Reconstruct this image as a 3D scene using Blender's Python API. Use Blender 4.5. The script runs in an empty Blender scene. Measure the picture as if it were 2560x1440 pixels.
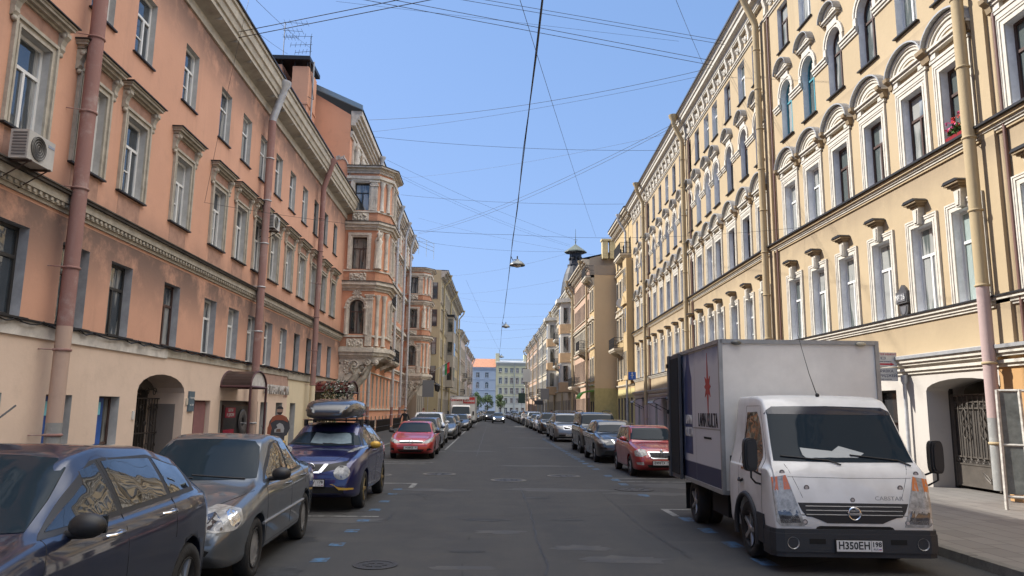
import bpy, bmesh, math, random
import numpy as np
from mathutils import Vector, Matrix
from mathutils.bvhtree import BVHTree
random.seed(7)
R=math.radians
D=bpy.data
S=bpy.context.scene
# ------------------------------------------------------------------ camera
cam=D.cameras.new('camera'); cam.sensor_width=36; cam.lens=1850/2560*36; cam.clip_end=3000; cam.clip_start=.05
CAM=D.objects.new('camera',cam); S.collection.objects.link(CAM); S.camera=CAM
def cam_axes():
    f=1850.
    v1=Vector((1215-1280,-(1022-720),-f)).normalized()
    xv=150.; Hp=(f*f-65*xv)/302
    v3=Vector((xv,Hp,-f)).normalized()
    vx=v1.cross(v3)
    return Matrix((vx,v1,v3))          # rows: world axes in camera space
CAM.matrix_world=Matrix.Translation((0,0,1.95)) @ cam_axes().to_4x4()
# ------------------------------------------------------------------ sky, sun, exposure
SUN_EL,SUN_AZ=R(38),R(-68)             # azimuth from +Y, clockwise
W=D.worlds.new('World'); S.world=W; W.use_nodes=True
wn=W.node_tree; bg=wn.nodes['Background']
sky=wn.nodes.new('ShaderNodeTexSky'); sky.sky_type='NISHITA'; sky.sun_disc=False
sky.sun_elevation=SUN_EL; sky.sun_rotation=SUN_AZ; sky.air_density=1.15; sky.dust_density=.4; sky.ozone_density=2.2
hs=wn.nodes.new('ShaderNodeHueSaturation'); hs.inputs['Saturation'].default_value=1.12; hs.inputs['Value'].default_value=.95; wn.links.new(sky.outputs[0],hs.inputs['Color'])
v0=wn.nodes.new('ShaderNodeVectorMath'); v0.operation='MULTIPLY_ADD'; v0.inputs[1].default_value=(1/.86,1/1.33,1/2.5); v0.inputs[2].default_value=(1,1,1)   # soft shoulder: keeps the horizon from burning out
v1=wn.nodes.new('ShaderNodeVectorMath'); v1.operation='DIVIDE'
wn.links.new(hs.outputs[0],v0.inputs[0]); wn.links.new(hs.outputs[0],v1.inputs[0]); wn.links.new(v0.outputs[0],v1.inputs[1]); 
# invented bright cloud veil above the framed sky, added to fill the shade
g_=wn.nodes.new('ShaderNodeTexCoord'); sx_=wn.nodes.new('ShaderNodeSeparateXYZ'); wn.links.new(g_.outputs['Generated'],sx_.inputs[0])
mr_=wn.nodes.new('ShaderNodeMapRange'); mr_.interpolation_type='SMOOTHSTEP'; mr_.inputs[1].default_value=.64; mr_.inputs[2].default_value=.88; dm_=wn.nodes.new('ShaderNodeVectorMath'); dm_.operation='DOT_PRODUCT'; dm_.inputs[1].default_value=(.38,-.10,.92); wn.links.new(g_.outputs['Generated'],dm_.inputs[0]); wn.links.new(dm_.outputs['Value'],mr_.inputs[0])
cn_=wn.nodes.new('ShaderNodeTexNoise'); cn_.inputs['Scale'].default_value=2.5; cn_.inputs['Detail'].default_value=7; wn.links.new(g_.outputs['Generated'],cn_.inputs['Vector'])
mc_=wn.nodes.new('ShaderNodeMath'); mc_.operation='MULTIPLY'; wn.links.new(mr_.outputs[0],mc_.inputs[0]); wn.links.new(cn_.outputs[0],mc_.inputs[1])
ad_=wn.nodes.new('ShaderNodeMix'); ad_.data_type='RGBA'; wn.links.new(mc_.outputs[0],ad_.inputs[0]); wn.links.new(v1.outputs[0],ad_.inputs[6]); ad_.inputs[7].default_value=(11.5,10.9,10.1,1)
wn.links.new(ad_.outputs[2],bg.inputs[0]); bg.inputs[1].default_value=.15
sl=D.lights.new('sun','SUN'); sl.energy=2.0; sl.angle=R(.55); sl.color=(1,.955,.88)
SO=D.objects.new('sun',sl); S.collection.objects.link(SO)
sd=Vector((math.sin(SUN_AZ)*math.cos(SUN_EL),math.cos(SUN_AZ)*math.cos(SUN_EL),math.sin(SUN_EL)))
SO.rotation_euler=sd.to_track_quat('Z','Y').to_euler(); SO.location=(0,0,60)
S.view_settings.view_transform='Standard'; S.view_settings.look='None'; S.view_settings.exposure=1.93; S.view_settings.gamma=1
S.view_settings.use_curve_mapping=False
S.cycles.max_bounces=8; S.cycles.diffuse_bounces=4; S.cycles.glossy_bounces=4; S.cycles.use_denoising=True
# ------------------------------------------------------------------ materials
MT={}
def nodes(m):
    m.use_nodes=True; nt=m.node_tree; return nt,nt.nodes,nt.links,nt.nodes['Principled BSDF']
def mat(name,col,rough=.7,metal=0,spec=.5,coat=0,bump=None,var=0,varscale=3,emis=0,noise2=None):
    """plain procedural material: base colour broken up by noise, optional bump (scale,strength)"""
    if name in MT: return MT[name]
    m=D.materials.new(name); nt,N,L,b=nodes(m)
    b.inputs['Roughness'].default_value=rough; b.inputs['Metallic'].default_value=metal
    b.inputs['Specular IOR Level'].default_value=spec; b.inputs['Coat Weight'].default_value=coat
    b.inputs['Coat Roughness'].default_value=.04
    b.inputs['Base Color'].default_value=(*col,1)
    if emis: b.inputs['Emission Color'].default_value=(*col,1); b.inputs['Emission Strength'].default_value=emis
    tc=N.new('ShaderNodeTexCoord')
    if var:
        n=N.new('ShaderNodeTexNoise'); n.inputs['Scale'].default_value=varscale; n.inputs['Detail'].default_value=8; n.inputs['Roughness'].default_value=.65
        L.new(tc.outputs['Object'],n.inputs['Vector'])
        r=N.new('ShaderNodeValToRGB'); e=r.color_ramp.elements
        e[0].position=.3; e[1].position=.72
        e[0].color=(*[c*(1-var) for c in col],1); e[1].color=(*[min(1,c*(1+var*.6)) for c in col],1)
        L.new(n.outputs[0],r.inputs[0]); L.new(r.outputs[0],b.inputs['Base Color'])
    if bump:
        n=N.new('ShaderNodeTexNoise'); n.inputs['Scale'].default_value=bump[0]; n.inputs['Detail'].default_value=6
        L.new(tc.outputs['Object'],n.inputs['Vector'])
        bp=N.new('ShaderNodeBump'); bp.inputs['Strength'].default_value=bump[1]; bp.inputs['Distance'].default_value=.02
        L.new(n.outputs[0],bp.inputs['Height']); L.new(bp.outputs[0],b.inputs['Normal'])
    MT[name]=m; return m
def stucco(name,col,grime,gamt=.5,streak=.35,zlines=(),patch=.3):
    """weathered painted render: large blotches, vertical rain streaks, soot above/below given string courses"""
    if name in MT: return MT[name]
    m=D.materials.new(name); nt,N,L,b=nodes(m); b.inputs['Roughness'].default_value=.88; b.inputs['Specular IOR Level'].default_value=.2
    tc=N.new('ShaderNodeTexCoord'); geo=N.new('ShaderNodeNewGeometry')
    def noise(sc,vec,det=8,rg=.6):
        n=N.new('ShaderNodeTexNoise'); n.inputs['Scale'].default_value=sc; n.inputs['Detail'].default_value=det; n.inputs['Roughness'].default_value=rg
        L.new(vec,n.inputs['Vector']); return n.outputs[0]
    def mapv(vec,s):
        mp=N.new('ShaderNodeMapping'); mp.inputs['Scale'].default_value=s; L.new(vec,mp.inputs[0]); return mp.outputs[0]
    def mth(op,a,c,cl=False):
        x=N.new('ShaderNodeMath'); x.operation=op; x.use_clamp=cl
        for i,v in enumerate((a,c)):
            if v is None: continue
            if isinstance(v,(int,float)): x.inputs[i].default_value=v
            else: L.new(v,x.inputs[i])
        return x.outputs[0]
    def ramp(v,p0,p1):
        x=N.new('ShaderNodeMapRange'); x.inputs[1].default_value=p0; x.inputs[2].default_value=p1; L.new(v,x.inputs[0]); x.interpolation_type='SMOOTHSTEP'; return x.outputs[0]
    def mix(f,a,c):
        x=N.new('ShaderNodeMix'); x.data_type='RGBA'
        L.new(f,x.inputs[0])
        for i,v in ((6,a),(7,c)):
            if isinstance(v,tuple): x.inputs[i].default_value=(*v,1)
            else: L.new(v,x.inputs[i])
        return x.outputs[2]
    P=geo.outputs['Position']
    big=ramp(noise(.33,P),.38,.7)
    c1=mix(mth('MULTIPLY',big,patch),col,tuple(min(1,c*1.18+.02) for c in col))
    med=ramp(noise(1.7,P,10,.7),.5,.75)
    c2=mix(mth('MULTIPLY',med,.35*gamt),c1,grime)
    st=ramp(noise(1.6,mapv(P,(1,1,.07)),6,.6),.52,.8)
    c3=mix(mth('MULTIPLY',st,streak),c2,grime)
    sep=N.new('ShaderNodeSeparateXYZ'); L.new(P,sep.inputs[0]); z=sep.outputs[2]
    for (z0,z1,amt) in zlines:      # grime strongest at z0, gone at z1
        g=N.new('ShaderNodeMapRange'); g.inputs[1].default_value=z1; g.inputs[2].default_value=z0; L.new(z,g.inputs[0]); g.interpolation_type='SMOOTHSTEP'
        lo=mth('GREATER_THAN' if z1>z0 else 'LESS_THAN',z,z0)
        k=mth('MULTIPLY',mth('MULTIPLY',g.outputs[0],lo),ramp(noise(.9,P,8,.7),.27,.55))
        c3=mix(mth('MULTIPLY',k,amt),c3,grime)
    fine=noise(40,P,4)
    c3=mix(mth('MULTIPLY',fine,.12),c3,grime)
    L.new(c3,b.inputs['Base Color'])
    bp=N.new('ShaderNodeBump'); bp.inputs['Strength'].default_value=.25; bp.inputs['Distance'].default_value=.02
    L.new(mth('ADD',noise(9,P,8),noise(1.2,P,3)),bp.inputs['Height']); L.new(bp.outputs[0],b.inputs['Normal'])
    MT[name]=m; return m
def pane_mat(name,dark=(.02,.025,.03),curt=(.30,.30,.28),amt=.6,rough=.04,wav=.12,spec=.6):
    if name in MT: return MT[name]
    m=D.materials.new(name); nt,N,L,b=nodes(m); b.inputs['Roughness'].default_value=rough; b.inputs['Specular IOR Level'].default_value=spec; b.inputs['IOR'].default_value=1.75
    tc=N.new('ShaderNodeTexCoord'); oi=N.new('ShaderNodeObjectInfo'); 
    mp=N.new('ShaderNodeVectorMath'); mp.operation='ADD'
    cx=N.new('ShaderNodeCombineXYZ'); mu=N.new('ShaderNodeMath'); mu.operation='MULTIPLY'; mu.inputs[1].default_value=37; L.new(oi.outputs['Random'],mu.inputs[0])
    L.new(mu.outputs[0],cx.inputs[0]); L.new(tc.outputs['Object'],mp.inputs[0]); L.new(cx.outputs[0],mp.inputs[1])
    st=N.new('ShaderNodeMapping'); st.inputs['Scale'].default_value=(3,.1,.35); L.new(mp.outputs[0],st.inputs[0])
    n=N.new('ShaderNodeTexNoise'); n.inputs['Scale'].default_value=1.; n.inputs['Detail'].default_value=3; L.new(st.outputs[0],n.inputs['Vector'])
    r=N.new('ShaderNodeMapRange'); r.inputs[1].default_value=.48; r.inputs[2].default_value=.54; L.new(n.outputs[0],r.inputs[0])
    fold=N.new('ShaderNodeTexWave'); fold.inputs['Scale'].default_value=7; fold.inputs['Distortion'].default_value=2; L.new(tc.outputs['Object'],fold.inputs['Vector'])
    fm=N.new('ShaderNodeMix'); fm.data_type='RGBA'; fm.inputs[6].default_value=(*[c*.55 for c in curt],1); fm.inputs[7].default_value=(*curt,1); L.new(fold.outputs[0],fm.inputs[0])
    a=N.new('ShaderNodeMath'); a.operation='MULTIPLY'; a.inputs[1].default_value=amt; L.new(r.outputs[0],a.inputs[0])
    mx=N.new('ShaderNodeMix'); mx.data_type='RGBA'; L.new(a.outputs[0],mx.inputs[0]); mx.inputs[6].default_value=(*dark,1); L.new(fm.outputs[2],mx.inputs[7])
    L.new(mx.outputs[2],b.inputs['Base Color'])
    if wav:
        w=N.new('ShaderNodeTexNoise'); w.inputs['Scale'].default_value=2.2; w.inputs['Detail'].default_value=2; L.new(mp.outputs[0],w.inputs['Vector'])
        bp=N.new('ShaderNodeBump'); bp.inputs['Strength'].default_value=wav; bp.inputs['Distance'].default_value=.05; L.new(w.outputs[0],bp.inputs['Height']); L.new(bp.outputs[0],b.inputs['Normal'])
    MT[name]=m; return m
# ------------------------------------------------------------------ object helpers
COL=S.collection
def tag(o,label=None,cat=None,group=None,kind=None):
    if label: o['label']=label
    if cat: o['category']=cat
    if group: o['group']=group
    if kind: o['kind']=kind
    return o
def thing(name,label,cat,loc=(0,0,0),rz=0,group=None):
    o=D.objects.new(name,None); COL.objects.link(o); o.location=loc; o.rotation_euler=(0,0,rz); o.empty_display_size=.2
    return tag(o,label,cat,group)
def place(mesh,name,parent=None,loc=(0,0,0),rz=0,smooth=False):
    o=D.objects.new(name,mesh); COL.objects.link(o); o.parent=parent; o.location=loc; o.rotation_euler=(0,0,rz); return o
def copy_tree(o,parent=None):
    c=o.copy(); COL.objects.link(c); c.parent=parent
    if parent: c.matrix_parent_inverse=o.matrix_parent_inverse
    for ch in list(o.children): copy_tree(ch,c)
    return c
class MB:
    def __init__(s): s.v=[]; s.f=[]; s.m=[]; s.sm=[]
    def add(s,vs,fs,m=0,smooth=False):
        o=len(s.v); s.v+=[tuple(v) for v in vs]
        for f in fs: s.f.append(tuple(i+o for i in f)); s.m.append(m); s.sm.append(smooth)
        return s
    def quad(s,a,b,c,d,m=0): return s.add([a,b,c,d],[(0,1,2,3)],m)
    def poly(s,pts,m=0): return s.add(pts,[tuple(range(len(pts)))],m)
    def box(s,x0,x1,y0,y1,z0,z1,m=0):
        vs=[(x,y,z) for x in (x0,x1) for y in (y0,y1) for z in (z0,z1)]
        return s.add(vs,[(0,1,3,2),(4,6,7,5),(0,4,5,1),(2,3,7,6),(0,2,6,4),(1,5,7,3)],m)
    def prism(s,pts,axis,a,b,m=0,smooth=False):
        """2D polygon extruded along axis; pts are the two remaining coordinates in xyz order"""
        def mk(p,t):
            return {'x':(t,p[0],p[1]),'y':(p[0],t,p[1]),'z':(p[0],p[1],t)}[axis]
        n=len(pts); vs=[mk(p,a) for p in pts]+[mk(p,b) for p in pts]
        s.add(vs,[tuple(range(n))[::-1],tuple(range(n,2*n))],m)
        o=len(s.v)-2*n
        for i in range(n):
            j=(i+1)%n; s.f.append((o+i,o+j,o+n+j,o+n+i)); s.m.append(m); s.sm.append(smooth)
        return s
    def tube(s,pts,r,n=8,m=0,caps=True,closed=False):
        pts=[Vector(p) for p in pts]; k=len(pts); rr=r if isinstance(r,(list,tuple)) else [r]*k
        vs=[]; u=None
        for i,p in enumerate(pts):
            if closed: t=(pts[(i+1)%k]-pts[i-1])
            else: t=(pts[min(i+1,k-1)]-pts[max(i-1,0)])
            t=t.normalized() if t.length>1e-9 else Vector((0,0,1))
            if u is None:
                u=t.cross(Vector((0,0,1)) if abs(t.z)<.9 else Vector((1,0,0))).normalized()
            else:
                u=(u-t*u.dot(t)); u=u.normalized() if u.length>1e-6 else t.orthogonal().normalized()
            w=t.cross(u)
            for j in range(n):
                a=2*math.pi*j/n; vs.append(p+(u*math.cos(a)+w*math.sin(a))*rr[i])
        fs=[]
        for i in range(k if closed else k-1):
            for j in range(n):
                a=i*n+j; b=i*n+(j+1)%n; c=((i+1)%k)*n+(j+1)%n; d=((i+1)%k)*n+j; fs.append((a,b,c,d))
        s.add(vs,fs,m,n>4)
        if caps and not closed:
            s.add(vs[:n],[tuple(range(n))[::-1]],m); s.add(vs[-n:],[tuple(range(n))],m)
        return s
    def lathe(s,prof,n=24,axis='z',c=(0,0,0),m=0,smooth=True):
        """prof: list of (radius, height along axis)"""
        vs=[]
        for r,h in prof:
            for j in range(n):
                a=2*math.pi*j/n; p,q=r*math.cos(a),r*math.sin(a)
                v={'z':(p,q,h),'x':(h,p,q),'y':(p,h,q)}[axis]; vs.append((v[0]+c[0],v[1]+c[1],v[2]+c[2]))
        fs=[]
        for i in range(len(prof)-1):
            for j in range(n): fs.append((i*n+j,i*n+(j+1)%n,(i+1)*n+(j+1)%n,(i+1)*n+j))
        return s.add(vs,fs,m,smooth)
    def ball(s,c,r,m=0,nu=10,nv=7,sq=(1,1,1)):
        vs=[(c[0],c[1],c[2]+r*sq[2])]
        for i in range(1,nv):
            t=math.pi*i/nv
            for j in range(nu):
                a=2*math.pi*j/nu; vs.append((c[0]+r*sq[0]*math.sin(t)*math.cos(a),c[1]+r*sq[1]*math.sin(t)*math.sin(a),c[2]+r*sq[2]*math.cos(t)))
        vs.append((c[0],c[1],c[2]-r*sq[2])); fs=[]
        for j in range(nu): fs.append((0,1+j,1+(j+1)%nu)); fs.append((len(vs)-1,1+(nv-2)*nu+(j+1)%nu,1+(nv-2)*nu+j))
        for i in range(nv-2):
            for j in range(nu): a=1+i*nu+j; b=1+i*nu+(j+1)%nu; fs.append((a,a+nu,b+nu,b))
        return s.add(vs,fs,m,True)
    def sweep(s,path,prof,m=0,closed=False):
        """mould a trim: path in (x,z) of the wall plane, prof = (outset from path, protrusion outwards) ; left side of the path direction is outset"""
        k=len(path); off=[]
        for i in range(k):
            a=path[i-1] if (i>0 or closed) else None; b=path[(i+1)%k] if (i<k-1 or closed) else None; p=path[i]
            ns=[]
            for q,w in ((a,p),(p,b)):
                if q is None or w is None: continue
                dx,dz=w[0]-q[0],w[1]-q[1]; l=math.hypot(dx,dz) or 1; ns.append((dz/l,-dx/l))
            if len(ns)==1: nx,nz=ns[0]
            else:
                nx,nz=ns[0][0]+ns[1][0],ns[0][1]+ns[1][1]; l=math.hypot(nx,nz) or 1; nx/=l; nz/=l
                d=max(.35,nx*ns[0][0]+nz*ns[0][1]); nx/=d; nz/=d
            off.append((nx,nz))
        vs=[]; q=len(prof)
        for (x,z),(nx,nz) in zip(path,off):
            for (o,d) in prof: vs.append((x+nx*o,-d,z+nz*o))
        fs=[]
        for i in range(k if closed else k-1):
            for j in range(q-1): a=i*q+j; b=((i+1)%k)*q+j; fs.append((a,a+1,b+1,b))
        s.add(vs,fs,m)
        if not closed: s.add(vs[:q],[tuple(range(q))],m); s.add(vs[-q:],[tuple(range(q))[::-1]],m)
        return s
    def mesh(s,name,mats,wn=False):
        me=D.meshes.new(name); me.from_pydata(s.v,[],s.f)
        for mm in mats: me.materials.append(mm)
        me.polygons.foreach_set('material_index',s.m); me.polygons.foreach_set('use_smooth',s.sm); me.update(); return me
    def build(s,name,mats,parent=None,loc=(0,0,0),rz=0):
        if not isinstance(mats,(list,tuple)): mats=[mats]
        return place(s.mesh(name,mats),name,parent,loc,rz)
def recalc(me):
    bm=bmesh.new(); bm.from_mesh(me); bmesh.ops.remove_doubles(bm,verts=bm.verts,dist=1e-5); bmesh.ops.recalc_face_normals(bm,faces=bm.faces); bm.to_mesh(me); bm.free(); return me
def text(s,size,m,parent=None,loc=(0,0,0),rot=(R(90),0,0),name='lettering',ext=.004,align='CENTER',sx=1,bold=0):
    c=D.curves.new('t','FONT'); c.body=s; c.size=size; c.align_x=align; c.align_y='CENTER'; c.extrude=ext; c.offset=bold; c.resolution_u=2
    t=D.objects.new('t',c); COL.objects.link(t); t.scale=(sx,1,1)
    dg=bpy.context.evaluated_depsgraph_get(); me=D.meshes.new_from_object(t.evaluated_get(dg)); D.objects.remove(t)
    me.transform(Matrix.Diagonal((sx,1,1,1))); me.materials.clear(); me.materials.append(m)
    o=D.objects.new(name,me); COL.objects.link(o); o.parent=parent; o.location=loc; o.rotation_euler=rot; return o
def arcpts(cx,cz,r,a0,a1,n,rz=None):
    rz=rz or r
    return [(cx+r*math.cos(a0+(a1-a0)*i/n),cz+rz*math.sin(a0+(a1-a0)*i/n)) for i in range(n+1)]
def hole_path(w,h,arch,n=10):
    """opening outline from bottom right, over the top, to bottom left: anticlockwise seen from the street"""
    if not arch: return [(w/2,0),(w/2,h),(-w/2,h),(-w/2,0)]
    return [(w/2,0)]+arcpts(0,h-arch,w/2,0,math.pi,n,arch)+[(-w/2,0)]
def wall(mb,u0,u1,z0,z1,holes,m=0,mfun=None,y=0):
    """wall sheet in the plane y=0 with openings (uc,z,w,h,arch)"""
    us=sorted({u0,u1}|{min(max(t,u0),u1) for h in holes for t in (h[0]-h[2]/2,h[0]+h[2]/2)})
    zs=sorted({z0,z1}|{min(max(t,z0),z1) for h in holes for t in (h[1],h[1]+h[3])})
    if mfun: zs=sorted(set(zs)|{t for t in mfun if z0<t<z1})
    for i in range(len(us)-1):
        for j in range(len(zs)-1):
            a,b,c,d=us[i],us[i+1],zs[j],zs[j+1]
            if b-a<1e-6 or d-c<1e-6: continue
            cu,cz=(a+b)/2,(c+d)/2
            if any(abs(cu-h[0])<h[2]/2 and h[1]<cz<h[1]+h[3] for h in holes): continue
            mi=m
            if mfun:
                for t in sorted(mfun):
                    if cz>t: mi=mfun[t]
            mb.quad((a,y,c),(b,y,c),(b,y,d),(a,y,d),mi)
    for (uc,z,w,h,ar) in [h for h in holes if h[4]]:
        n=10; zc=z+h-ar; top=z+h
        P=arcpts(uc,zc,w/2,0,math.pi,n,ar)
        for i in range(n):
            (xa,za),(xb,zb)=P[i],P[i+1]
            mb.quad((xa,y,za),(xa,y,top),(xb,y,top),(xb,y,zb),m)
def reveal(mb,w,h,arch,depth,m=0,sill=True):
    P=hole_path(w,h,arch)
    for i in range(len(P)-1):
        a,b=P[i],P[i+1]; mb.quad((a[0],0,a[1]),(b[0],0,b[1]),(b[0],depth,b[1]),(a[0],depth,a[1]),m)
    if sill: mb.quad((-w/2,0,0),(w/2,0,0),(w/2,depth,0),(-w/2,depth,0),m)
def frame_mesh(name,w,h,arch,depth,style,m,t=.07):
    mb=MB(); y=depth
    P=hole_path(w,h,arch); P=P+[P[0]]
    mb.sweep(hole_path(w,h,arch),[(0,-y-.06),(0,-y+.01),(-t,-y+.01),(-t,-y-.06)])
    mb.box(-w/2,w/2,y-.01,y+.06,0,t)
    tr=h*.64 if style!='low' else h*.7
    if style in('T','Toff','Tc','low'):
        mb.box(-w/2+t,w/2-t,y-.015,y+.05,tr,tr+.07)
        x={'T':.0,'Toff':w*.12,'Tc':0,'low':0}[style]
        mb.box(x-.035,x+.035,y-.02,y+.05,t,tr)
        if style in('Tc',): mb.box(-.03,.03,y-.02,y+.05,tr+.07,h-t if not arch else h-.03)
        if style=='Toff':
            mb.box(-w/2+t,x-.035,y-.005,y+.04,tr*.5,tr*.5+.035)
    elif style=='H': mb.box(-w/2+t,w/2-t,y-.015,y+.05,tr,tr+.06)
    elif style=='X':
        mb.box(-.03,.03,y-.02,y+.05,t,h-t); mb.box(-w/2+t,w/2-t,y-.015,y+.05,tr,tr+.06)
    return mb.mesh(name,[m])
def pane_mesh(name,w,h,arch,depth,m):
    mb=MB(); P=hole_path(w,h,arch); mb.poly([(x,depth+.025,z) for x,z in P],0); return mb.mesh(name,[m])
# ================================================================== GROUND
XL,XR=-9.25,11.48
def asphalt():
    m=D.materials.new('asphalt'); nt,N,L,b=nodes(m); b.inputs['Roughness'].default_value=.82; b.inputs['Specular IOR Level'].default_value=.35
    g=N.new('ShaderNodeNewGeometry'); P=g.outputs['Position']
    def noise(sc,det=8,rg=.6,vec=P):
        n=N.new('ShaderNodeTexNoise'); n.inputs['Scale'].default_value=sc; n.inputs['Detail'].default_value=det; n.inputs['Roughness'].default_value=rg; L.new(vec,n.inputs['Vector']); return n
    def rng(v,a,c,lo=0,hi=1):
        x=N.new('ShaderNodeMapRange'); x.inputs[1].default_value=a; x.inputs[2].default_value=c; x.inputs[3].default_value=lo; x.inputs[4].default_value=hi; L.new(v,x.inputs[0]); return x.outputs[0]
    def mix(f,a,c):
        x=N.new('ShaderNodeMix'); x.data_type='RGBA'; L.new(f,x.inputs[0]) if not isinstance(f,float) else None
        for i,v in ((6,a),(7,c)):
            if isinstance(v,tuple): x.inputs[i].default_value=(*v,1)
            else: L.new(v,x.inputs[i])
        return x.outputs[2]
    mp=N.new('ShaderNodeMapping'); mp.inputs['Scale'].default_value=(1.4,.16,1); L.new(P,mp.inputs[0])
    c=mix(rng(noise(.6,vec=mp.outputs[0]).outputs[0],.35,.7),(.027,.028,.031),(.045,.044,.043))
    c=mix(rng(noise(1.3,10,.7).outputs[0],.45,.72,0,.8),c,(.056,.053,.048))
    c=mix(rng(noise(.55,6,.6).outputs[0],.58,.72,0,.55),c,(.019,.019,.020))
    # light worn bands lying across the road
    mp2=N.new('ShaderNodeMapping'); mp2.inputs['Scale'].default_value=(.12,1.5,1); L.new(P,mp2.inputs[0])
    c=mix(rng(noise(.9,5,.6,mp2.outputs[0]).outputs[0],.62,.72,0,.45),c,(.085,.078,.069))
    # cracks
    wob=N.new('ShaderNodeMix'); wob.data_type='VECTOR'; wob.inputs[0].default_value=.12; L.new(P,wob.inputs[4]); L.new(noise(1.1,6).outputs[1],wob.inputs[5])
    v=N.new('ShaderNodeTexVoronoi'); v.feature='DISTANCE_TO_EDGE'; v.inputs['Scale'].default_value=.28; L.new(wob.outputs[1],v.inputs['Vector'])
    cr=rng(v.outputs[0],.0035,.001); msk=rng(noise(.4,3).outputs[0],.54,.6)
    mm=N.new('ShaderNodeMath'); mm.operation='MULTIPLY'; L.new(cr,mm.inputs[0]); L.new(msk,mm.inputs[1])
    c=mix(mm.outputs[0],c,(.007,.007,.007))
    c=mix(rng(noise(120,3).outputs[0],.35,.75,0,.5),c,(.075,.073,.07))
    L.new(c,b.inputs['Base Color'])
    bp=N.new('ShaderNodeBump'); bp.inputs['Strength'].default_value=.5; bp.inputs['Distance'].default_value=.01; L.new(noise(90,4).outputs[0],bp.inputs['Height']); L.new(bp.outputs[0],b.inputs['Normal'])
    return m
ASPH=asphalt()
mb=MB(); mb.quad((-400,-200,0),(400,-200,0),(400,900,0),(-400,900,0)); tag(mb.build('road',ASPH),kind='structure')
def tiles_mat(name,c1,c2,c3):
    m=D.materials.new(name); nt,N,L,b=nodes(m); b.inputs['Roughness'].default_value=.8
    g=N.new('ShaderNodeNewGeometry'); mp=N.new('ShaderNodeMapping'); mp.inputs['Rotation'].default_value=(0,0,R(90)); L.new(g.outputs['Position'],mp.inputs[0])
    br=N.new('ShaderNodeTexBrick'); br.inputs['Scale'].default_value=1; br.inputs['Brick Width'].default_value=.62; br.inputs['Row Height'].default_value=.4
    br.inputs['Mortar Size'].default_value=.008; br.inputs['Color1'].default_value=(*c1,1); br.inputs['Color2'].default_value=(*c2,1); br.inputs['Mortar'].default_value=(.05,.045,.04,1); br.inputs['Bias'].default_value=-.55
    L.new(mp.outputs[0],br.inputs['Vector'])
    n=N.new('ShaderNodeTexNoise'); n.inputs['Scale'].default_value=1.4; n.inputs['Detail'].default_value=9; L.new(g.outputs['Position'],n.inputs['Vector'])
    r=N.new('ShaderNodeMapRange'); r.inputs[1].default_value=.4; r.inputs[2].default_value=.7; r.inputs[4].default_value=.5; L.new(n.outputs[0],r.inputs[0])
    mx=N.new('ShaderNodeMix'); mx.data_type='RGBA'; L.new(r.outputs[0],mx.inputs[0]); L.new(br.outputs[0],mx.inputs[6]); mx.inputs[7].default_value=(*c3,1)
    L.new(mx.outputs[2],b.inputs['Base Color']); return m
TILE=tiles_mat('paving slabs',(.20,.185,.165),(.12,.108,.10),(.17,.155,.14))
GRAN=mat('granite kerb',(.15,.145,.13),.75,var=.35,varscale=6,bump=(40,.3))
def strip(name,line,width,side,kerbm,topm,h=.12):
    """raised pavement: line = kerb polyline [(x,y)], width outward"""
    mb=MB()
    for (a,b) in zip(line[:-1],line[1:]):
        k=.16*side; w=width*side
        mb.quad((a[0]+k,a[1],h),(a[0]+w,a[1],h),(b[0]+w,b[1],h),(b[0]+k,b[1],h),1)
        n=max(1,int(abs(b[1]-a[1])/1.0)) if a[1]<70 else 4
        for i in range(n):
            t0,t1=i/n,(i+1)/n-.008/n*8*.15
            p=(a[0]+(b[0]-a[0])*t0,a[1]+(b[1]-a[1])*t0); q=(a[0]+(b[0]-a[0])*t1,a[1]+(b[1]-a[1])*t1)
            hh=h+random.uniform(0,.006)
            mb.add([(p[0],p[1],0),(q[0],q[1],0),(q[0]+.012*side,q[1],hh),(p[0]+.012*side,p[1],hh),(q[0]+k,q[1],hh),(p[0]+k,p[1],hh)],[(0,1,2,3),(3,2,4,5)],0)
    tag(mb.build(name,[kerbm,topm]),kind='structure')
strip('pavement_right',[(6.38,-3),(6.38,90),(6.3,196)],6.5,1,GRAN,TILE)
strip('pavement_left',[(-4.9,-3),(-4.9,88),(-3.2,130),(-1.9,196)],5.0,-1,GRAN,ASPH)
strip('pavement_far',[(-60,236),(60,236)],0,1,GRAN,TILE)
def worn(name,col,sc=9,cut=.5):
    m=mat(name,col,.75); nt=m.node_tree; N,L=nt.nodes,nt.links; b=N['Principled BSDF']; g=N.new('ShaderNodeNewGeometry')
    n=N.new('ShaderNodeTexNoise'); n.inputs['Scale'].default_value=sc; n.inputs['Detail'].default_value=9; n.inputs['Roughness'].default_value=.7; L.new(g.outputs['Position'],n.inputs['Vector'])
    r=N.new('ShaderNodeMapRange'); r.inputs[1].default_value=cut-.05; r.inputs[2].default_value=cut+.09; L.new(n.outputs[0],r.inputs[0])
    x=N.new('ShaderNodeMix'); x.data_type='RGBA'; L.new(r.outputs[0],x.inputs[0]); x.inputs[6].default_value=(*col,1); x.inputs[7].default_value=(.04,.04,.042,1); L.new(x.outputs[2],b.inputs['Base Color']); return m
WHITE=worn('road paint white',(.24,.24,.225),6,.52); BLUE=worn('road paint blue',(.045,.12,.22),7,.50)
mb=MB()
y=8.2; random.seed(3)
BL=[8.75,9.9,11.0,12.2,13.3,14.7,16.0,17.4,18.4]
for y in BL:                                    # left blue dashes, parallelogram blocks
    w=.21; l=.30; x=-2.1; z=.004
    mb.quad((x-w/2,y,z),(x+w/2,y+.02,z),(x+w/2+.0,y+l,z),(x-w/2,y+l-.04,z),1)
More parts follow.
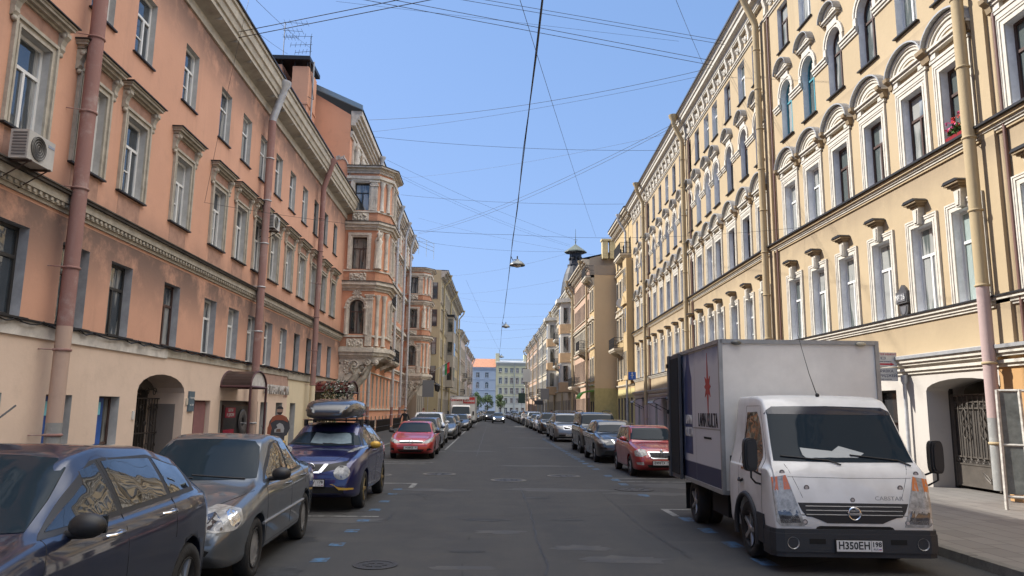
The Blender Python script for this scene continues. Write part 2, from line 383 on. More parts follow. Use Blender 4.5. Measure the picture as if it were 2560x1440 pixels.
for i in range(34):                             # right blue dashes
    y=8.6+i*1.27; x=3.71+max(0,y-30)*.010; z=.004
    if 14.6<y<16.3 or 23.2<y<24.3: continue
    mb.quad((x-.11,y,z),(x+.12,y,z),(x+.12,y+.5,z),(x-.11,y+.47,z),1)
for (x0,x1,y,t) in ((-4.8,-1.75,19.9,.13),(-4.8,-1.9,27.6,.12),(-4.8,-2.1,26.8,.1),(3.55,6.3,15.2,.13),(3.7,6.3,22.0,.1),(3.7,6.3,21.0,.09),(-4.8,-1.9,13.9,.08),(-4.8,-1.9,38.6,.1),(3.8,6.3,31.6,.1),(3.9,6.3,41.9,.1),(-4.8,-1.8,34.5,.1)):
    mb.quad((x0,y,.0045),(x1,y,.0045),(x1,y+t,.0045),(x0,y+t,.0045),0)
mb.quad((3.55,14.3,.005),(3.68,14.3,.005),(3.68,15.2,.005),(3.55,15.2,.005),0)
mb.quad((-1.88,18.9,.005),(-1.75,18.9,.005),(-1.75,19.9,.005),(-1.88,19.9,.005),0)
for (x,y0,y1) in ((-1.95,36,52),(-1.85,56,88),(-1.3,92,120)):
    mb.quad((x,y0,.004),(x+.09,y0,.004),(x+.09+.1,y1,.004),(x+.1,y1,.004),0)
mb.quad((-2.0,106,.004),(1.8,106,.004),(1.8,106.5,.004),(-2,106.5,.004),0)

tag(mb.build('road_markings',[WHITE,BLUE]),kind='structure')
def gpt(px,py):
    f=1850.; AX_=cam_axes(); d=AX_ @ Vector(((px-1280)/f,-(py-720)/f,-1.)); return Vector((0,0,1.95))+d*(-1.95/d.z)
PALE=worn('asphalt pale patch',(.062,.059,.054),1.6,.46); DARKP=worn('asphalt dark stain',(.014,.014,.014),2.2,.5); TAR=mat('tar crack',(.008,.008,.008),.6)
mb=MB()
def blob(px,py,rx,ry,m,z,seed,n=22):
    c=gpt(px,py); r=random.Random(seed); P=[]
    for i in range(n): a=2*math.pi*i/n; q=r.uniform(.65,1.1); P.append((c.x+rx*q*math.cos(a),c.y+ry*q*math.sin(a),z))
    mb.poly(P,m)
for i,(px,py,rx,ry) in enumerate([(1700,1215,1.3,.7),(1340,1120,1.6,.5),(1350,1165,1.7,.35),(1330,1095,1.7,.5),(1400,1225,1.8,.4),(1180,1128,1.2,.4),(1090,1225,.9,.35),(860,1300,.9,.35),(1560,1400,.7,.3),(1450,1370,.5,.25),(1560,1130,.9,.5),(1250,1330,.5,.2),(1650,1235,1.5,.4),(1150,1420,.5,.15),(1290,1080,1.5,.6)]): blob(px,py,rx,ry,0,.0022,i)
for i,(px,py,rx,ry) in enumerate([(700,1430,.28,.3),(730,1350,.45,.3),(850,1275,.6,.3),(1340,1245,.4,.15),(1220,1300,.5,.2),(1010,1235,.5,.2),(1600,1215,.5,.12),(1420,1300,.35,.1),(1170,1380,.3,.1)]): blob(px,py,rx,ry,1,.0030,i+40)
def crack(pts,w,m=2,z=.0036):
    G=[gpt(*p) for p in pts]; L_=[]; r=random.Random(len(pts)+int(pts[0][0]))
    for a,b in zip(G[:-1],G[1:]):
        for k in range(8): p=a.lerp(b,k/8); L_.append((p.x+r.uniform(-.03,.03),p.y,w*r.uniform(.3,1)))
    for (x0,y0,w0),(x1,y1,w1) in zip(L_[:-1],L_[1:]): mb.quad((x0-w0,y0,z),(x0+w0,y0+.01,z),(x1+w1,y1+.01,z),(x1-w1,y1,z),m)
crack([(1370,1440),(1362,1400),(1350,1372),(1340,1345),(1330,1290),(1310,1240),(1300,1215)],.014); crack([(1725,1395),(1670,1360),(1610,1320),(1560,1280),(1530,1255),(1500,1230)],.010)
crack([(1192,1140),(1205,1100),(1215,1070),(1222,1050)],.02); crack([(980,1288),(880,1288),(760,1290)],.012); crack([(980,1288),(955,1312)],.012); crack([(1100,1200),(1240,1205),(1500,1203)],.010); crack([(1150,1340),(1000,1350),(900,1352)],.008)
tag(mb.build('road_repairs',[PALE,DARKP,TAR]),kind='structure')
IRON=mat('cast iron',(.035,.033,.032),.6,metal=.3,bump=(60,.6)); CONC=mat('pale mortar',(.13,.125,.115),.85,var=.4,varscale=5)
def manhole(x,y,r,ring,label):
    t=thing('manhole_cover',label,'manhole',(x,y,0))
    mb=MB(); mb.lathe([(r,.004),(r,.010),(r*.8,.011),(r*.8,.004)],28,m=0,smooth=False); mb.build('ring',[ring],t)
    mb=MB(); mb.lathe([(r*.8,.007),(0,.008)],28,smooth=False)
    for k in range(6): a=k*math.pi/3; mb.box(math.cos(a)*r*.4-.04,math.cos(a)*r*.4+.04,math.sin(a)*r*.4-.04,math.sin(a)*r*.4+.04,.008,.013)
    mb.build('lid',IRON,t)
manhole(.66,21.1,.5,CONC,'round iron manhole with pale mortar ring in mid road, nearer the truck')
manhole(-1.35,22.8,.5,CONC,'round manhole with pale ring between the blue crossover and mid road')
manhole(2.35,22.6,.5,CONC,'faint round manhole beside the blue dashes by the red hatchback on the right')
manhole(-1.35,9.75,.28,IRON,'small dark manhole near the blue dashes in the left foreground')
manhole(3.75,19.0,.5,ASPH,'large sunken asphalt coloured manhole behind the truck')
manhole(-3.2,22.3,.5,CONC,'worn round manhole beside the rear wheel of the crossover')
# crumpled wrapper by the kerb
mb=MB(); random.seed(5)
vs=[(random.uniform(-.1,.1),random.uniform(-.06,.06),random.uniform(0,.07)) for _ in range(14)]
fs=[(i,(i+1)%14,(i+5)%14) for i in range(14)]+[(i,(i+3)%14,(i+8)%14) for i in range(14)]
for i,f in enumerate(fs): mb.add([vs[k] for k in f],[(0,1,2)],i%3)
o=mb.build('wrapper',[mat('foil',(.5,.55,.55),.3,metal=.7),mat('wrapper red',(.5,.12,.08),.5),mat('wrapper blue',(.15,.3,.4),.4)],loc=(4.95,8.55,.005)); tag(o,'crumpled shiny snack wrapper lying on the asphalt near the truck','litter')
# ================================================================== PROTOTYPE WINDOWS
TRIM_L=mat('cream trim old',(.42,.38,.31),.85,var=.3,varscale=4,bump=(20,.3))
TRIM_R=mat('white trim',(.58,.54,.465),.85,var=.22,varscale=5,bump=(18,.3))
GREYREV=mat('grey window reveal',(.36,.36,.37),.85,var=.25,varscale=3)
WREV=mat('reveal pale',(.48,.47,.45),.85,var=.2,varscale=3)
BLACKTIN=mat('black tin',(.02,.02,.022),.5,metal=.3); GREYTIN=mat('galvanised tin',(.36,.365,.37),.5,metal=.3,var=.25,varscale=3)
WFRAME=mat('white window frame',(.70,.70,.68),.45); BFRAME=mat('brown window frame',(.075,.04,.03),.5,var=.3); DFRAME=mat('dark window frame',(.03,.028,.026),.5); TEAL=mat('teal window frame',(.06,.26,.31),.5)
PANE=pane_mat('pane sky',(.035,.045,.055),(.48,.48,.46),.75,spec=.75); PANED=pane_mat('pane dark',(.02,.023,.025),(.34,.33,.30),.65,spec=.7)
PANEG=pane_mat('pane blinds',(.05,.09,.085),(.30,.38,.36),.9,spec=.5)
class Proto: pass
def proto(w,h,arch,depth,build,mats,frames,panes=PANE,rev=0,t=.07):
    p=Proto(); mb=MB(); reveal(mb,w,h,arch,depth,rev); build(mb); p.main=mb.mesh('window',mats)
    p.fr=[frame_mesh('frame',w,h,arch,depth,s,m,t) for (s,m) in frames]; p.pn=[pane_mesh('pane',w,h,arch,depth,x) for x in (panes if isinstance(panes,list) else [panes])]
    p.hole=(w,h,arch); return p
def put(root,p,u,z,k=0,pk=0,loc0=(0,0),rz=0):
    x=loc0[0]+u*math.cos(rz); y=loc0[1]+u*math.sin(rz)
    o=place(p.main,'window',root,(x,y,z),rz)
    place(p.fr[k%len(p.fr)],'frame',o); place(p.pn[pk%len(p.pn)],'pane',o); return o
def downpipe(root,name,x,y,ztop,zs,mats,r=.085,zlow=.35,out=.24,head=True,eave=.66,bands=True,ecol=0):
    """pipe standing off the wall, kinked out to the gutter; zs = heights where the material changes"""
    mb=MB(); cuts=[zlow]+[z for z in zs if z>zlow]+[ztop-1.6]
    for i in range(len(cuts)-1): mb.tube([(x,y-out,cuts[i]),(x,y-out,cuts[i+1])],r,12,m=i,caps=False)
    k=len(cuts)-1; k=min(k,len(mats)-1)
    if head:
        mb.tube([(x,y-out,ztop-1.6),(x,y-out-.02,ztop-1.45),(x+.05,y-eave+.05,ztop-.55),(x+.05,y-eave,ztop-.4)],r,12,m=k if ecol==0 else ecol,caps=False)
        mb.lathe([(r,-.45),(r*1.2,-.2),(r*2.1,.0),(r*2.2,.12)],12,c=(x+.05,y-eave,ztop),m=k)
    o=mb.build(name,mats,root)
    if bands:
        mb=MB(); z=zlow+1.0
        while z<ztop-1.6:
            mb.lathe([(r*1.0,z-.03),(r*1.18,z-.02),(r*1.18,z+.02),(r*1.0,z+.03)],12,c=(x,y-out,0)); mb.tube([(x-r,y-out,z),(x-r-.12,y-.0,z)],.012,4); z+=1.75
        mb.build('clamp',[mats[-1]],o)
    return o
# ================================================================== LEFT SALMON HOUSE
SAL=stucco('salmon render',(.60,.335,.23),(.20,.135,.11),gamt=.35,streak=.22,zlines=((5.95,3.9,1.0),(13.9,12.0,.9),(6.5,7.3,.4)),patch=.35)
PNK=stucco('pinkish beige render',(.70,.545,.43),(.20,.14,.10),gamt=.4,streak=.12,zlines=((.1,1.0,.5),),patch=.5)
YEL=stucco('pale yellow render',(.70,.60,.42),(.2,.15,.1),gamt=.3,streak=.1)
WBAND=mat('whitewashed band',(.62,.58,.52),.85,var=.35,varscale=2.5)
A=thing('apartment_house','long salmon three storey house on the left with hooded windows and beige ground floor','building',(XL,0,0),R(90))
cen=[14.3,16.6,18.72,21.75,24.8,27.1,31.5,33.85,36.25,41.15,43.75]
near=[12.0,9.6,7.2,4.8,2.4,0]; allc=near+cen+[29.3,38.7]
w3=(1.02,1.82,0); w2=(1.06,1.98,0); w1=(1.10,1.80,0)
holes=[(u,10.95,*w3) for u in allc]+[(u,7.22,*w2) for u in allc]+[(u,3.62,*w1) for u in allc]
gw=[(16.55,.95,1.0,1.18,0),(18.72,.95,1.0,1.18,0),(14.1,.95,1.0,1.18,0)]
gate=(21.7,.12,3.1,2.68,.5); dr=(24.78,.12,1.4,1.98,0); shop=(28.55,.12,4.35,2.0,0)
gs=[(31.55,.12,.95,1.98,0),(33.85,.12,1.05,1.98,0),(36.2,.12,1.0,1.98,0)]; portal=(41.6,.12,3.3,2.9,.6)
ho=holes+gw+[gate,dr,shop]+gs+[portal]
mb=MB(); wall(mb,-20,46.8,3.3,13.95,holes,0)
wall(mb,-20,35.1,0,3.3,gw+[gate,dr,shop]+gs[:2],1); wall(mb,35.1,46.8,0,3.3,[gs[2],portal],2)
mb.quad((-20,0,13.95),(46.8,0,13.95),(46.8,12,13.95),(-20,12,13.95),0)   # closes the top
mb.build('wall',[SAL,PNK,YEL],A)
# darker pink panel behind the shop lettering
mb=MB(); mb.box(30.9,35.08,-.012,.02,2.86,3.3); mb.box(34.4,35.08,-.012,.02,2.35,2.86); mb.build('painted_panel',mat('pink panel',(.42,.27,.21),.85,var=.2),A)
# white band, string courses
mb=MB(); mb.box(-20,21.7,-.05,.02,3.26,3.56,0); mb.box(21.7,34.9,-.045,.02,3.3,3.52,1); mb.box(34.9,46.8,-.06,.02,3.2,3.56,1); mb.box(-20,46.8,-.10,.02,3.56,3.60,2)
mb.build('band_course',[WBAND,TRIM_L,BLACKTIN],A)
mb=MB(); mb.box(-20,46.8,-.05,.02,6.02,6.10,0); mb.box(-20,46.8,-.10,.02,6.10,6.20,0); mb.box(-20,46.8,-.16,.02,6.20,6.38,0); mb.box(-20,46.8,-.24,.02,6.38,6.44,1); mb.box(-20,46.8,-.27,.02,6.44,6.47,1)
x=4.
while x<46: mb.box(x,x+.09,-.14,-.09,6.12,6.19,0); x+=.2
mb.build('string_course',[TRIM_L,mat('sooty ledge',(.07,.06,.05),.9,var=.6,varscale=2)],A)
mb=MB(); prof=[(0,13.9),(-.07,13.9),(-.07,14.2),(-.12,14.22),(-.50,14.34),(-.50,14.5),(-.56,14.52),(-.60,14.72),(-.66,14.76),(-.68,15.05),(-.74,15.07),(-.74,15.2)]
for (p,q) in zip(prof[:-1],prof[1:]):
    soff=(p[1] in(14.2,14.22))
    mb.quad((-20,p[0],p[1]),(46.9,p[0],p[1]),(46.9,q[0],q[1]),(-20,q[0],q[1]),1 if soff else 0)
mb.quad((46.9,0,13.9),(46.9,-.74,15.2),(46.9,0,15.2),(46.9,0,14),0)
x=0
while x<46.5: mb.box(x,x+.014,-.49,-.1,14.235,14.33,1); mb.box(x-.01,x+.03,-.70,-.49,14.45,15.05,2) if False else None; x+=1.5
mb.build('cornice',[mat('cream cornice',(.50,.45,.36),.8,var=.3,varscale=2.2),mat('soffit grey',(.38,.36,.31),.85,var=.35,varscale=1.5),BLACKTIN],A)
mb=MB(); mb.add([(-20,-.80,15.2),(47,-.80,15.2),(47,-.80,15.26),(-20,-.80,15.26),(-20,6.5,17.9),(47,6.5,17.9),(-20,13.5,15.2),(47,13.5,15.2)],[(0,1,2,3),(3,2,5,4),(4,5,7,6),(0,6,7,1)],0)
mb.add([(47,-.8,15.2),(47,6.5,17.9),(47,13.5,15.2)],[(0,1,2)],0)
mb.build('roof',[mat('dark tin roof',(.04,.035,.035),.5,metal=.4,var=.3)],A)
mb=MB(); mb.box(-20,46.7,12,12.1,0,14); mb.build('back_wall',SAL,A)
# windows
def b3(mb): mb.box(-.60,.60,-.07,.14,-.04,0,1)
def b2(mb):
    hw=w2[0]/2; P=[(hw,-.02),(hw,w2[1]),(-hw,w2[1]),(-hw,-.02)]
    mb.sweep(P,[(0,0),(0,.05),(.05,.05),(.05,.03),(.13,.03),(.13,.075),(.2,.075),(.2,0)],1); mb.box(-.75,.75,-.10,.14,-.06,-.02,2)
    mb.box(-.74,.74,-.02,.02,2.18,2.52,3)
def hood2(mb):
    mb.box(-.80,.80,-.07,.02,2.50,2.55,0); mb.box(-.86,.86,-.16,.02,2.55,2.62,0); mb.box(-.92,.92,-.24,.02,2.62,2.68,0); mb.box(-.95,.95,-.27,.02,2.68,2.72,0); mb.box(-.99,.99,-.32,.02,2.72,2.745,1)
    for s in(-1,1):
        pr=[(0,2.52),(-.20,2.52),(-.20,2.44),(-.13,2.36),(-.09,2.25),(-.10,2.16),(-.05,2.08),(0,2.06)]
        mb.prism([(y,z) for y,z in pr],'x',s*.78-.08,s*.78+.08,0); mb.lathe([(.0,-.085),(.06,-.085),(.06,.085),(0,.085)],8,'x',(s*.78,-.12,2.44),0)
        mb.ball((s*.78,-.05,2.03),.06,0,8,5)
def b1(mb): mb.box(-.64,.64,-.13,.14,-.05,-.01,2)
P3=proto(*w3,.16,b3,[WREV,BLACKTIN],[('Toff',WFRAME),('H',WFRAME),('H',DFRAME)],[PANE])
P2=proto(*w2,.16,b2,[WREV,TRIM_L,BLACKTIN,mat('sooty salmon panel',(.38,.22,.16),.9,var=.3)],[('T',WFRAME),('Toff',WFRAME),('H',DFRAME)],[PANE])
HOOD2=MB(); hood2(HOOD2); HOOD2=HOOD2.mesh('hood',[TRIM_L,BLACKTIN])
SOOT=mat('soot stain panel',(.40,.235,.17),.9,var=.35)
P1=proto(*w1,.21,b1,[GREYREV,TRIM_L,BLACKTIN],[('T',BFRAME),('T',DFRAME),('T',WFRAME)],[PANE,PANE])
for u in allc:
    far=u>40
    put(A,P3,u,10.95,2 if far or abs(u-38.7)<.1 else (0 if u<23 else 1),0)
    o=put(A,P2,u,7.22,2 if far else (0 if u<18 or u>30 else 1),0); place(HOOD2,'hood',o)
    put(A,P1,u,3.62,2 if 24<u<35 else (1 if u>35 else (0 if u>19 else 1)),1 if 24<u<35 else 0)
    if 12<u<30:
        mb=MB(); mb.box(u-.58,u+.58,-.004,.01,6.5,7.14); mb.build('apron',SOOT,A)
# ground floor openings
GB=mat('blue poster',(.02,.09,.35),.5,var=.5,varscale=2)
for k,(u,z,w,h,_) in enumerate(gw):
    mb=MB(); reveal(mb,w,h,0,.24); o=mb.build('window',[WREV],A,(u,0,z))
    o2=place(frame_mesh('frame',w,h,0,.22,'none',BFRAME),'frame',o); place(pane_mesh('pane',w,h,0,.22,PANED),'pane',o)
    mb=MB(); mb.box(-w/2+.07,w*.12,.20,.235,.02,h-.04,0); mb.box(-w*.36,-w*.02,.19,.20,h*.62,h*.88,1); mb.build('poster',[GB,mat('pale blue note',(.2,.55,.65),.5)],o)
mb=MB(); 
# arched gateway with iron gate
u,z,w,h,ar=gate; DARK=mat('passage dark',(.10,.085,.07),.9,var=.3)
G1=place(None,'gateway',A,(u,0,z))
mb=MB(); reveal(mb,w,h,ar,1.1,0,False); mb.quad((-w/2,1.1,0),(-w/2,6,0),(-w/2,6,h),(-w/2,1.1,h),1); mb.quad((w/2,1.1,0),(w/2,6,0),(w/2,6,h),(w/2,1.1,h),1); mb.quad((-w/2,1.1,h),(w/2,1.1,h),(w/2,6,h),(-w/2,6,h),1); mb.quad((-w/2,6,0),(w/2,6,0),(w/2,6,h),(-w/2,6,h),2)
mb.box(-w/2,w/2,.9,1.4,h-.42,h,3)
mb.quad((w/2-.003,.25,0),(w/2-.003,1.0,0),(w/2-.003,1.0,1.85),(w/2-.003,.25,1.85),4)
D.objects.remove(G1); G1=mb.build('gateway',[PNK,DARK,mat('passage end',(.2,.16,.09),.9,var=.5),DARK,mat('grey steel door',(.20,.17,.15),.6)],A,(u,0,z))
WI=mat('wrought iron',(.035,.027,.022),.55,metal=.3)
def scroll(mb,x,y,z,r,s=1,t=.012,turns=1.4,a0=0):
    mb.tube([(x+s*(r*(1-.75*i/14))*math.cos(a0+turns*2*math.pi*i/14),y,z+(r*(1-.75*i/14))*math.sin(a0+turns*2*math.pi*i/14)) for i in range(15)],t,4)
mb=MB(); gy=.75; nb=17
for i in range(nb):
    x=-w/2+.1+(w-.2)*i/(nb-1); mb.tube([(x,gy,0),(x,gy,2.0)],.014,5)
for zz in (.15,1.0,2.0): mb.box(-w/2,w/2,gy-.02,gy+.02,zz-.02,zz+.02)
for i in range(6):
    x=-w/2+.35+i*.48; s=1 if i%2 else -1
    scroll(mb,x,gy,2.2,.14,s); scroll(mb,x+.2,gy,1.72,.12,-s); scroll(mb,x+.2,gy,.6,.12,s); scroll(mb,x,gy,1.25,.1,-s)
mb.tube([(-w/2+.1,gy,2.02),(-w/2+.5,gy,2.45),(-w/2+1.1,gy,2.25),(.3,gy,2.1)],.016,5)
mb.build('iron_gate',WI,G1)
# doors
u,z,w,h,_=dr; RB=mat('red brown steel door',(.17,.065,.065),.6,var=.2)
mb=MB(); reveal(mb,w,h,0,.18,0,False); mb.box(-w/2,w/2,.18,.24,0,h,1); o=mb.build('door',[PNK,RB],A,(u,0,z))
mb=MB(); mb.box(-w/2+.42,w/2-.04,.14,.18,.02,h-.05); mb.build('leaf',mat('faded maroon leaf',(.24,.11,.11),.6,var=.2),o)
mb=MB(); mb.box(w/2-1.05,w/2-.98,.10,.14,.75,.80); mb.build('handle',BLACKTIN,o)
mb=MB()
for zz in(1.15,1.4,.5,1.7): mb.box(-w/2+.1,-w/2+.24,.165,.18,zz,zz+.14)
mb.build('intercom',mat('pale plates',(.5,.47,.45),.5),o)
u,z,w,h,_=shop; DB=mat('shop dark brown',(.035,.016,.014),.4,var=.3)
mb=MB(); reveal(mb,w,h,0,.35,0,False); mb.box(-w/2,w/2,.35,.4,0,h,1); mb.box(-w/2,-w/2+.45,.30,.36,0,h,3); mb.box(-w/2+.45,-w/2+.85,.22,.36,0,h,2); mb.box(-w/2+.1,-w/2+.35,.285,.30,1.1,1.55,4)
o=mb.build('shopfront',[PNK,DB,mat('grey jamb',(.26,.25,.24),.8),DB,mat('white notice',(.55,.54,.5),.6)],A,(u,0,z))
mb=MB(); mb.box(-.9,1.9,.30,.35,.62,1.85,1); mb.box(-.86,1.86,.29,.30,.66,1.81,0); mb.build('display_board',[mat('poster black',(.012,.012,.015),.35,spec=.6),mat('board edge',(.10,.06,.05),.5)],o)
mb=MB(); mb.box(-.75,.35,.275,.29,1.38,1.75); mb.box(-.85,.3,.275,.29,.7,.95); mb.build('red_panel',mat('poster red',(.35,.01,.04),.5),o)
LW=mat('lettering white',(.62,.62,.6),.6)
text('ШИНЫ',.17,LW,o,(-.2,.27,1.65),name='lettering'); text('И ДИСКИ',.17,LW,o,(-.2,.27,1.48),name='lettering')
mb=MB(); mb.lathe([(.16,0),(.22,-.03),(.34,-.05),(.46,-.03),(.5,.0)],24,'y',(1.2,.26,1.2)); mb.build('tyre_picture',mat('tyre print',(.06,.06,.065),.4),o)
for (u,z,w,h,_) in gs:
    mb=MB(); reveal(mb,w,h,0,.35); mb.box(-w/2,w/2,.35,.37,0,h,1); o=mb.build('window',[WREV,PANED],A,(u,0,z)); place(frame_mesh('frame',w,h,0,.3,'none',BFRAME),'frame',o)
mb=MB(); u,z,w,h,ar=portal; reveal(mb,w,h,ar,.5,0,False); mb.quad((-w/2,.5,0),(w/2,.5,0),(w/2,.5,h),(-w/2,.5,h),1); PORT=mb.build('portal',[YEL,PANED],A,(u,0,z))
# small fittings
def sign_plate(root,u,z,w,h,m,name='sign',out=.03,txt=None,ts=.1,tm=None,y=0):
    mb=MB(); mb.box(-w/2,w/2,-out,0,0,h); o=mb.build(name,m,root,(u,y,z))
    if txt:
        for i,(s,zz) in enumerate(txt): text(s,ts,tm,o,(0,-out-.004,zz))
    return o
sign_plate(A,23.75,1.75,.42,.62,mat('blue grey plate',(.09,.13,.16),.5),'sign',.05,[('1 подъезд',.42),('кв. 1-24',.2)],.08,LW)
sign_plate(A,20.0,1.55,.12,.22,mat('white box',(.6,.58,.55),.5),'meter_box'); sign_plate(A,23.45,1.95,.14,.2,mat('cream box',(.5,.44,.36),.6),'meter_box')
AL=mat('brushed letters',(.55,.53,.50),.4,metal=.2)
for i,ch in enumerate('АВТОЗАПЧАСТИ'): text(ch,.50,AL,A,(31.35+i*.315,-.08,2.62),name='letter',ext=.03,sx=.8,bold=.012)
# cables sagging along the white band
mb=MB(); x=13.
while x<38:
    d=random.uniform(.6,1.6); mb.tube([(x+d*t/4,-.12,3.60-.1*math.sin(math.pi*t/4)-.02*random.random()) for t in range(5)],.014,5); mb.tube([(x+d*t/4,-.10,3.55-.05*math.sin(math.pi*t/4)) for t in range(5)],.01,4); x+=d
mb.build('cable',BLACKTIN,A)
# pipes
RP=stucco('brown red pipe paint',(.27,.145,.125),(.42,.34,.31),gamt=2.4,streak=.8); RP2=stucco('pink pipe paint',(.47,.34,.27),(.3,.22,.18),gamt=1,streak=.4); ZINC=mat('zinc pipe',(.48,.49,.50),.45,metal=.25,var=.3,varscale=4); STK=stucco('papered pipe foot',(.25,.25,.24),(.5,.5,.48),gamt=2.4,streak=.2)
downpipe(A,'downpipe',15.85,0,15.0,[1.55,3.55],[STK,RP2,RP],r=.155,out=.34,zlow=.3)
downpipe(A,'downpipe',29.0,0,15.0,[3.0],[RP2,RP,ZINC],r=.15,out=.34,zlow=.3,ecol=2)
downpipe(A,'downpipe',38.6,0,15.0,[3.0],[YEL,RP],r=.14,out=.34,zlow=.3)
# ================================================================== RIGHT YELLOW HOUSE
YR=stucco('yellow render',(.43,.335,.21),(.26,.20,.14),gamt=.55,streak=.3,zlines=((4.4,3.6,.4),(8.25,7.4,.6),(12.2,11.6,.3)),patch=.4)
YS=stucco('beige shop render',(.50,.465,.42),(.28,.25,.22),gamt=.5,streak=.3,zlines=((.1,1.6,.5),),patch=.3)
PINKS=stucco('lilac shop render',(.46,.41,.42),(.25,.2,.2),gamt=.3); YELS=stucco('lemon shop render',(.50,.43,.17),(.3,.25,.1),gamt=.25); ORS=stucco('orange render low',(.46,.27,.12),(.3,.2,.1),gamt=.5)
E_=thing('apartment_house','long sunlit yellow house on the right with arched hoods over its windows','building',(XR,29,0),R(-90))
AF=R(-2.06)
def nearframe(y): return 29-y          # street distance -> u in the near frame
cn=[14.55,16.95,18.72,20.78,22.87,24.92,26.9]+[12.4,10.2,8,5.8]
cf=[.95,3.05,5.3,7.65,9.35,11.45,13.4,15.6,17.65,19.95,22.35,24.8,27.1,30.15,32.35]
q1=(.98,2.28,0); q2=(1.0,2.02,0); q3=(1.0,2.3,.5); q4=(1.0,1.9,0)
def eholes(c): 
    return [(u,4.62,*q1) for u in c]+[(u,8.60,*q2) for u in c]+[(u,12.48,*q3) for u in c]+[(u,16.15,*q4) for u in c]
un=[nearframe(y) for y in cn]; uf=[-s for s in cf]
gateR=(nearframe(17.7),.12,2.85,2.72,.28)
shopsN=[(nearframe(y),.12,1.3,2.5,0) for y in (21.2,24.4)]+[(nearframe(27),.7,1.0,1.7,0)]
shopsF=[(-2.2,.12,1.0,2.3,0),(-4.6,.8,1.0,1.6,0),(-8,.12,1.1,2.4,0),(-11,.8,1.2,1.6,0),(-16.2,.12,1.1,2.5,0),(-19.5,.5,.9,2.0,0),(-22.0,.12,1.2,2.5,0),(-25.2,.7,.9,1.8,0),(-30.0,.12,1,2.4,0),(-32.5,.7,.9,1.7,0)]
hn=eholes(un); hf=eholes(uf)
mb=MB(); wall(mb,0,34,3.55,19.25,hn,0); wall(mb,0,12.7,0,3.55,[gateR]+shopsN,1); mb.quad((12.7,0,0),(34,0,0),(34,0,3.55),(12.7,0,3.55),2)
mb.build('wall',[YR,YS,ORS],E_)
mb=MB(); wall(mb,-34.6,0,3.55,19.25,hf,0)
wall(mb,-13.8,0,0,3.55,[h for h in shopsF if h[0]>-13.8],1); wall(mb,-20.8,-13.8,0,3.55,[h for h in shopsF if -20.8<h[0]<-13.8],2); wall(mb,-27.7,-20.8,0,3.55,[h for h in shopsF if -27.7<h[0]<-20.8],3); wall(mb,-34.6,-27.7,0,3.55,[h for h in shopsF if h[0]<-27.7],3)
mb.quad((-34.6,0,0),(-34.6,10,0),(-34.6,10,19.5),(-34.6,0,19.5),0)
mb.build('wall',[YR,YS,YELS,PINKS],E_,rz=AF)
# shallow shop openings
SHOPD=mat('shop dark glass',(.03,.03,.032),.1,spec=.7)
for H,rz in ((shopsN,0),(shopsF,AF)):
    for (u,z,w,h,_) in H:
        mb=MB(); reveal(mb,w,h,0,.3,0,False); mb.box(-w/2,w/2,.3,.34,0,h,1); o=mb.build('shop_door' if z<.2 else 'window',[YS,SHOPD],E_,(u*math.cos(rz),u*math.sin(rz),z),rz); place(frame_mesh('frame',w,h,0,.22,'H',DFRAME if z<.2 else WFRAME),'frame',o)
def runs(mb,a,b,items,m=0):
    for (z0,z1,d,mi) in items: mb.box(a,b,-d,.02,z0,z1,mi)
LEDGE=[(4.36,4.42,.05,0),(4.42,4.50,.09,0),(4.50,4.57,.15,0),(4.57,4.61,.19,1)]
LEDGE2=[(8.26,8.32,.05,2),(8.32,8.38,.08,0),(8.38,8.44,.12,0),(8.44,8.53,.18,2),(8.53,8.585,.26,1)]
CB=[(3.02,3.10,.06,0),(3.10,3.17,.12,0),(3.25,3.32,.14,0),(3.32,3.42,.20,0),(3.42,3.50,.26,1)]
FRZ=[(18.22,18.30,.05,0),(18.30,18.36,.10,0),(19.12,19.2,.16,0)]
for a,b,rz in ((0,34,0),(-34.6,0,AF)):
    mb=MB(); runs(mb,a,b,LEDGE); runs(mb,a,b,LEDGE2); mb.build('string_course',[TRIM_R,BLACKTIN,YR],E_,rz=rz)
    mb=MB(); runs(mb,a,b,CB); mb.build('shop_cornice',[TRIM_R,GREYTIN],E_,rz=rz)
    mb=MB(); runs(mb,a,b,FRZ)
    prof=[(0,19.2),(-.2,19.2),(-.22,19.35),(-.42,19.42),(-.44,19.6),(-.5,19.62),(-.56,19.8),(-.64,19.84)]
    for p,q in zip(prof[:-1],prof[1:]): mb.quad((a,p[0],p[1]),(b,p[0],p[1]),(b,q[0],q[1]),(a,q[0],q[1]),0)
    mb.box(a,b,-.70,.5,19.84,19.94,1)
    # frieze: brackets, rosettes and garland lumps between
    x=a+.6; rnd=random.Random(4)
    while x<b-.4:
        if x<0 or True:
            mb.prism([(-.05,18.36),(-.14,18.4),(-.12,18.7),(-.2,19.0),(-.2,19.15),(0,19.15),(0,18.36)],'x',x-.10,x+.10,0)
            for k in range(5): 
                t=(k+.5)/5; xx=x+.18+t*.74; mb.ball((xx,-.05,18.74+.16*math.cos(t*2*math.pi)),.085,0,6,4,(1,.7,1))
            mb.ball((x+.55,-.05,18.78),.13,0,7,4,(1,.5,1))
        x+=1.12
    mb.build('cornice',[TRIM_R,mat('dark roof edge',(.05,.05,.055),.5)],E_,rz=rz)
    mb=MB(); mb.add([(a,-.7,19.9),(b,-.7,19.9),(b,6,22.4),(a,6,22.4),(a,13,19.9),(b,13,19.9)],[(0,1,2,3),(3,2,5,4),(0,3,4),(1,5,2)],0); mb.build('roof',[mat('brown tin roof',(.09,.05,.04),.5,var=.3)],E_,rz=rz)
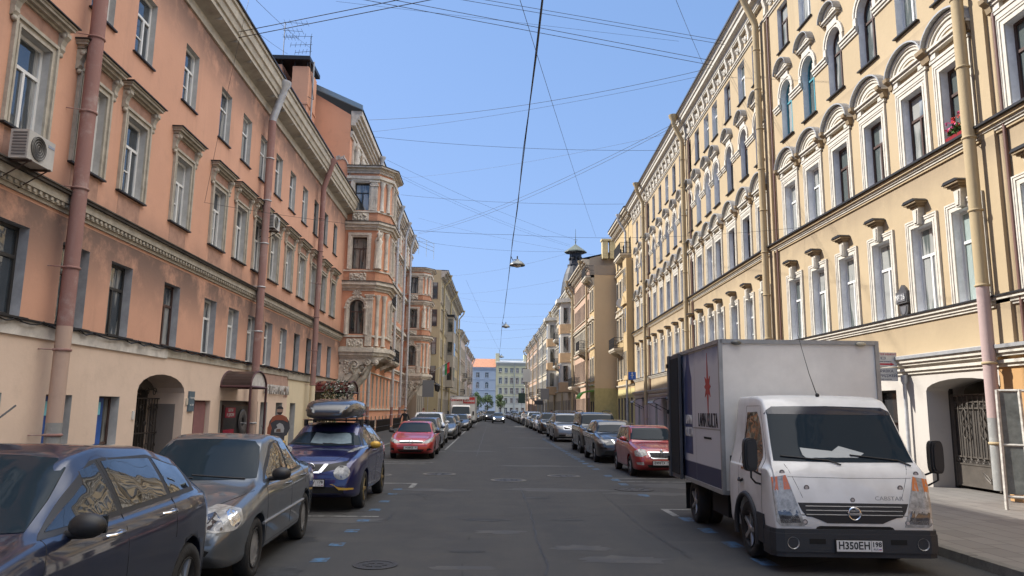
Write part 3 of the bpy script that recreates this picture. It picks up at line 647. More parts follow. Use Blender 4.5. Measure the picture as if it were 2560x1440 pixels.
# window prototypes
pf=lambda L:[(o,d*.62 if d<.25 else d) for o,d in L]
def e1(mb):
    hw=q1[0]/2; P=[(hw,-.02),(hw,q1[1]),(-hw,q1[1]),(-hw,-.02)]
    mb.sweep(P,pf([(0,0),(0,.06),(.06,.06),(.06,.04),(.12,.04),(.12,.075),(.18,.075),(.18,.10),(.22,.10),(.22,0)]),1)
def e1key(mb):
    z=q1[1]; mb.prism([(-.09,z+.02),(.09,z+.02),(.14,z+.46),(-.14,z+.46)],'y',-.17,.0,0); mb.prism([(-.055,z+.06),(.055,z+.06),(.09,z+.40),(-.09,z+.40)],'y',-.20,-.17,0)
    for k,(a,d) in enumerate(((.17,.20),(.22,.26),(.28,.32))): mb.box(-a,a,-d,0,z+.46+k*.05,z+.51+k*.05,1)
    mb.prism([(-.32,z+.61),(.32,z+.61),(.22,z+.68),(-.22,z+.68)],'y',-.35,0,2)
def e2(mb):
    hw=q2[0]/2; P=[(hw,-.02),(hw,q2[1]),(-hw,q2[1]),(-hw,-.02)]
    mb.sweep(P,pf([(0,0),(0,.06),(.06,.06),(.06,.035),(.13,.035),(.13,.07),(.19,.07),(.19,.095),(.235,.095),(.235,0)]),1)
def e2hood(mb):
    mb.box(-.74,.74,-.055,.02,2.25,2.34,0); mb.box(-.80,.80,-.08,.02,2.34,2.42,0)
    for s in(-1,1):
        mb.box(s*.62-.13,s*.62+.13,-.10,.02,2.42,2.58,0)
        mb.prism([(0,2.78),(-.30,2.78),(-.28,2.68),(-.16,2.60),(-.12,2.45),(0,2.42)],'x',s*.80-.09,s*.80+.09,2)
    mb.box(-.86,.86,-.14,.02,2.58,2.66,0); mb.box(-.92,.92,-.20,.02,2.66,2.72,0)
    r=.86; P=arcpts(0,2.72,r,0,math.pi,14,.62)
    mb.sweep(P,pf([(-.40,0),(-.40,.05),(-.32,.05),(-.32,.09),(-.24,.09),(-.24,.06),(-.16,.06),(-.16,.13),(-.08,.13),(-.08,.20),(.0,.20),(.0,0)]),0)
    Q=arcpts(0,2.72,r+.03,0,math.pi,14,.66); mb.sweep(Q,pf([(-.01,0),(-.01,.25),(.03,.25),(.03,0)]),1)
def e3(mb):
    w,h,ar=q3; P=[(w/2,.85)]+arcpts(0,h-ar,w/2,0,math.pi,12,ar)+[(-w/2,.85)]
    mb.sweep([(w/2,h-ar)]+arcpts(0,h-ar,w/2,0,math.pi,12,ar)[1:-1]+[(-w/2,h-ar)],pf([(0,0),(0,.06),(.07,.06),(.07,.04),(.13,.04),(.13,.10),(.21,.10),(.21,0)]),1)
    for s in(-1,1):
        a,b=sorted((s*(w/2),s*(w/2+.24))); mb.box(a,b,-.05,.02,.95,h-ar,1) if False else None
        a,b=sorted((s*(w/2),s*(w/2+.58)));
        for (z0,z1,d) in ((1.28,1.36,.05),(1.36,1.46,.09),(1.46,1.52,.13)): mb.box(a,b,-d,.02,z0,z1,1)
        a,b=sorted((s*(w/2+.002),s*(w/2+.19))); mb.box(a,b,-.07,.02,1.52,h-ar,1)
    mb.box(-.58,.58,-.10,.2,-.04,.0,2)
def e3hood(mb):
    # white panel rising from the arch, little arched pediment on top
    mb.prism([(-.36,2.35),(.36,2.35),(.33,2.62),(-.33,2.62)],'y',-.06,0,0)
    mb.box(-.52,.52,-.12,.02,2.62,2.68,0); mb.box(-.58,.58,-.18,.02,2.68,2.73,0)
    P=arcpts(0,2.73,.56,0,math.pi,12,.42); mb.sweep(P,pf([(-.28,0),(-.28,.05),(-.2,.05),(-.2,.09),(-.1,.09),(-.1,.16),(0,.16),(0,0)]),0)
    Q=arcpts(0,2.73,.58,0,math.pi,12,.45); mb.sweep(Q,pf([(0,0),(0,.27),(.03,.27),(.03,0)]),1)
    mb.prism([(0,2.80),(-.22,2.80),(-.2,2.72),(-.1,2.62),(0,2.5)],'x',-.60,-.46,2)
def e4(mb): mb.box(-.58,.58,-.08,.2,-.04,.0,2)
EM=[mat('right reveal grey',(.80,.80,.80),.85,var=.2),TRIM_R,BLACKTIN]
PANER=pane_mat('pane right',(.085,.10,.095),(.50,.50,.47),.8,spec=.6); PANEG=pane_mat('pane right blinds',(.12,.17,.16),(.42,.50,.47),.9,spec=.5)
E1=proto(*q1,.19,e1,EM,[('T',WFRAME),('Toff',WFRAME)],[PANEG,PANER]); 
E2=proto(*q2,.20,e2,EM,[('T',WFRAME),('T',BFRAME)],[PANER,PANE]); 
E3=proto(*q3,.22,e3,EM,[('Tc',WFRAME),('Tc',BFRAME),('Tc',TEAL)],[PANER,PANE]); 
E4=proto(*q4,.17,e4,EM,[('T',WFRAME),('T',BFRAME)],[PANER])
def sub(fn,name,mats): mb=MB(); fn(mb); return mb.mesh(name,mats)
SANDST=mat('corbel ochre',(.30,.22,.13),.85,var=.3)
K1=sub(e1key,'keystone',[TRIM_R,SANDST,BLACKTIN]); K2=sub(e2hood,'hood',[TRIM_R,GREYTIN,SANDST]); K3=sub(e3hood,'hood',[TRIM_R,GREYTIN,SANDST])
rnd=random.Random(2)
for us,rz in ((un,0),(uf,AF)):
    for u in us:
        y=29-u; far=rz!=0
        o=put(E_,E1,u,4.62,0 if not far else rnd.choice((0,0,1)),0 if 12<y<18 else 1,rz=rz); place(K1,'keystone',o)
        k=0 if (y>24 or y<12) and not far else (1 if not far else rnd.choice((0,1,1)))
        o=put(E_,E2,u,8.60,k,1 if far else 0,rz=rz); place(K2,'hood',o)
        k=2 if (23.8<y<27.5 and not far) else (1 if 20<y<22 else rnd.choice((0,1)))
        o=put(E_,E3,u,12.48,k,1 if far else 0,rz=rz); place(K3,'hood',o)
        put(E_,E4,u,16.15,1 if (not far and y<23) else rnd.choice((0,1)),rz=rz)
# gateway near right
u,z,w,h,ar=gateR
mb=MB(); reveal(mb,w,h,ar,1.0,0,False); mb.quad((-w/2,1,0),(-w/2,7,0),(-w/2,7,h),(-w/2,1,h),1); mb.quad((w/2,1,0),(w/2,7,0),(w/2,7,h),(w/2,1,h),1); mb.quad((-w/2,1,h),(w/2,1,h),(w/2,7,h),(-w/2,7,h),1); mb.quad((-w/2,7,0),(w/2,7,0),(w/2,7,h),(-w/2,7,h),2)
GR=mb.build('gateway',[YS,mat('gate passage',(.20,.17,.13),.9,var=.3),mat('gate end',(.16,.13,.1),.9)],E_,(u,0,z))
ST=mat('grey brown gate steel',(.12,.105,.09),.5,metal=.35,var=.25)
gt=mb=MB(); gy=.62; gw_=1.62; x0=-w/2+.06
mb.box(-w/2,-w/2+.05,gy-.04,gy+.06,0,h,1)
mb.box(x0,x0+gw_,gy,gy+.02,.10,.62,0)
mb.box(x0,x0+gw_,gy+.03,gy+.04,.62,2.3,2)
for xx in (x0,x0+gw_): mb.box(xx-.03,xx+.03,gy-.03,gy+.03,.05,2.34,0)
for zz in (.10,.62,.80,2.0,2.16,2.34): mb.box(x0,x0+gw_,gy-.02,gy+.02,zz-.018,zz+.018,0)
for i in range(9):
    x=x0+.2*i+.08; mb.box(x-.013,x+.013,gy-.035,gy-.01,.8,2.34,0)
for i in range(7): scroll(mb,x0+.14+.24*i,gy-.02,.71,.07,1 if i%2 else -1,.01); scroll(mb,x0+.14+.24*i,gy-.02,2.08,.06,1 if i%2 else -1,.01)
for cx in (x0+.55,x0+1.25):
    for s in(-1,1):
        mb.tube([(cx+s*.02,gy-.05,1.25),(cx+s*.1,gy-.05,1.35),(cx+s*.02,gy-.05,1.5),(cx+s*.11,gy-.05,1.62),(cx+s*.02,gy-.05,1.74),(cx+s*.09,gy-.05,1.88),(cx,gy-.05,2.0)],.016,5)
for s in(-1,1): mb.tube([(x0+1.3,gy-.02,.28),(x0+1.3+s*.1,gy-.02,.38),(x0+1.3+s*.28,gy-.02,.46),(x0+1.3+s*.16,gy-.02,.32),(x0+1.3,gy-.02,.22)],.012,4)
mb.box(x0+gw_+.12,w/2,gy+.05,gy+.12,0,h-.2,1)
mb.build('steel_gate',[ST,mat('gate black',(.025,.022,.02),.6),mat('gate sheet',(.06,.052,.045),.6,var=.3)],GR)
# pipes
YP=stucco('yellow pipe paint',(.42,.33,.20),(.3,.2,.1),gamt=.4,streak=.5); PP=stucco('pink grey pipe foot',(.42,.31,.29),(.35,.33,.30),gamt=.9,streak=.3)
def epipe(y=None,s=None):
    if y is not None: u=nearframe(y); return downpipe(E_,'downpipe',u,0,19.8,[1.9,4.85],[STK,PP,YP,YP],r=.135,out=.30,eave=.8)
    o=downpipe(E_,'downpipe',-s*math.cos(AF)*1.0,0-s*math.sin(AF)*-1*0,19.8,[2.4],[PP,YP,YP],r=.135,out=.30,eave=.8); o.location=(0,0,0); o.rotation_euler=(0,0,AF); return o
epipe(16.15); epipe(29.0); epipe(s=13.9); epipe(s=27.75)
MAR=mat('maroon conduit',(.13,.06,.045),.6)
for (u,rz) in ((nearframe(28.3),0),(-13.2,AF),(-27.1,AF),(nearframe(15.3),0)):
    mb=MB(); mb.tube([(u,-.06,3.5),(u,-.06,18.3)],.045,6,caps=False); mb.build('conduit',MAR,E_,rz=rz)
    mb=MB(); mb.box(u-.75,u-.30,-.09,.02,3.5,18.2,0); mb.build('pilaster_strip',YR,E_,rz=rz)
# small pink outcrops: lower slim pipe beside the gate
mb=MB(); mb.tube([(nearframe(19.9),-.12,.3),(nearframe(19.9),-.12,2.9)],.05,8,m=0); mb.lathe([(.05,2.75),(.09,2.85),(.09,3.0)],8,c=(nearframe(19.9),-.12,0)); mb.build('downpipe',ZINC,E_)
# plaques and shop signs
PL=mat('plaque dark grey',(.09,.09,.095),.5,metal=.3)
mb=MB(); pts=arcpts(0,0,.22,math.pi,2*math.pi,10,.42); mb.prism(pts,'y',-.07,0); mb.box(-.26,.26,-.13,0,0,.33); mb.box(-.21,.21,-.15,-.12,.05,.27,1); mb.prism([(-.2,.33),(.2,.33),(.12,.43),(0,.52),(-.12,.43)],'y',-.09,0); mb.prism(arcpts(0,-.08,.13,math.pi,2*math.pi,8,.22),'y',-.085,-.07,1)
o=mb.build('house_number_plaque',[PL,mat('plaque face',(.14,.14,.15),.45)],E_,(nearframe(19.75),0,4.95)); text('№ 26',.19,LW,o,(0,-.155,.16))
SB=mat('sign board white',(.60,.60,.58),.5,var=.1); SR=mat('sign red',(.5,.03,.05),.5); SBL=mat('sign text blue',(.03,.04,.10),.5)
o=thing('hanging_shop_sign','white cartridge refill sign with a red arrow jutting from the wall behind the truck','sign',(XR-.60,20.1,2.85)); o.scale=(.66,.66,.63)
def flagsign(par,z,h,w=1.25): mb=MB(); mb.box(-w/2,w/2,-.03,.03,0,h); return mb.build('panel',SB,par,(0,0,z))
p=flagsign(o,.62,.62); text('КОМПЬЮТЕР РЕМОНТ',.115,SR,p,(0,-.034,.53)); text('компьютерной оргтехники',.06,SBL,p,(0,-.034,.22))
mb=MB(); mb.box(-.5,.35,-.036,-.03,.07,.14); mb.prism([(.35,.04),(.52,.105),(.35,.17)],'y',-.036,-.03); mb.build('arrow',SR,p)
mb=MB(); 
for x in(-.3,.05): mb.box(x-.1,x+.1,-.036,-.03,.32,.42,0); mb.box(x-.07,x+.07,-.038,-.035,.34,.40,1)
mb.build('pictogram',[SBL,SB],p)
p=flagsign(o,.0,.56); text('ЗАПРАВКА',.17,SBL,p,(0,-.034,.42)); text('КАРТРИДЖЕЙ',.165,SBL,p,(0,-.034,.22)); text('с гарантией качества',.07,SBL,p,(0,-.034,.07))
mb=MB(); mb.tube([(.6,0,.75),(.78,0,.75)],.02,5); mb.tube([(.6,0,.4),(.78,0,.4)],.02,5); mb.build('bracket',ZINC,o)
# flower box with geraniums on the second floor sill
fx=thing('flower_box','red flower box of pink and red geraniums on a windowsill beside the drainpipe','flowers',(XR+.05,16.95,8.62),R(-90))
mb=MB(); mb.prism([(-.08,0),(.10,0),(.13,.16),(-.12,.16)],'x',-.42,.42); mb.build('box',mat('box red',(.30,.02,.03),.5),fx)
LEAF=mat('geranium leaf',(.07,.16,.03),.6,var=.5,varscale=9); FP=mat('flower pink',(.65,.08,.25),.6); FR=mat('flower red',(.7,.05,.03),.6)
mb=MB(); rnd=random.Random(9)
def leafcloud(mb,n,cx,cy,cz,rx,ry,rz_,s,mats=(0,),rnd=rnd):
    for i in range(n):
        while True:
            p=Vector((rnd.uniform(-1,1),rnd.uniform(-1,1),rnd.uniform(-1,1)))
            if p.length<1: break
        c=Vector((cx+p.x*rx,cy+p.y*ry,cz+p.z*rz_)); a=Vector((rnd.gauss(0,1),rnd.gauss(0,1),rnd.gauss(0,1))).normalized(); b=a.orthogonal().normalized(); cc=a.cross(b)
        q=s*rnd.uniform(.6,1.3); mb.add([c+b*q,c+cc*q*.6,c-b*q,c-cc*q*.6],[(0,1,2,3)],rnd.choice(mats))
leafcloud(mb,330,0,0,.27,.42,.16,.17,.045); mb.build('foliage',LEAF,fx)
for (nm,mm,n) in (('pink_blossom',FP,9),('red_blossom',FR,6)):
    for k in range(n):
        mb=MB(); c=(rnd.uniform(-.4,.4),rnd.uniform(-.2,.0),rnd.uniform(.32,.62)); leafcloud(mb,16,*c,.055,.055,.045,.028); mb.build(nm,mm,fx)
# ================================================================== ORNATE ORANGE HOUSE WITH BAYS (left)
CREAM=mat('carved cream stone',(.60,.54,.45),.85,var=.35,varscale=3,bump=(12,.6)); CREAMD=mat('carved cream sooty',(.46,.41,.33),.9,var=.6,varscale=2.2,bump=(10,.6))
ORB=stucco('orange render',(.68,.34,.21),(.14,.08,.055),gamt=.35,streak=.2,zlines=((5.6,7,.6),(9.8,10.8,.5),(13.7,14.6,.5)))
B=thing('bay_window_house','ornate orange house with two carved corner bays and statues on the left','building',(XL,0,0),R(90))
bc=[54.6,56.6,58.8,61,63.3,65.5,67.7,70,72.3,74.6,76.8,79]
hb=[(u,10.6,1.0,2.2,0) for u in bc]+[(u,6.5,1.0,2.2,.5) for u in bc]+[(u,14.5,1.0,1.9,0) for u in bc]+[(u,1.9,.9,2.6,0) for u in bc]+[(u,.35,.7,.9,.35) for u in bc]
mb=MB(); wall(mb,46.8,88,0,19.8,hb,0)
# fire wall facing the camera, rising above the neighbour
mb.poly([(46.8,0,0),(46.8,0,21.0),(46.8,3.9,23.3),(46.8,9,25.6),(46.8,13,24),(46.8,13,0)],0)
mb.poly([(88,0,0),(88,0,21.0),(88,3.9,23.3),(88,9,25.6),(88,13,24),(88,13,0)][::-1],0)
mb.build('wall',ORB,B)
mb=MB(); mb.add([(46.6,-.75,21.45),(88,-.75,21.45),(88,3.9,23.5),(46.6,3.9,23.5),(88,9,25.8),(46.6,9,25.8),(88,13.3,24),(46.6,13.3,24)],[(0,1,2,3),(3,2,4,5),(5,4,6,7)],0)
for a,b in (((-.75,21.3),(3.9,23.35)),((3.9,23.35),(9,25.65))): mb.prism([(a[0],a[1]),(b[0],b[1]),(b[0],b[1]+.32),(a[0],a[1]+.32)],'x',46.55,46.75,1)
mb.build('roof',[BLACKTIN,mat('bluish roof tin',(.20,.26,.30),.4,metal=.4)],B)
mb=MB()
for a,b in ((46.8,88),):
    for (z0,z1,d) in ((19.5,19.7,.1),(19.7,19.9,.18),(20.3,20.5,.3),(20.5,20.7,.42),(20.7,20.95,.55),(20.95,21.3,.7)): mb.box(a,b,-d,.02,z0,z1)
    for (z0,z1,d) in ((5.3,5.5,.15),(5.5,5.65,.3),(9.4,9.6,.15),(9.6,9.85,.35),(13.3,13.5,.15),(13.5,13.75,.35),(16.9,17.1,.15),(17.1,17.3,.35),(4.6,4.7,.12),(1.7,1.8,.1)): mb.box(a,b,-d,.02,z0,z1)
mb.build('cornice',[CREAM],B)
def bsur(mb,w,h,ar,top=True):
    P=[(w/2,-.02)]+(arcpts(0,h-ar,w/2,0,math.pi,10,ar) if ar else [(w/2,h),(-w/2,h)])+[(-w/2,-.02)]
    mb.sweep(P,[(0,0),(0,.08),(.10,.08),(.10,.14),(.26,.14),(.26,0)],1)
    if top: mb.box(-w/2-.4,w/2+.4,-.28,.02,h+.32,h+.42,1); mb.ball((0,-.1,h+.25),.16,1,6,4)
def simple_win(name,w,h,ar,depth,sur,mats,fm,pm,style='T',t=.07):
    mb=MB(); reveal(mb,w,h,ar,depth,0); sur(mb)
    me=mb.mesh(name,mats+[fm,pm]); return me
def combo(w,h,ar,depth,sur,rev,trim,tin,fm,pm,style='T',t=.07,jit=0):
    """far window: reveal, trim, frame and pane in one mesh"""
    mb=MB(); reveal(mb,w,h,ar,depth,0); sur(mb)
    f=frame_mesh('x',w,h,ar,depth,style,fm,t); mb.add([v.co for v in f.vertices],[tuple(p.vertices) for p in f.polygons],3); D.meshes.remove(f)
    mb.poly([(x,depth+.025,z) for x,z in hole_path(w,h,ar)],4)
    return mb.mesh('window',[rev,trim,tin,fm,pm])
W2=combo(1.0,2.2,.5,.3,lambda m:bsur(m,1.0,2.2,.5),CREAM,CREAM,BLACKTIN,BFRAME,PANED); W3=combo(1.0,2.2,0,.3,lambda m:bsur(m,1.0,2.2,0),CREAM,CREAM,BLACKTIN,BFRAME,PANED)
W4=combo(1.0,1.9,0,.3,lambda m:bsur(m,1.0,1.9,0,False),CREAM,CREAM,BLACKTIN,WFRAME,PANE); W1=combo(.9,2.6,0,.3,lambda m:m.box(-.6,.6,-.08,.02,-.12,-.03,1),CREAM,CREAM,BLACKTIN,WFRAME,PANE)
W0=combo(.7,.9,.35,.3,lambda m:m.box(-.45,.45,-.06,.02,-.1,-.03,1),CREAM,CREAM,BLACKTIN,BFRAME,PANED)
for u in bc:
    for me,z in ((W2,6.5),(W3,10.6),(W4,14.5),(W1,1.9),(W0,.35)): place(me,'window',B,(u,0,z))
def statue_pts(mb,x,y,z,s=1,m=0,lean=0):
    """robed figure with one arm raised"""
    mb.tube([(x,y,z),(x+.02*s,y,z+.5*s),(x,y-.03*s,z+.95*s),(x+.02,y,z+1.15*s),(x,y-.02*s,z+1.45*s),(x,y,z+1.62*s),(x,y,z+1.7*s)],[.22*s,.19*s,.2*s,.15*s,.22*s,.12*s,.06*s],9,m)
    mb.ball((x,y-.03*s,z+1.8*s),.13*s,m,8,6)
    for sd in(-1,1): mb.tube([(x+sd*.2*s,y,z+1.5*s),(x+sd*.34*s,y-.08*s,z+1.62*s),(x+sd*.2*s,y-.05*s,z+1.95*s)],[.08*s,.065*s,.05*s],6,m)
    for k in range(4): a=k*1.3; mb.tube([(x+.2*s*math.cos(a),y+.14*s*math.sin(a),z),(x+.14*s*math.cos(a+.5),y+.12*s*math.sin(a+.5),z+1.1*s)],[.05*s,.03*s],5,m)
for i,u in enumerate([48,50,52.3,55.5,57.6,60,62.2,64.4,66.6,69,71,73.4,78,80.5]):
    mb=MB(); statue_pts(mb,u,-.25,17.35,1.05); mb.box(u-.45,u+.45,-.12,.02,17.3,19.6); mb.build('relief_statue',CREAM,B)
def off_poly(P,d):
    n=len(P); out=[]
    for i in range(n):
        a,p,b=P[i-1] if i else None,P[i],P[i+1] if i<n-1 else None
        ns=[]
        for q,w in ((a,p),(p,b)):
            if q is None or w is None: continue
            dx,dy=w[0]-q[0],w[1]-q[1]; l=math.hypot(dx,dy); ns.append((dy/l,-dx/l))
        if len(ns)==1: nx,ny=ns[0]
        else: nx,ny=ns[0][0]+ns[1][0],ns[0][1]+ns[1][1]; l=math.hypot(nx,ny); nx/=l; ny/=l; k=nx*ns[0][0]+ny*ns[0][1]; nx/=k; ny/=k
        out.append((p[0]+nx*d,p[1]+ny*d))
    return out
PLAN=[(0,.0),(0,-2.0),(.9,-2.7),(3.3,-2.7),(4.1,-2.0),(4.1,0)]
def plan_prism(mb,d,z0,z1,m=0):
    P=[(x,y) for x,y in off_poly([(x,y) for x,y in PLAN],-d)] if False else None
    Q=off_poly(PLAN,d)
    # PLAN runs clockwise seen from above: outward is to the left of travel, hence the sign
    cx=2; ok=abs(Q[2][1])>abs(PLAN[2][1])
    if (d>0)!=ok: Q=off_poly(PLAN,-d)
    Q[0]=(Q[0][0],.05); Q[-1]=(Q[-1][0],.05)
    mb.prism(Q,'z',z0,z1,m)
def bay(root,x0,top,label_parts=True,dz=1.0):
    bp=place(None,'bay_window',root) if False else None
    mb=MB(); plan_prism(mb,0.0,5.62,17.0,0)
    segs=[((0,0),(0,-2.0)),((0,-2.0),(.9,-2.7)),((.9,-2.7),(3.3,-2.7))]
    # body as wall sheets with openings on the three seen faces
    mb=MB(); frames=[]
    for (a,b) in segs:
        L_=math.hypot(b[0]-a[0],b[1]-a[1]); rz=math.atan2(b[1]-a[1],b[0]-a[0]); frames.append((a,L_,rz))
    fcs=[]
    for k,(a,L_,rz) in enumerate(frames):
        cs=[.95] if k==0 else ([] if k==1 else [1.2]); w=.95 if k==0 else (.6 if k==1 else 1.0)
        h=[(c,6.5,w,2.2,.45) for c in cs]+[(c,10.66,w,2.1,0) for c in cs]+[(c,14.53,w,1.85,0) for c in cs]
        t=MB(); wall(t,0,L_,5.6,17.0,h,0)
        R2=Matrix.Rotation(rz,4,'Z'); R2.translation=Vector((a[0],a[1],0)); mb.add([R2@Vector(v) for v in t.v],t.f,0)
        fcs.append((a,rz,cs,w))
    mb.quad((3.3,-2.7,5.6),(4.1,-2,5.6),(4.1,-2,17),(3.3,-2.7,17)); mb.quad((4.1,-2,5.6),(4.1,0,5.6),(4.1,0,17),(4.1,-2,17)); mb.prism([(x,y) for x,y in PLAN],'z',16.99,17.0)
    bo=mb.build('bay_window',ORB,root,(x0,0,0))
    for (a,rz,cs,w) in fcs:
        for c in cs:
            x=a[0]+c*math.cos(rz); y=a[1]+c*math.sin(rz)
            for me,z in ((combo(w,2.2,.45,.25,lambda m:bsur(m,w,2.2,.45,False),CREAM,CREAM,BLACKTIN,BFRAME,PANED),6.5),(combo(w,2.1,0,.25,lambda m:bsur(m,w,2.1,0,False),CREAM,CREAM,BLACKTIN,BFRAME,PANED),10.66),(combo(w,1.85,0,.25,lambda m:bsur(m,w,1.85,0,False),CREAM,CREAM,BLACKTIN,DFRAME,PANE),14.53)):
                place(me,'window',bo,(x,y,z),rz)
    mb=MB()
    for (z0,z1,d,m) in ((5.0,5.15,.10,0),(5.15,5.35,.25,0),(5.35,5.6,.38,0),(5.6,5.7,.05,0),(6.3,6.42,.10,0),(9.25,9.4,.08,0),(9.4,9.6,.22,0),(9.6,9.8,.40,0),(9.8,9.86,.45,1),(10.5,10.6,.08,0),(13.2,13.35,.10,0),(13.35,13.55,.24,0),(13.55,13.7,.38,0),(13.7,13.75,.42,1),(14.38,14.48,.10,0),(16.45,16.6,.08,0),(16.6,16.8,.20,0),(17.0,17.15,.12,0),(17.15,17.3,.2,0),(17.3,17.4,.45,0),(17.4,17.45,.5,1)):
        plan_prism(mb,d,z0,z1,m)
        if z1 in (5.7,6.42,9.86,10.6,13.75,14.48,16.8,17.45): mb.build('ledge',[CREAM,mat('ledge soot',(.09,.08,.07),.9,var=.5)],bo); mb=MB()
    # pilaster with flutes on the camera side, panels of relief under the windows
    mb=MB()
    for (y0,z0,z1) in ((-1.96,5.75,9.0),(-1.96,14.5,16.45)):
        mb.box(-.12,.0,y0,y0+.42,z0,z1)
        for k in range(4): mb.box(-.15,-.12,y0+.04+k*.1,y0+.09+k*.1,z0+.15,z1-.3)
        mb.box(-.2,.0,y0-.06,y0+.48,z1-.32,z1-.22); mb.box(-.24,.0,y0-.1,y0+.52,z1-.08,z1)
        for k in range(4): mb.ball((-.16,y0+.05+k*.11,z1-.16),.08,0,6,4)
        mb.build('pilaster',CREAM,bo); mb=MB()
    for (z0,z1) in ((5.75,9.0),(10.7,13.1),(14.5,16.4)):      # paired shafts on the canted face
        for t in (.25,.75):
            px_,py_=.9*t,-2.0-.7*t; mb=MB(); mb.lathe([(.17,z0),(.13,z0+.15),(.11,z1-.35),(.19,z1-.1),(.19,z1)],8,c=(px_-.05,py_-.05,0)); mb.build('column',CREAM,bo)
    mb=MB(); rnd=random.Random(int(x0))
    for z in (5.95,10.15,14.1):
        mb.box(-.06,0,-1.45,-.4,z-.25,z+.25)
        for k in range(26): mb.ball((-.08,-1.4+rnd.random()*.95,z-.2+rnd.random()*.4),.045+.04*rnd.random(),0,6,4)
        mb.build('relief_panel',CREAM,bo); mb=MB()
    for k in range(9): a=math.pi*k/8; mb.ball((-.08,-.95+.62*math.cos(a),8.25+.62*math.sin(a)),.11,0,6,4)
    for k in range(7): a=math.pi*(k+.5)/7; mb.tube([(-.12,-.95,8.95),(-.16,-.95+.3*math.cos(a),8.98+.3*math.sin(a))],[.03,.06],5)
    for s in(-1,1): mb.lathe([(.13,6.45),(.1,6.6),(.1,7.9),(.15,8.1)],8,c=(-.08,-.95+s*.62,0)); mb.box(-.18,0,-.95+s*.62-.17,-.95+s*.62+.17,8.1,8.2)
    mb.build('carving',CREAM,bo)
    mb=MB(); mb2=Matrix.Translation((-.15,-2.15,10.65)); t=MB(); statue_pts(t,0,0,0,1.25); mb.add([mb2@Vector(v) for v in t.v],t.f,0,True); mb.build('caryatid',CREAM,bo)
    # corbel with volute and bent figure carrying the bay
    mb=MB(); prof=[(0,2.2),(-.25,2.3),(-.35,2.9),(-.55,3.5),(-1.0,4.0),(-1.35,4.55),(-1.9,4.7),(-2.5,4.85),(-2.8,5.05),(0,5.05)]
    mb.prism(prof,'x',.15,1.5,0); mb.prism([(0,3.0),(-.3,3.1),(-.6,3.6),(-1.3,4.55),(-2.4,4.85),(-2.5,5.03),(0,5.03)],'x',.0,.2,0)
    for (cy,cz,r) in ((-.95,4.55,.32),(-1.75,4.72,.24),(-2.3,4.7,.16)):
        mb.tube([(-.04,cy+r*(1-.8*i/18)*math.cos(i*.55),cz+r*(1-.8*i/18)*math.sin(i*.55)) for i in range(19)],.06,6); mb.ball((-.05,cy,cz),.09,0,8,6)
    for i in range(24): rr=rnd.random(); mb.ball((-.02,-.3-rnd.random()*.5,3.9+rnd.random()*.9),.05+.05*rnd.random(),0,6,4)
    mb.build('corbel',CREAM,bo)
    mb=MB()
    mb.tube([(.3,-.35,2.2),(.3,-.45,2.9),(.3,-.6,3.3),(.25,-.95,3.75),(.25,-1.2,4.15),(.25,-1.3,4.35)],[.16,.26,.24,.34,.30,.14],9); mb.ball((.2,-1.42,4.38),.2,0,9,7)
    mb.tube([(.1,-1.2,4.1),(-.1,-1.5,4.0),(-.05,-1.75,4.45)],[.13,.1,.08],7); mb.tube([(.1,-1.0,4.0),(-.1,-.75,4.3),(-.05,-.9,4.75)],[.13,.1,.07],7)
    mb.tube([(.25,-1.9,4.6),(.2,-1.6,3.9),(.25,-1.1,3.3),(.3,-.8,2.7),(.3,-.55,2.2)],[.2,.24,.22,.16,.1],8)
    mb.tube([(.2,-.5,2.9),(.1,-.25,3.3),(.1,-.35,3.9)],[.14,.16,.1],7)
    mb.build('atlas_statue',CREAMD,bo)
    return bo
bay(B,46.8,17.4); 
b2=bay(B,81.8,17.4)
def railing(root,x0,x1,y0,z,h,m,loc=(0,0,0),rz=0,name='balcony',slabm=None,lace=True):
    """balcony: slab, brackets and iron railing; x0..x1 along the wall, protruding to y0 (<0)"""
    mb=MB(); mb.box(x0,x1,y0,0,z-.18,z); mb.box(x0+.08,x1-.08,y0+.08,0,z-.3,z-.18)
    for x in (x0+.25,x1-.25): mb.prism([(0,z-.9),(-.12,z-.8),(y0+.2,z-.35),(y0+.2,z-.28),(0,z-.28)],'x',x-.07,x+.07)
    o=mb.build(name,slabm or CREAMD,root,loc,rz)
    mb=MB(); pts=[(x0+.04,0),(x0+.04,y0+.04),(x1-.04,y0+.04),(x1-.04,0)]
    for zz in (.05,h*.55,h): mb.tube([(x,y,z+zz) for x,y in pts],.022,4)
    for (a,b) in zip(pts[:-1],pts[1:]):
        n=max(2,int(math.hypot(b[0]-a[0],b[1]-a[1])/.12))
        for i in range(n+1): t=i/n; x,y=a[0]+(b[0]-a[0])*t,a[1]+(b[1]-a[1])*t; mb.tube([(x,y,z),(x,y,z+h)],.013,4,caps=False)
        if lace:
            for i in range(n): t=(i+.5)/n; x,y=a[0]+(b[0]-a[0])*t,a[1]+(b[1]-a[1])*t; mb.ball((x,y,z+h*.28),.055,0,5,4); mb.ball((x,y,z+h*.78),.04,0,5,4)
    mb.build('railing',m,o); return o
railing(B,58.2,62.5,-1.3,5.9,1.05,BLACKTIN); railing(B,64.5,68.0,-1.3,5.9,1.05,BLACKTIN); railing(B,60.0,64.8,-1.2,10.5,1.05,BLACKTIN); 
for y in (55.3,69.4,75.8,81.4): downpipe(B,'downpipe',y,0,21.0,[2.0],[RP,ZINC],r=.13,out=.55,zlow=.3,eave=.85)
mb=MB()
for a,b in ((46.9,55),(56,64),(66,72)):
    for z in(.5,1.0): mb.tube([(a,-1.15,z),(b,-1.15,z)],.02,4)
    x=a
    while x<b: mb.tube([(x,-1.15,.1),(x,-1.15,1.05)],.015,4); x+=.18
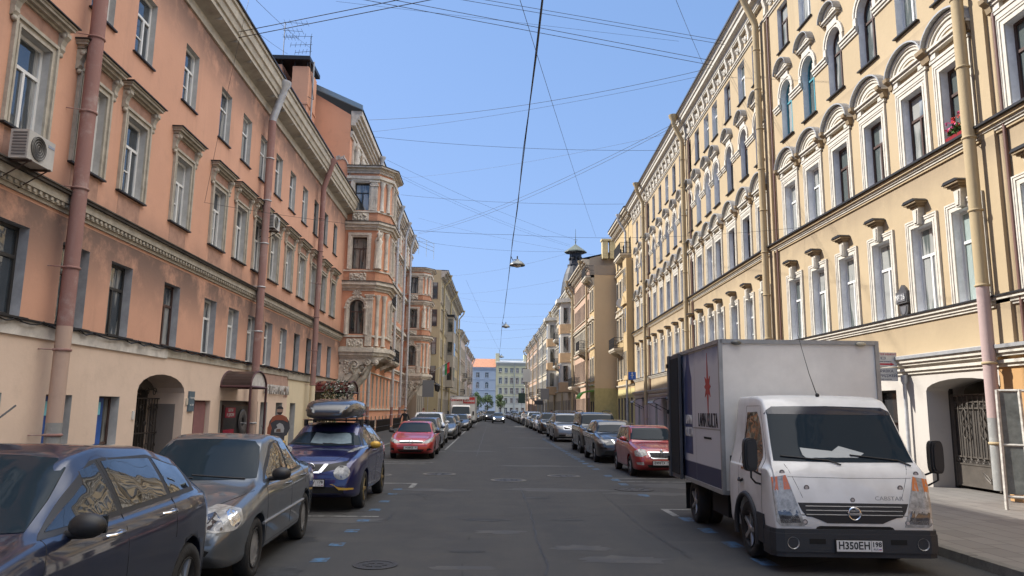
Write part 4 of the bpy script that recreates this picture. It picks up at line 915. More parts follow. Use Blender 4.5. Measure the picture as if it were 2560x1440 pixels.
mb.build('area_railing',BLACKTIN,B)
# scar and graffiti left on the fire wall
mb=MB(); mb.tube([(46.77,.35,18.1),(46.77,.1,17.7),(46.77,-.1,17.0),(46.77,.0,16.4)][::-1],.05,4); 
for k in range(5): mb.box(46.75,46.79,.3+.1*k,.38+.12*k,17.9+.06*(k%2),18.2-.05*(k%3))
mb.build('plaster_scar',mat('white scar',(.5,.45,.4),.9,var=.4),B)
# ---- chimneys and aerials on the salmon house
CH=stucco('chimney render',(.62,.32,.2),(.2,.12,.09),gamt=.5,streak=.4)
c=thing('chimney_stack','pair of salmon chimney stacks under a black metal sheet on the left roof','chimney',(-14.4,44.0,15.6),0)
mb=MB(); mb.box(1.9,2.9,0,2.2,-.5,7.4); mb.box(1.85,2.95,-.05,2.25,4.9,5.02); mb.box(1.85,2.95,-.05,2.25,2.6,2.7); mb.build('stack',CH,c)
mb=MB(); mb.box(.2,1.25,0,2.2,-.5,7.5); mb.build('stack',CH,c)
mb=MB(); mb.box(.1,3.0,-.25,2.6,7.75,8.0); mb.build('cover_sheet',BLACKTIN,c)
mb=MB()
for x in (.3,1.2,2.0,2.8): mb.tube([(x,.05,7.4),(x,.05,7.75)],.03,4)
mb.tube([(2.95,0,7.7),(3.3,0,5.2),(2.95,0,5.4)],.025,4); mb.tube([(1.25,0,7.5),(1.9,0,5.4)],.02,4); mb.box(1.25,1.9,1,1.6,4.2,4.9)
mb.build('strut',BLACKTIN,c)
mb=MB(); mb.tube([(3.05,.6,-.5),(3.05,.6,8.0)],.06,6); mb.tube([(3.05,.6,3.5),(3.5,.6,2.9),(3.5,.6,1.6),(3.05,.6,1.4)],.03,4); mb.build('flue_pipe',GREYTIN,c)
def aerial(x,y,z,h,lab,rot=0):
    t=thing('roof_aerial',lab,'aerial',(x,y,z),rot); mb=MB(); mb.tube([(0,0,0),(0,0,h)],.025,4); mb.build('mast',BLACKTIN,t)
    mb=MB()
    for zz,l in ((h,1.5),(h-.55,1.2),(h-1.0,.9)):
        mb.tube([(-.1,0,zz),(l,-.25,zz-.18)],.014,4)
        for k in range(5): q=l*k/4; mb.tube([(q,-.35-.25*q/l,zz-.18*q/l),(q,.35-.25*q/l,zz-.18*q/l)],.01,4)
    mb.build('antenna',BLACKTIN,t)
aerial(-13.3,44.5,23.6,2.6,'tall television aerial with three arms above the black chimney cover'); aerial(-11.6,44.5,23.6,1.7,'shorter television aerial at the right end of the chimney cover',R(200))
# ================================================================== GENERIC HOUSES FARTHER OFF
FARREV=mat('far reveal shade grey',(.17,.155,.14),.9)  # shade inside the far reveals is put into this dark colour
def house(name,label,P0,P1,side,H,rows,per,wm,trim,corn=.5,gz=4.0,gm=None,endw=12,roofm=None,rise=2.0,pipes=(),pm=None,balc=(),fm=None,pn=None,first=None,face=True,ledges=(),endm=None,endg=None,cmat=None):
    a,b=(P0,P1) if side=='L' else (P1,P0)
    if side=='E': a,b=P0,P1
    L_=math.hypot(b[0]-a[0],b[1]-a[1]); rz=math.atan2(b[1]-a[1],b[0]-a[0])
    t=thing(name,label,'building',(a[0],a[1],0),rz); fm=fm or WFRAME; pn=pn or PANE; gm=gm or wm
    n=max(1,int(L_/per)); o=(L_-(n-1)*per)/2 if first is None else first
    us=[o+i*per for i in range(n) if o+i*per<L_-.5]
    hh=[(u,z,w,h,ar) for (z,w,h,ar,st) in rows for u in us]
    mb=MB(); wall(mb,0,L_,0,H,hh,0,mfun={0:1,gz:0} if gz else None)
    em=2 if endm else 0
    for x in (0,L_):
        zz=H+.6
        if endg and ((side=='R' and x==L_) or (side=='L' and x==0)): mb.quad((x,0,0),(x,endw,0),(x,endw,endg[0]),(x,0,endg[0]),3); mb.quad((x,0,endg[0]),(x,endw,endg[0]),(x,endw,zz),(x,0,zz),em)
        else: mb.quad((x,0,0),(x,endw,0),(x,endw,zz),(x,0,zz),em)
        mb.add([(x,0,zz),(x,endw,zz),(x,endw/2,zz+rise)],[(0,1,2)],em)
    mb.quad((0,endw,0),(L_,endw,0),(L_,endw,H),(0,endw,H),0)
    mb.build('wall',[wm,gm,endm or wm,(endg[1] if endg else wm)],t)
    mb=MB(); c=corn
    for (z0,z1,d) in ((H-.5,H-.35,.08),(H-.35,H-.1,.12),(H-.1,H+.1,c*.55),(H+.1,H+.3,c*.8),(H+.3,H+.5,c)): mb.box(0,L_,-d,.02,z0,z1)
    k=0
    while k<L_: mb.box(k,k+.14,-c*.5,-.1,H-.33,H-.1); k+=.5
    mb.build('cornice',[cmat or trim],t)
    mb=MB(); mb.add([(0,-c-.05,H+.5),(L_,-c-.05,H+.5),(L_,-c-.05,H+.58),(0,-c-.05,H+.58),(0,endw/2,H+.6+rise),(L_,endw/2,H+.6+rise),(0,endw,H+.6),(L_,endw,H+.6)],[(0,1,2,3),(3,2,5,4),(4,5,7,6)]); mb.build('roof',roofm or BLACKTIN,t)
    if ledges:
        mb=MB()
        for z in ledges: mb.box(0,L_,-.08,.02,z-.16,z-.08); mb.box(0,L_,-.15,.02,z-.08,z)
        mb.build('string_course',[trim],t)
    for (z,w,h,ar,st) in rows:
        def sur(m,w=w,h=h,ar=ar,st=st):
            if st>=1: m.sweep([(w/2,-.02)]+(arcpts(0,h-ar,w/2,0,math.pi,8,ar) if ar else [(w/2,h),(-w/2,h)])+[(-w/2,-.02)],[(0,0),(0,.06),(.16,.06),(.16,0)],1)
            m.box(-w/2-.15,w/2+.15,-.12,.02,-.10,-.03,1)
            if st==2: m.box(-w/2-.3,w/2+.3,-.22,.02,h+.25,h+.35,1); m.box(-w/2-.2,w/2+.2,-.1,.02,h+.16,h+.25,1)
            if st==3: m.prism([(-w/2-.3,h+.22),(w/2+.3,h+.22),(0,h+.62)],'y',-.2,0,1)
            if st==4: m.sweep(arcpts(0,h+.2,w/2+.15,0,math.pi,8,.4),[(-.12,0),(-.12,.12),(0,.12),(0,0)],1)
        me=combo(w,h,ar,.25,sur,FARREV,trim,BLACKTIN,fm,pn,'T' if h>1.3 else 'none',.06)
        for u in us: place(me,'window',t,(u,0,z))
    for u in pipes: downpipe(t,'downpipe',u,0,H+.3,[],[pm or ZINC],r=.11,out=.25,eave=corn+.15,bands=False)
    for (u0,u1,z) in balc: railing(t,u0,u1,-1.0,z,1.0,BLACKTIN,slabm=trim,lace=False)
    return t
FR4=[(4.9,.95,2.2,0,1),(8.6,.95,2.1,0,3),(12.2,.95,2.1,0,1),(15.6,.95,1.9,0,0),(.9,.9,2.2,0,0)]
YF=stucco('yellow render far',(.47,.35,.19),(.35,.26,.15),gamt=.25,streak=.2); OF=stucco('ochre render far',(.47,.32,.17),(.35,.26,.15),gamt=.25); CF=stucco('cream render far',(.50,.44,.34),(.35,.3,.22),gamt=.25); PF=stucco('pink render far',(.48,.33,.24),(.35,.26,.2),gamt=.25)
TF=mat('far cream trim',(.52,.46,.36),.85,var=.2); TW=mat('far white trim',(.56,.53,.47),.85,var=.15); SIDE=stucco('shaded ochre side',(.62,.47,.30),(.3,.2,.1),gamt=.25); OLV=mat('olive yellow band',(.50,.42,.19),.85,var=.15); GREYW=stucco('bare grey wall',(.33,.28,.23),(.2,.16,.13),gamt=1)
YL=stucco('lemon band',(.52,.46,.22),(.3,.2,.1),gamt=.2)
F_=house('corner_house','yellow house with balconies between the arched house and the blind ochre wall','' or (12.72,63.65),(12.9,73.6),'R',19.4,FR4,1.75,YF,TF,gz=3.9,gm=YL,pipes=(7.6,),balc=((1.6,5,7.7),(5.4,9,15.9)),corn=.75,first=1.5,ledges=(4.3,11.6,15.2))
mb=MB(); mb.box(8.0,9.9,-.6,.02,4.6,15.3,0)
for z in (5.0,8.8,12.4):
    for x in (8.45,9.3): mb.box(x-.26,x+.26,-.63,-.6,z,z+2.1,1)
mb.prism([(7.8,11.2),(10,11.2),(8.9,12.0)],'y',-.8,-.6,0); mb.build('bay_window',[YF,PANE],F_)
G0=house('terrace_house','narrow ochre house end with blind side wall and a railed roof terrace on the right','' or (10.7,73.5),(10.7,76.8),'R',14.9,[(4.9,.8,2.2,0,1),(8.6,.8,2.2,0,3),(12,.8,2.1,0,1),(.3,1.0,2.5,0,0)],1.6,YF,TF,corn=.35,gz=4.1,gm=YL,rise=.1,endw=3,endm=SIDE,endg=(4.1,OLV),ledges=(4.5,8.2))
railing(G0,0,3.3,-.9,15.4,1.05,BLACKTIN,slabm=TF,lace=False)
mb=MB(); mb.box(3.25,3.32,0,2.4,15.5,16.5); mb.build('parapet',GREYW,G0)
mb=MB(); pts=arcpts(0,0,.75,.1,math.pi/2,6); mb.sweep
mb=MB(); mb.prism([(-1.5,2.5),(-1.45,2.8),(-1.2,3.1),(-.7,3.3),(0,3.35),(0,3.25),(-.65,3.2),(-1.1,3.0),(-1.35,2.7),(-1.4,2.5)],'x',.2,3.0); o=mb.build('awning',mat('green awning',(.10,.30,.02),.6),G0,(0,0,.55))
G1=house('apartment_house','long pink and ochre four storey house with drainpipes beyond the blind wall','' or (10.7,76.8),(10.7,90.5),'R',17.3,[(z,.75,h,0,st) for z,h,st in ((5.0,2.3,0),(8.5,2.1,2),(11.7,1.9,0),(14.4,1.7,0),(.8,2.4,0))],1.1,PF,TF,corn=.8,gz=4.2,endm=GREYW,pipes=(.3,13.0),pm=YP,balc=((9.5,12.5,8.2),(2,5.5,4.6)),ledges=(4.6,8.1,11.2),rise=1.6)
c=thing('chimney_stack','small pale yellow chimney pair on the roof above the blind wall','chimney',(12.0,76.2,17.8)); mb=MB(); mb.box(0,.6,0,.8,0,1.9); mb.box(.8,1.4,0,.8,0,1.9); mb.box(-.1,1.5,-.1,.9,1.9,2.1); mb.build('stack',mat('chimney yellow',(.6,.5,.28),.8,var=.3),c)
HM=stucco('house h render',(.52,.43,.31),(.35,.28,.2),gamt=.25); OB=mat('ochre bay panel',(.48,.32,.18),.85,var=.15)
H1=house('bay_fronted_house','cream and ochre house with two white bay fronts below the dark dome','' or (10.7,90.5),(10.7,127),'R',16.7,[(z,.9,h,0,st) for z,h,st in ((5.0,2.2,1),(8.6,2.2,2),(12.0,2.1,1),(15.0,1.4,0),(.8,2.4,0))],1.9,HM,TW,corn=.8,gz=4.2,pipes=(.5,12,24,36),pm=YP,balc=((18,21,8.2),(18,21,12)),ledges=(4.6,8.2,11.6,14.9))
for x0 in (29.5,9.5):
    mb=MB(); PL_=[(x0,0),(x0+.8,-1.3),(x0+3.0,-1.3),(x0+3.8,0)]; mb.prism(PL_,'z',4.2,15.6,0)
    for z in (4.2,7.9,11.6): mb.prism([(x0-.05,0),(x0+.77,-1.36),(x0+3.03,-1.36),(x0+3.85,0)],'z',z,z+1.2,1)
    mb.prism([(x0-.4,0),(x0+.6,-1.8),(x0+3.2,-1.8),(x0+4.2,0)],'z',15.6,16.1,0)
    for z in (5.5,9.2,12.9):
        mb.box(x0+1.4,x0+2.4,-1.34,-1.3,z,z+2.0,2)
        for (a,b) in ((PL_[3],PL_[2]),):
            d=Vector((b[0]-a[0],b[1]-a[1],0)); n=Vector((-d.y,d.x,0)).normalized()*(-1); p=Vector((a[0],a[1],0)); 
            q0=p+d*.28+Vector((.03,-.02,0)); q1=p+d*.72+Vector((.03,-.02,0)); mb.quad(q0+Vector((0,0,z)),q1+Vector((0,0,z)),q1+Vector((0,0,z+2)),q0+Vector((0,0,z+2)),2)
    mb.build('bay_window',[TW,OB,PANED],H1)
I1=house('apartment_house','pale cream four storey house past the bay fronts on the right','' or (10.7,127),(10.7,152),'R',16.8,[(z,.9,h,0,st) for z,h,st in ((5.0,2.2,1),(8.6,2.0,2),(12.0,1.9,1),(15.0,1.3,0),(.8,2.4,0))],2.0,CF,TW,corn=.7,gz=4.2,pipes=(1,12,24),balc=((9,12,4.8),),ledges=(4.6,8.2,11.6,14.9))
J1=house('apartment_house','farthest pinkish house on the right at the end of the street','' or (10.7,152),(10.6,196),'R',16.8,[(z,.9,h,0,st) for z,h,st in ((5.0,2.2,1),(8.6,2.0,2),(12.0,1.9,1),(15.0,1.3,0),(.8,2.4,0))],2.2,PF,TW,corn=.8,gz=4.2,pipes=(1,14,28,42),pm=YP,balc=((6,9,8),(6,9,4.7),(28,31,4.7),(1.5,3.5,11.5)),ledges=(4.6,8.2,11.6,14.9))
# dome with lantern
dm=thing('dome_turret','dark ribbed dome with a lantern and spire above the right roofs','dome',(13.2,110,18.1)); SL=mat('dark slate dome',(.03,.03,.034),.6,var=.35,varscale=4,bump=(8,.4))
mb=MB(); P=[(2.3,-1),(2.3,.6),(2.2,1.6),(2.0,2.9),(1.7,4.1),(1.35,5.0),(1.1,5.4)]; mb.lathe(P,16,smooth=False); mb.build('dome',SL,dm)
mb=MB(); mb.lathe([(1.25,5.3),(1.25,5.6),(.95,5.7),(.9,7.2),(1.2,7.5)],8,smooth=False)
for k in range(8): a=math.pi/8+k*math.pi/4; mb.ball((.88*math.cos(a),.88*math.sin(a),6.5),.22,1,6,5,(1,1,1.3))
mb.build('lantern',[SL,mat('lantern hole',(.01,.01,.01),.8)],dm)
mb=MB(); mb.lathe([(1.75,7.5),(1.7,7.65),(.5,8.5),(.08,8.8),(.05,9.2),(.02,11.2)],8,smooth=False); mb.tube([(-.3,0,9.5),(.3,0,9.5)],.03,4); mb.ball((0,0,9.2),.12); mb.build('spire',mat('dark copper roof',(.10,.12,.10),.6,var=.3),dm)
# ---- left side beyond the bays
BF=stucco('beige render far left',(.42,.35,.22),(.2,.16,.1),gamt=.5,streak=.4); GF=stucco('grey beige render',(.38,.34,.28),(.18,.15,.11),gamt=.7,streak=.5); LF=stucco('lilac render',(.44,.36,.36),(.25,.2,.2),gamt=.3); TC=mat('far left trim',(.45,.41,.34),.85,var=.3)
C1=house('apartment_house','beige five storey house with a deep cornice behind the second carved bay','' or (-6.25,97),(-5.45,138),'L',19.5,[(z,1.0,h,0,st) for z,h,st in ((5.0,2.2,1),(8.8,2.2,1),(12.5,2.2,2),(16.1,2.0,1),(.8,2.4,0))],2.3,BF,TC,corn=.9,gz=4.4,gm=GF,pipes=(3,17,40),pm=mat('yellowish pipe',(.42,.34,.18),.6,var=.3),balc=((14,18,13.6),),fm=BFRAME,ledges=(4.7,12.2,15.8),rise=.2,endm=BF)
mb=MB()   # windows on its end wall, facing the camera
for z in (5.2,8.9,12.6,16.2):
    mb=MB(); mb.box(-.05,0,.5,1.6,z,z+2.2,1); mb.box(-.07,-.05,1.0,1.1,z,z+2.2,0); mb.box(-.07,-.05,.5,1.6,z+1.4,z+1.5,0); mb.box(-.07,-.02,.4,.5,z,z+2.2,0); mb.box(-.07,-.02,1.6,1.7,z,z+2.2,0)
    mb.build('window',[BFRAME,PANE],C1)
mb=MB(); mb.box(11,15.5,-1.1,.02,5,15.2,0)
for z in (6,9.6,13): mb.box(10.96,11,-.95,-.3,z,z+1.9,1); mb.box(11.8,13,-1.14,-1.1,z,z+1.9,1); mb.box(13.6,14.8,-1.14,-1.1,z,z+1.9,1)
mb.box(10.9,15.6,-1.2,.02,15.2,15.5,2); mb.build('bay_window',[GF,PANED,BLACKTIN],C1)
B0=house('apartment_house','grey stone house front with lanterns tucked between carved bay and beige house','' or (-8.2,88.5),(-8.0,96.8),'L',8.6,[(z,.9,h,0,1) for z,h in ((1.0,2.4),(5,2.2))],2.0,GF,TC,corn=.5,gz=0,rise=.3)
D1=house('apartment_house','weathered pinkish grey four storey house with balconies on the far left','' or (-5.4,139),(-4.75,161),'L',16.0,[(z,.9,h,0,st) for z,h,st in ((5.0,2.2,1),(8.6,2.0,2),(12.0,1.9,1),(.8,2.4,0))],2.1,stucco('dusty render',(.48,.42,.37),(.22,.18,.15),gamt=.5,streak=.4),TC,corn=.7,gz=4.2,pipes=(2,20),balc=((4,8,4.6),(12,15,8)),ledges=(4.6,11.5),rise=1.5)
E2=house('apartment_house','lilac grey house at the left end of the street','' or (-4.75,161),(-3.9,197),'L',14.6,[(z,.9,h,0,st) for z,h,st in ((4.8,2.0,1),(8.2,1.9,2),(11.4,1.7,1),(.8,2.2,0))],2.3,LF,TC,corn=.6,gz=4.0,pipes=(3,20,34),balc=((10,13,8),(24,27,4.6)),ledges=(4.4,11),rise=1.5,endm=LF)
# roof railing on the far left corner
rr=thing('roof_railing','thin pale roof railing with a vent box above the second carved bay','railing',(-9.3,88,20.9)); mb=MB()
for z in(.5,1.0,1.5): mb.tube([(-1.5,0,z),(.8,0,z),(2.4,3,z-.1)],.03,4)
for (x,y) in ((-1.5,0),(-.4,0),(.8,0),(1.6,1.5),(2.4,3)): mb.tube([(x,y,-.6),(x,y,1.5)],.03,4)
mb.build('bars',mat('pale blue iron',(.3,.38,.45),.5),rr); mb=MB(); mb.box(-1.2,-.4,-.5,.3,-.3,.8); mb.build('vent',mat('pale vent',(.5,.45,.35),.7),rr)
# ---- end of the street
BLU=stucco('blue grey render',(.42,.48,.55),(.3,.35,.4),gamt=.2,streak=.1); EY=stucco('pale yellow end render',(.62,.58,.38),(.35,.32,.2),gamt=.2,streak=.1); TB=mat('bluish white trim',(.5,.55,.62),.85); TY=mat('pale end trim',(.58,.56,.47),.85)
TILEO=mat('orange roof tiles',(.42,.19,.11),.8,var=.35,varscale=2,bump=(2,.5))
Q1=house('end_house','blue grey house with an orange tiled roof closing the street','' or (-20,252),(3.1,252),'E',15.3,[(.9,1.2,2.2,0,1),(5.4,1.3,1.9,0,1),(8.8,1.3,2.1,.6,4),(12.4,1.3,1.7,0,1)],3.05,BLU,TB,corn=.5,gz=4.2,gm=TB,roofm=TILEO,rise=3.2,first=.55+1.2,ledges=(4.5,8.2,11.8))
Q2=house('end_house','pale yellow five storey house with a roof balustrade closing the street','' or (3.15,252.3),(30,252.3),'E',17.0,[(.5,1.0,1.9,0,0),(3.9,1.05,1.7,0,1),(7.0,1.05,2.0,0,1),(10.4,1.05,2.0,0,4),(14.1,1.05,1.6,0,0)],1.9,EY,TY,corn=.5,gz=6.0,gm=TY,pipes=(6.3,),rise=1,first=1.55,ledges=(6.3,9.8),roofm=mat('light tin roof',(.4,.42,.44),.5))
mb=MB(); mb.box(.1,26,.0,.15,18.6,18.72); k=.2
while k<26: mb.box(k,k+.12,.02,.12,17.5,18.6); k+=.35
mb.build('balustrade',TY,Q2); 
mb=MB(); mb.box(9.5,13,3,6,17,20.5); mb.box(-.2,1.2,2,4,17,20.8); mb.build('attic_block',EY,Q2)
def filler(x0,x1,y,H,wm,lab): return house('end_house',lab,'' or (x0,y),(x1,y),'E',H,[(1,1.1,2,0,0),(5,1.1,2,0,1),(8.6,1.1,2,0,1),(12,1.1,1.8,0,0)],2.6,wm,TY,corn=.5,gz=4.2,rise=2)
filler(30.1,60,252,16,PF,'pink house beyond the right corner at the street end'); filler(-52,-20.2,252,15,CF,'cream house beyond the left corner at the street end')
# sunlit ventilator and dish on the yellow end roof
# trees
BARK=mat('bark',(.06,.045,.03),.9,var=.4,bump=(15,.6)); LV=[mat('leaf dark',(.05,.09,.025),.6),mat('leaf mid',(.09,.15,.045),.6),mat('leaf light',(.12,.20,.07),.6)]
def tree(x,y,h,cr,lab,seed):
    t=thing('street_tree',lab,'tree',(x,y,0),0,'young trees at the end of the street'); rnd=random.Random(seed)
    mb=MB(); mb.tube([(0,0,0),(.05,0,h*.25),(0,.05,h*.55),(.05,0,h*.85)],[.14,.11,.08,.03],7)
    tips=[]
    for k in range(12):
        a=rnd.uniform(0,6.28); z0=h*rnd.uniform(.25,.6); r=cr*rnd.uniform(.5,.95); p=(r*math.cos(a),r*math.sin(a),z0+h*rnd.uniform(.1,.3)); mb.tube([(0,0,z0),(p[0]*.5,p[1]*.5,(z0+p[2])/2+.1),p],[.05,.035,.015],5); tips.append(p)
    mb.build('trunk',BARK,t); mb=MB()
    for k in range(16):
        if k<12: p=tips[k]
        else: p=(rnd.uniform(-.5,.5),rnd.uniform(-.5,.5),h*rnd.uniform(.6,.9))
        leafcloud(mb,95,p[0]*.95,p[1]*.95,p[2],cr*.40,cr*.40,h*.11,.15,(0,1,1,2),rnd)
    mb.build('crown',LV,t)
tree(-2.6,205,6.6,1.5,'leftmost young tree in front of the blue grey house',1); tree(.35,205,6.2,1.6,'middle young tree in front of the blue grey house',2); tree(3.95,205,6.4,1.5,'young tree in front of the pale yellow end house',3)
tree(-7.5,206,6.5,1.6,'young tree hidden round the left corner of the square',4); tree(17,206,6.5,1.6,'young tree round the right corner of the square',5)
# ================================================================== CARS
def paint(name,col,metal=.35,rough=.32,coat=1.0,dust=.12):
    key='paint '+name
    if key in MT: return MT[key]
    m=D.materials.new(key); nt,N,L,b=nodes(m); b.inputs['Metallic'].default_value=metal; b.inputs['Coat Weight'].default_value=coat; b.inputs['Coat Roughness'].default_value=.03; b.inputs['Coat IOR'].default_value=1.6
    tc=N.new('ShaderNodeTexCoord'); n=N.new('ShaderNodeTexNoise'); n.inputs['Scale'].default_value=3; n.inputs['Detail'].default_value=9; L.new(tc.outputs['Object'],n.inputs['Vector'])
    r=N.new('ShaderNodeMapRange'); r.inputs[1].default_value=.4; r.inputs[2].default_value=.75; r.inputs[4].default_value=dust; L.new(n.outputs[0],r.inputs[0])
    mx=N.new('ShaderNodeMix'); mx.data_type='RGBA'; L.new(r.outputs[0],mx.inputs[0]); mx.inputs[6].default_value=(*col,1); mx.inputs[7].default_value=(.2,.18,.15,1)
    # road dirt gathers on the lower body
    s=N.new('ShaderNodeSeparateXYZ'); L.new(tc.outputs['Object'],s.inputs[0]); g=N.new('ShaderNodeMapRange'); g.inputs[1].default_value=.62; g.inputs[2].default_value=.18; g.inputs[4].default_value=.45; L.new(s.outputs[2],g.inputs[0])
    gm=N.new('ShaderNodeMath'); gm.operation='MULTIPLY'; L.new(g.outputs[0],gm.inputs[0]); L.new(n.outputs[0],gm.inputs[1])
    m2=N.new('ShaderNodeMix'); m2.data_type='RGBA'; L.new(gm.outputs[0],m2.inputs[0]); L.new(mx.outputs[2],m2.inputs[6]); m2.inputs[7].default_value=(.10,.09,.075,1)
    L.new(m2.outputs[2],b.inputs['Base Color'])
    rr=N.new('ShaderNodeMapRange'); rr.inputs[3].default_value=rough-.06; rr.inputs[4].default_value=rough+.2; L.new(n.outputs[0],rr.inputs[0]); L.new(rr.outputs[0],b.inputs['Roughness'])
    MT[key]=m; return m
def glassm(name,col,wav,spec=.9,rough=.03,coat=.6):
    m=D.materials.new(name); nt,N,L,b=nodes(m); b.inputs['Base Color'].default_value=(*col,1); b.inputs['Roughness'].default_value=rough; b.inputs['Specular IOR Level'].default_value=spec; b.inputs['IOR'].default_value=1.5; b.inputs['Coat Weight'].default_value=coat; b.inputs['Coat Roughness'].default_value=.01
    tc=N.new('ShaderNodeTexCoord'); n=N.new('ShaderNodeTexNoise'); n.inputs['Scale'].default_value=2.4; n.inputs['Detail'].default_value=1.0; n.inputs['Distortion'].default_value=.8; L.new(tc.outputs['Object'],n.inputs['Vector'])
    bp=N.new('ShaderNodeBump'); bp.inputs['Strength'].default_value=wav; bp.inputs['Distance'].default_value=.05; L.new(n.outputs[0],bp.inputs['Height']); L.new(bp.outputs[0],b.inputs['Normal']); L.new(bp.outputs[0],b.inputs['Coat Normal'])
    return m
GLS=glassm('side glass',(.014,.016,.018),.17); GLW=glassm('windscreen glass',(.016,.026,.036),.05,spec=.10,coat=0)
RUB=mat('tyre rubber',(.018,.018,.018),.8,bump=(30,.4),var=.4,varscale=6); PLAS=mat('black plastic',(.016,.016,.017),.5); BLK=mat('wheel well black',(.006,.006,.006),.9)
ALLOY=mat('alloy silver',(.42,.42,.42),.35,metal=.8,var=.2); STEELC=mat('hubcap grey',(.25,.25,.25),.5,metal=.4,var=.3); CHR=mat('chrome',(.75,.75,.76),.12,metal=1); GOLD=mat('gold trim',(.60,.36,.06),.35,metal=.2)
LENS=mat('headlamp lens',(.36,.36,.35),.22,metal=.1,spec=.5,coat=.35,var=.6,varscale=14); LENSD=mat('headlamp dark',(.10,.10,.11),.1,metal=.5,coat=1,var=.6,varscale=14); AMB=mat('amber lens',(.55,.14,.03),.15,coat=1); REDL=mat('tail lamp red',(.35,.01,.01),.15,coat=1)
PLW=mat('plate white',(.62,.62,.60),.5); PLK=mat('plate black',(.01,.01,.01),.6)
def interp(keys,y): return np.interp(y,[k[0] for k in keys],[k[1] for k in keys])
def smooth(a,sig):
    k=np.exp(-.5*(np.arange(-12,13)/sig)**2); k/=k.sum(); p=np.pad(a,12,mode='edge'); return np.convolve(p,k,'valid')
def body_mesh(sp):
    """loft: stations along the car, y=0 at the front bumper; each ring runs from under the sill over the roof"""
    Ln=sp['L']; ny=int(Ln/.045); ys=np.linspace(0,Ln,ny); f=sp.get('sig',1.4)
    A={k:smooth(interp(sp[k],ys),f*.8 if k=='top' else f) for k in('low','belt','top','wid','wtop')}
    W_=sp['W']/2; rings=[]
    for i,y in enumerate(ys):
        lo,be,tp,w,wt=[A[k][i] for k in('low','belt','top','wid','wtop')]; w*=W_; wt*=W_
        be=min(be,tp-.015); h=be-lo
        ctrl=[(0,lo),(w*.55,lo),(w*.90,lo+.012),(w*.975,lo+.07*min(1,h/.5)),(w*sp.get('sill',.985),lo+.28*h),(w,lo+.55*h),(w*.995,lo+.80*h),(w*sp.get('shoulder',.955),be-.03*min(1,h/.4)),(w*sp.get('beltw',.925),be+.005)]
        t=tp-be; rw=wt
        cab=[(w*.925+(rw-w*.925)*q**1.15, be+.005+(t-.05*min(1,t/.25))*q) for q in (.33,.66)] if t>.12 else [(w*.925+(rw-w*.925)*q,be+.005+t*.8*q) for q in (.33,.66)]
        ctrl+=cab+[(rw,tp-.055*min(1,t/.3)-.004),(rw*.90,tp-.018),(rw*.5,tp-.003),(0,tp)]
        # Catmull-Rom resample
        P=[(-ctrl[1][0],ctrl[1][1])]+ctrl+[(-ctrl[-2][0],ctrl[-2][1])]; out=[]
        for j in range(1,len(P)-2):
            p0,p1,p2,p3=P[j-1:j+3]
            for s_ in (0,.34,.67):
                def cr(a,b,c,d,t): return .5*((2*b)+(-a+c)*t+(2*a-5*b+4*c-d)*t*t+(-a+3*b-3*c+d)*t**3)
                out.append((cr(p0[0],p1[0],p2[0],p3[0],s_),cr(p0[1],p1[1],p2[1],p3[1],s_)))
        out.append(ctrl[-1]); half=[(max(0,x),z) for x,z in out]
        ring=half+[(-x,z) for x,z in half[-2:0:-1]]; rings.append([(x,y,z) for x,z in ring])
    n=len(rings[0]); v=[p for r in rings for p in r]; fs=[]
    for i in range(len(rings)-1):
        for j in range(n): fs.append((i*n+j,i*n+(j+1)%n,(i+1)*n+(j+1)%n,(i+1)*n+j))
    fs.append(tuple(range(n))[::-1]); fs.append(tuple(range((len(rings)-1)*n,len(rings)*n)))
    me=D.meshes.new('body'); me.from_pydata(v,[],fs); me.polygons.foreach_set('use_smooth',[True]*len(fs)); recalc(me); return me
def cut_wheels(me,sp):
    o=D.objects.new('b',me); COL.objects.link(o); mb=MB()
    for y in (sp['fa'],sp['ra']):
        for s in(-1,1):
            R_=sp['r']*sp.get('archk',1.16); x0=s*(sp['W']/2-.26); x1=s*(sp['W']/2+.2)
            a=min(x0,x1); b=max(x0,x1)
            mb.prism([(y+R_*math.cos(t*math.pi/14),sp['r']+R_*math.sin(t*math.pi/14)) for t in range(28)],'x',a,b)
    cm=mb.mesh('c',[BLK]); recalc(cm); c=D.objects.new('c',cm); COL.objects.link(c)
    me.materials.clear(); me.materials.append(sp['paint']); me.materials.append(BLK)
    for p in cm.polygons: p.material_index=1
    cm.materials.clear(); cm.materials.append(sp['paint']); cm.materials.append(BLK)
    mo=o.modifiers.new('m','BOOLEAN'); mo.operation='DIFFERENCE'; mo.object=c; mo.solver='EXACT'
    dg=bpy.context.evaluated_depsgraph_get(); out=D.meshes.new_from_object(o.evaluated_get(dg)); D.objects.remove(o); D.objects.remove(c); out.name='body'
    return out
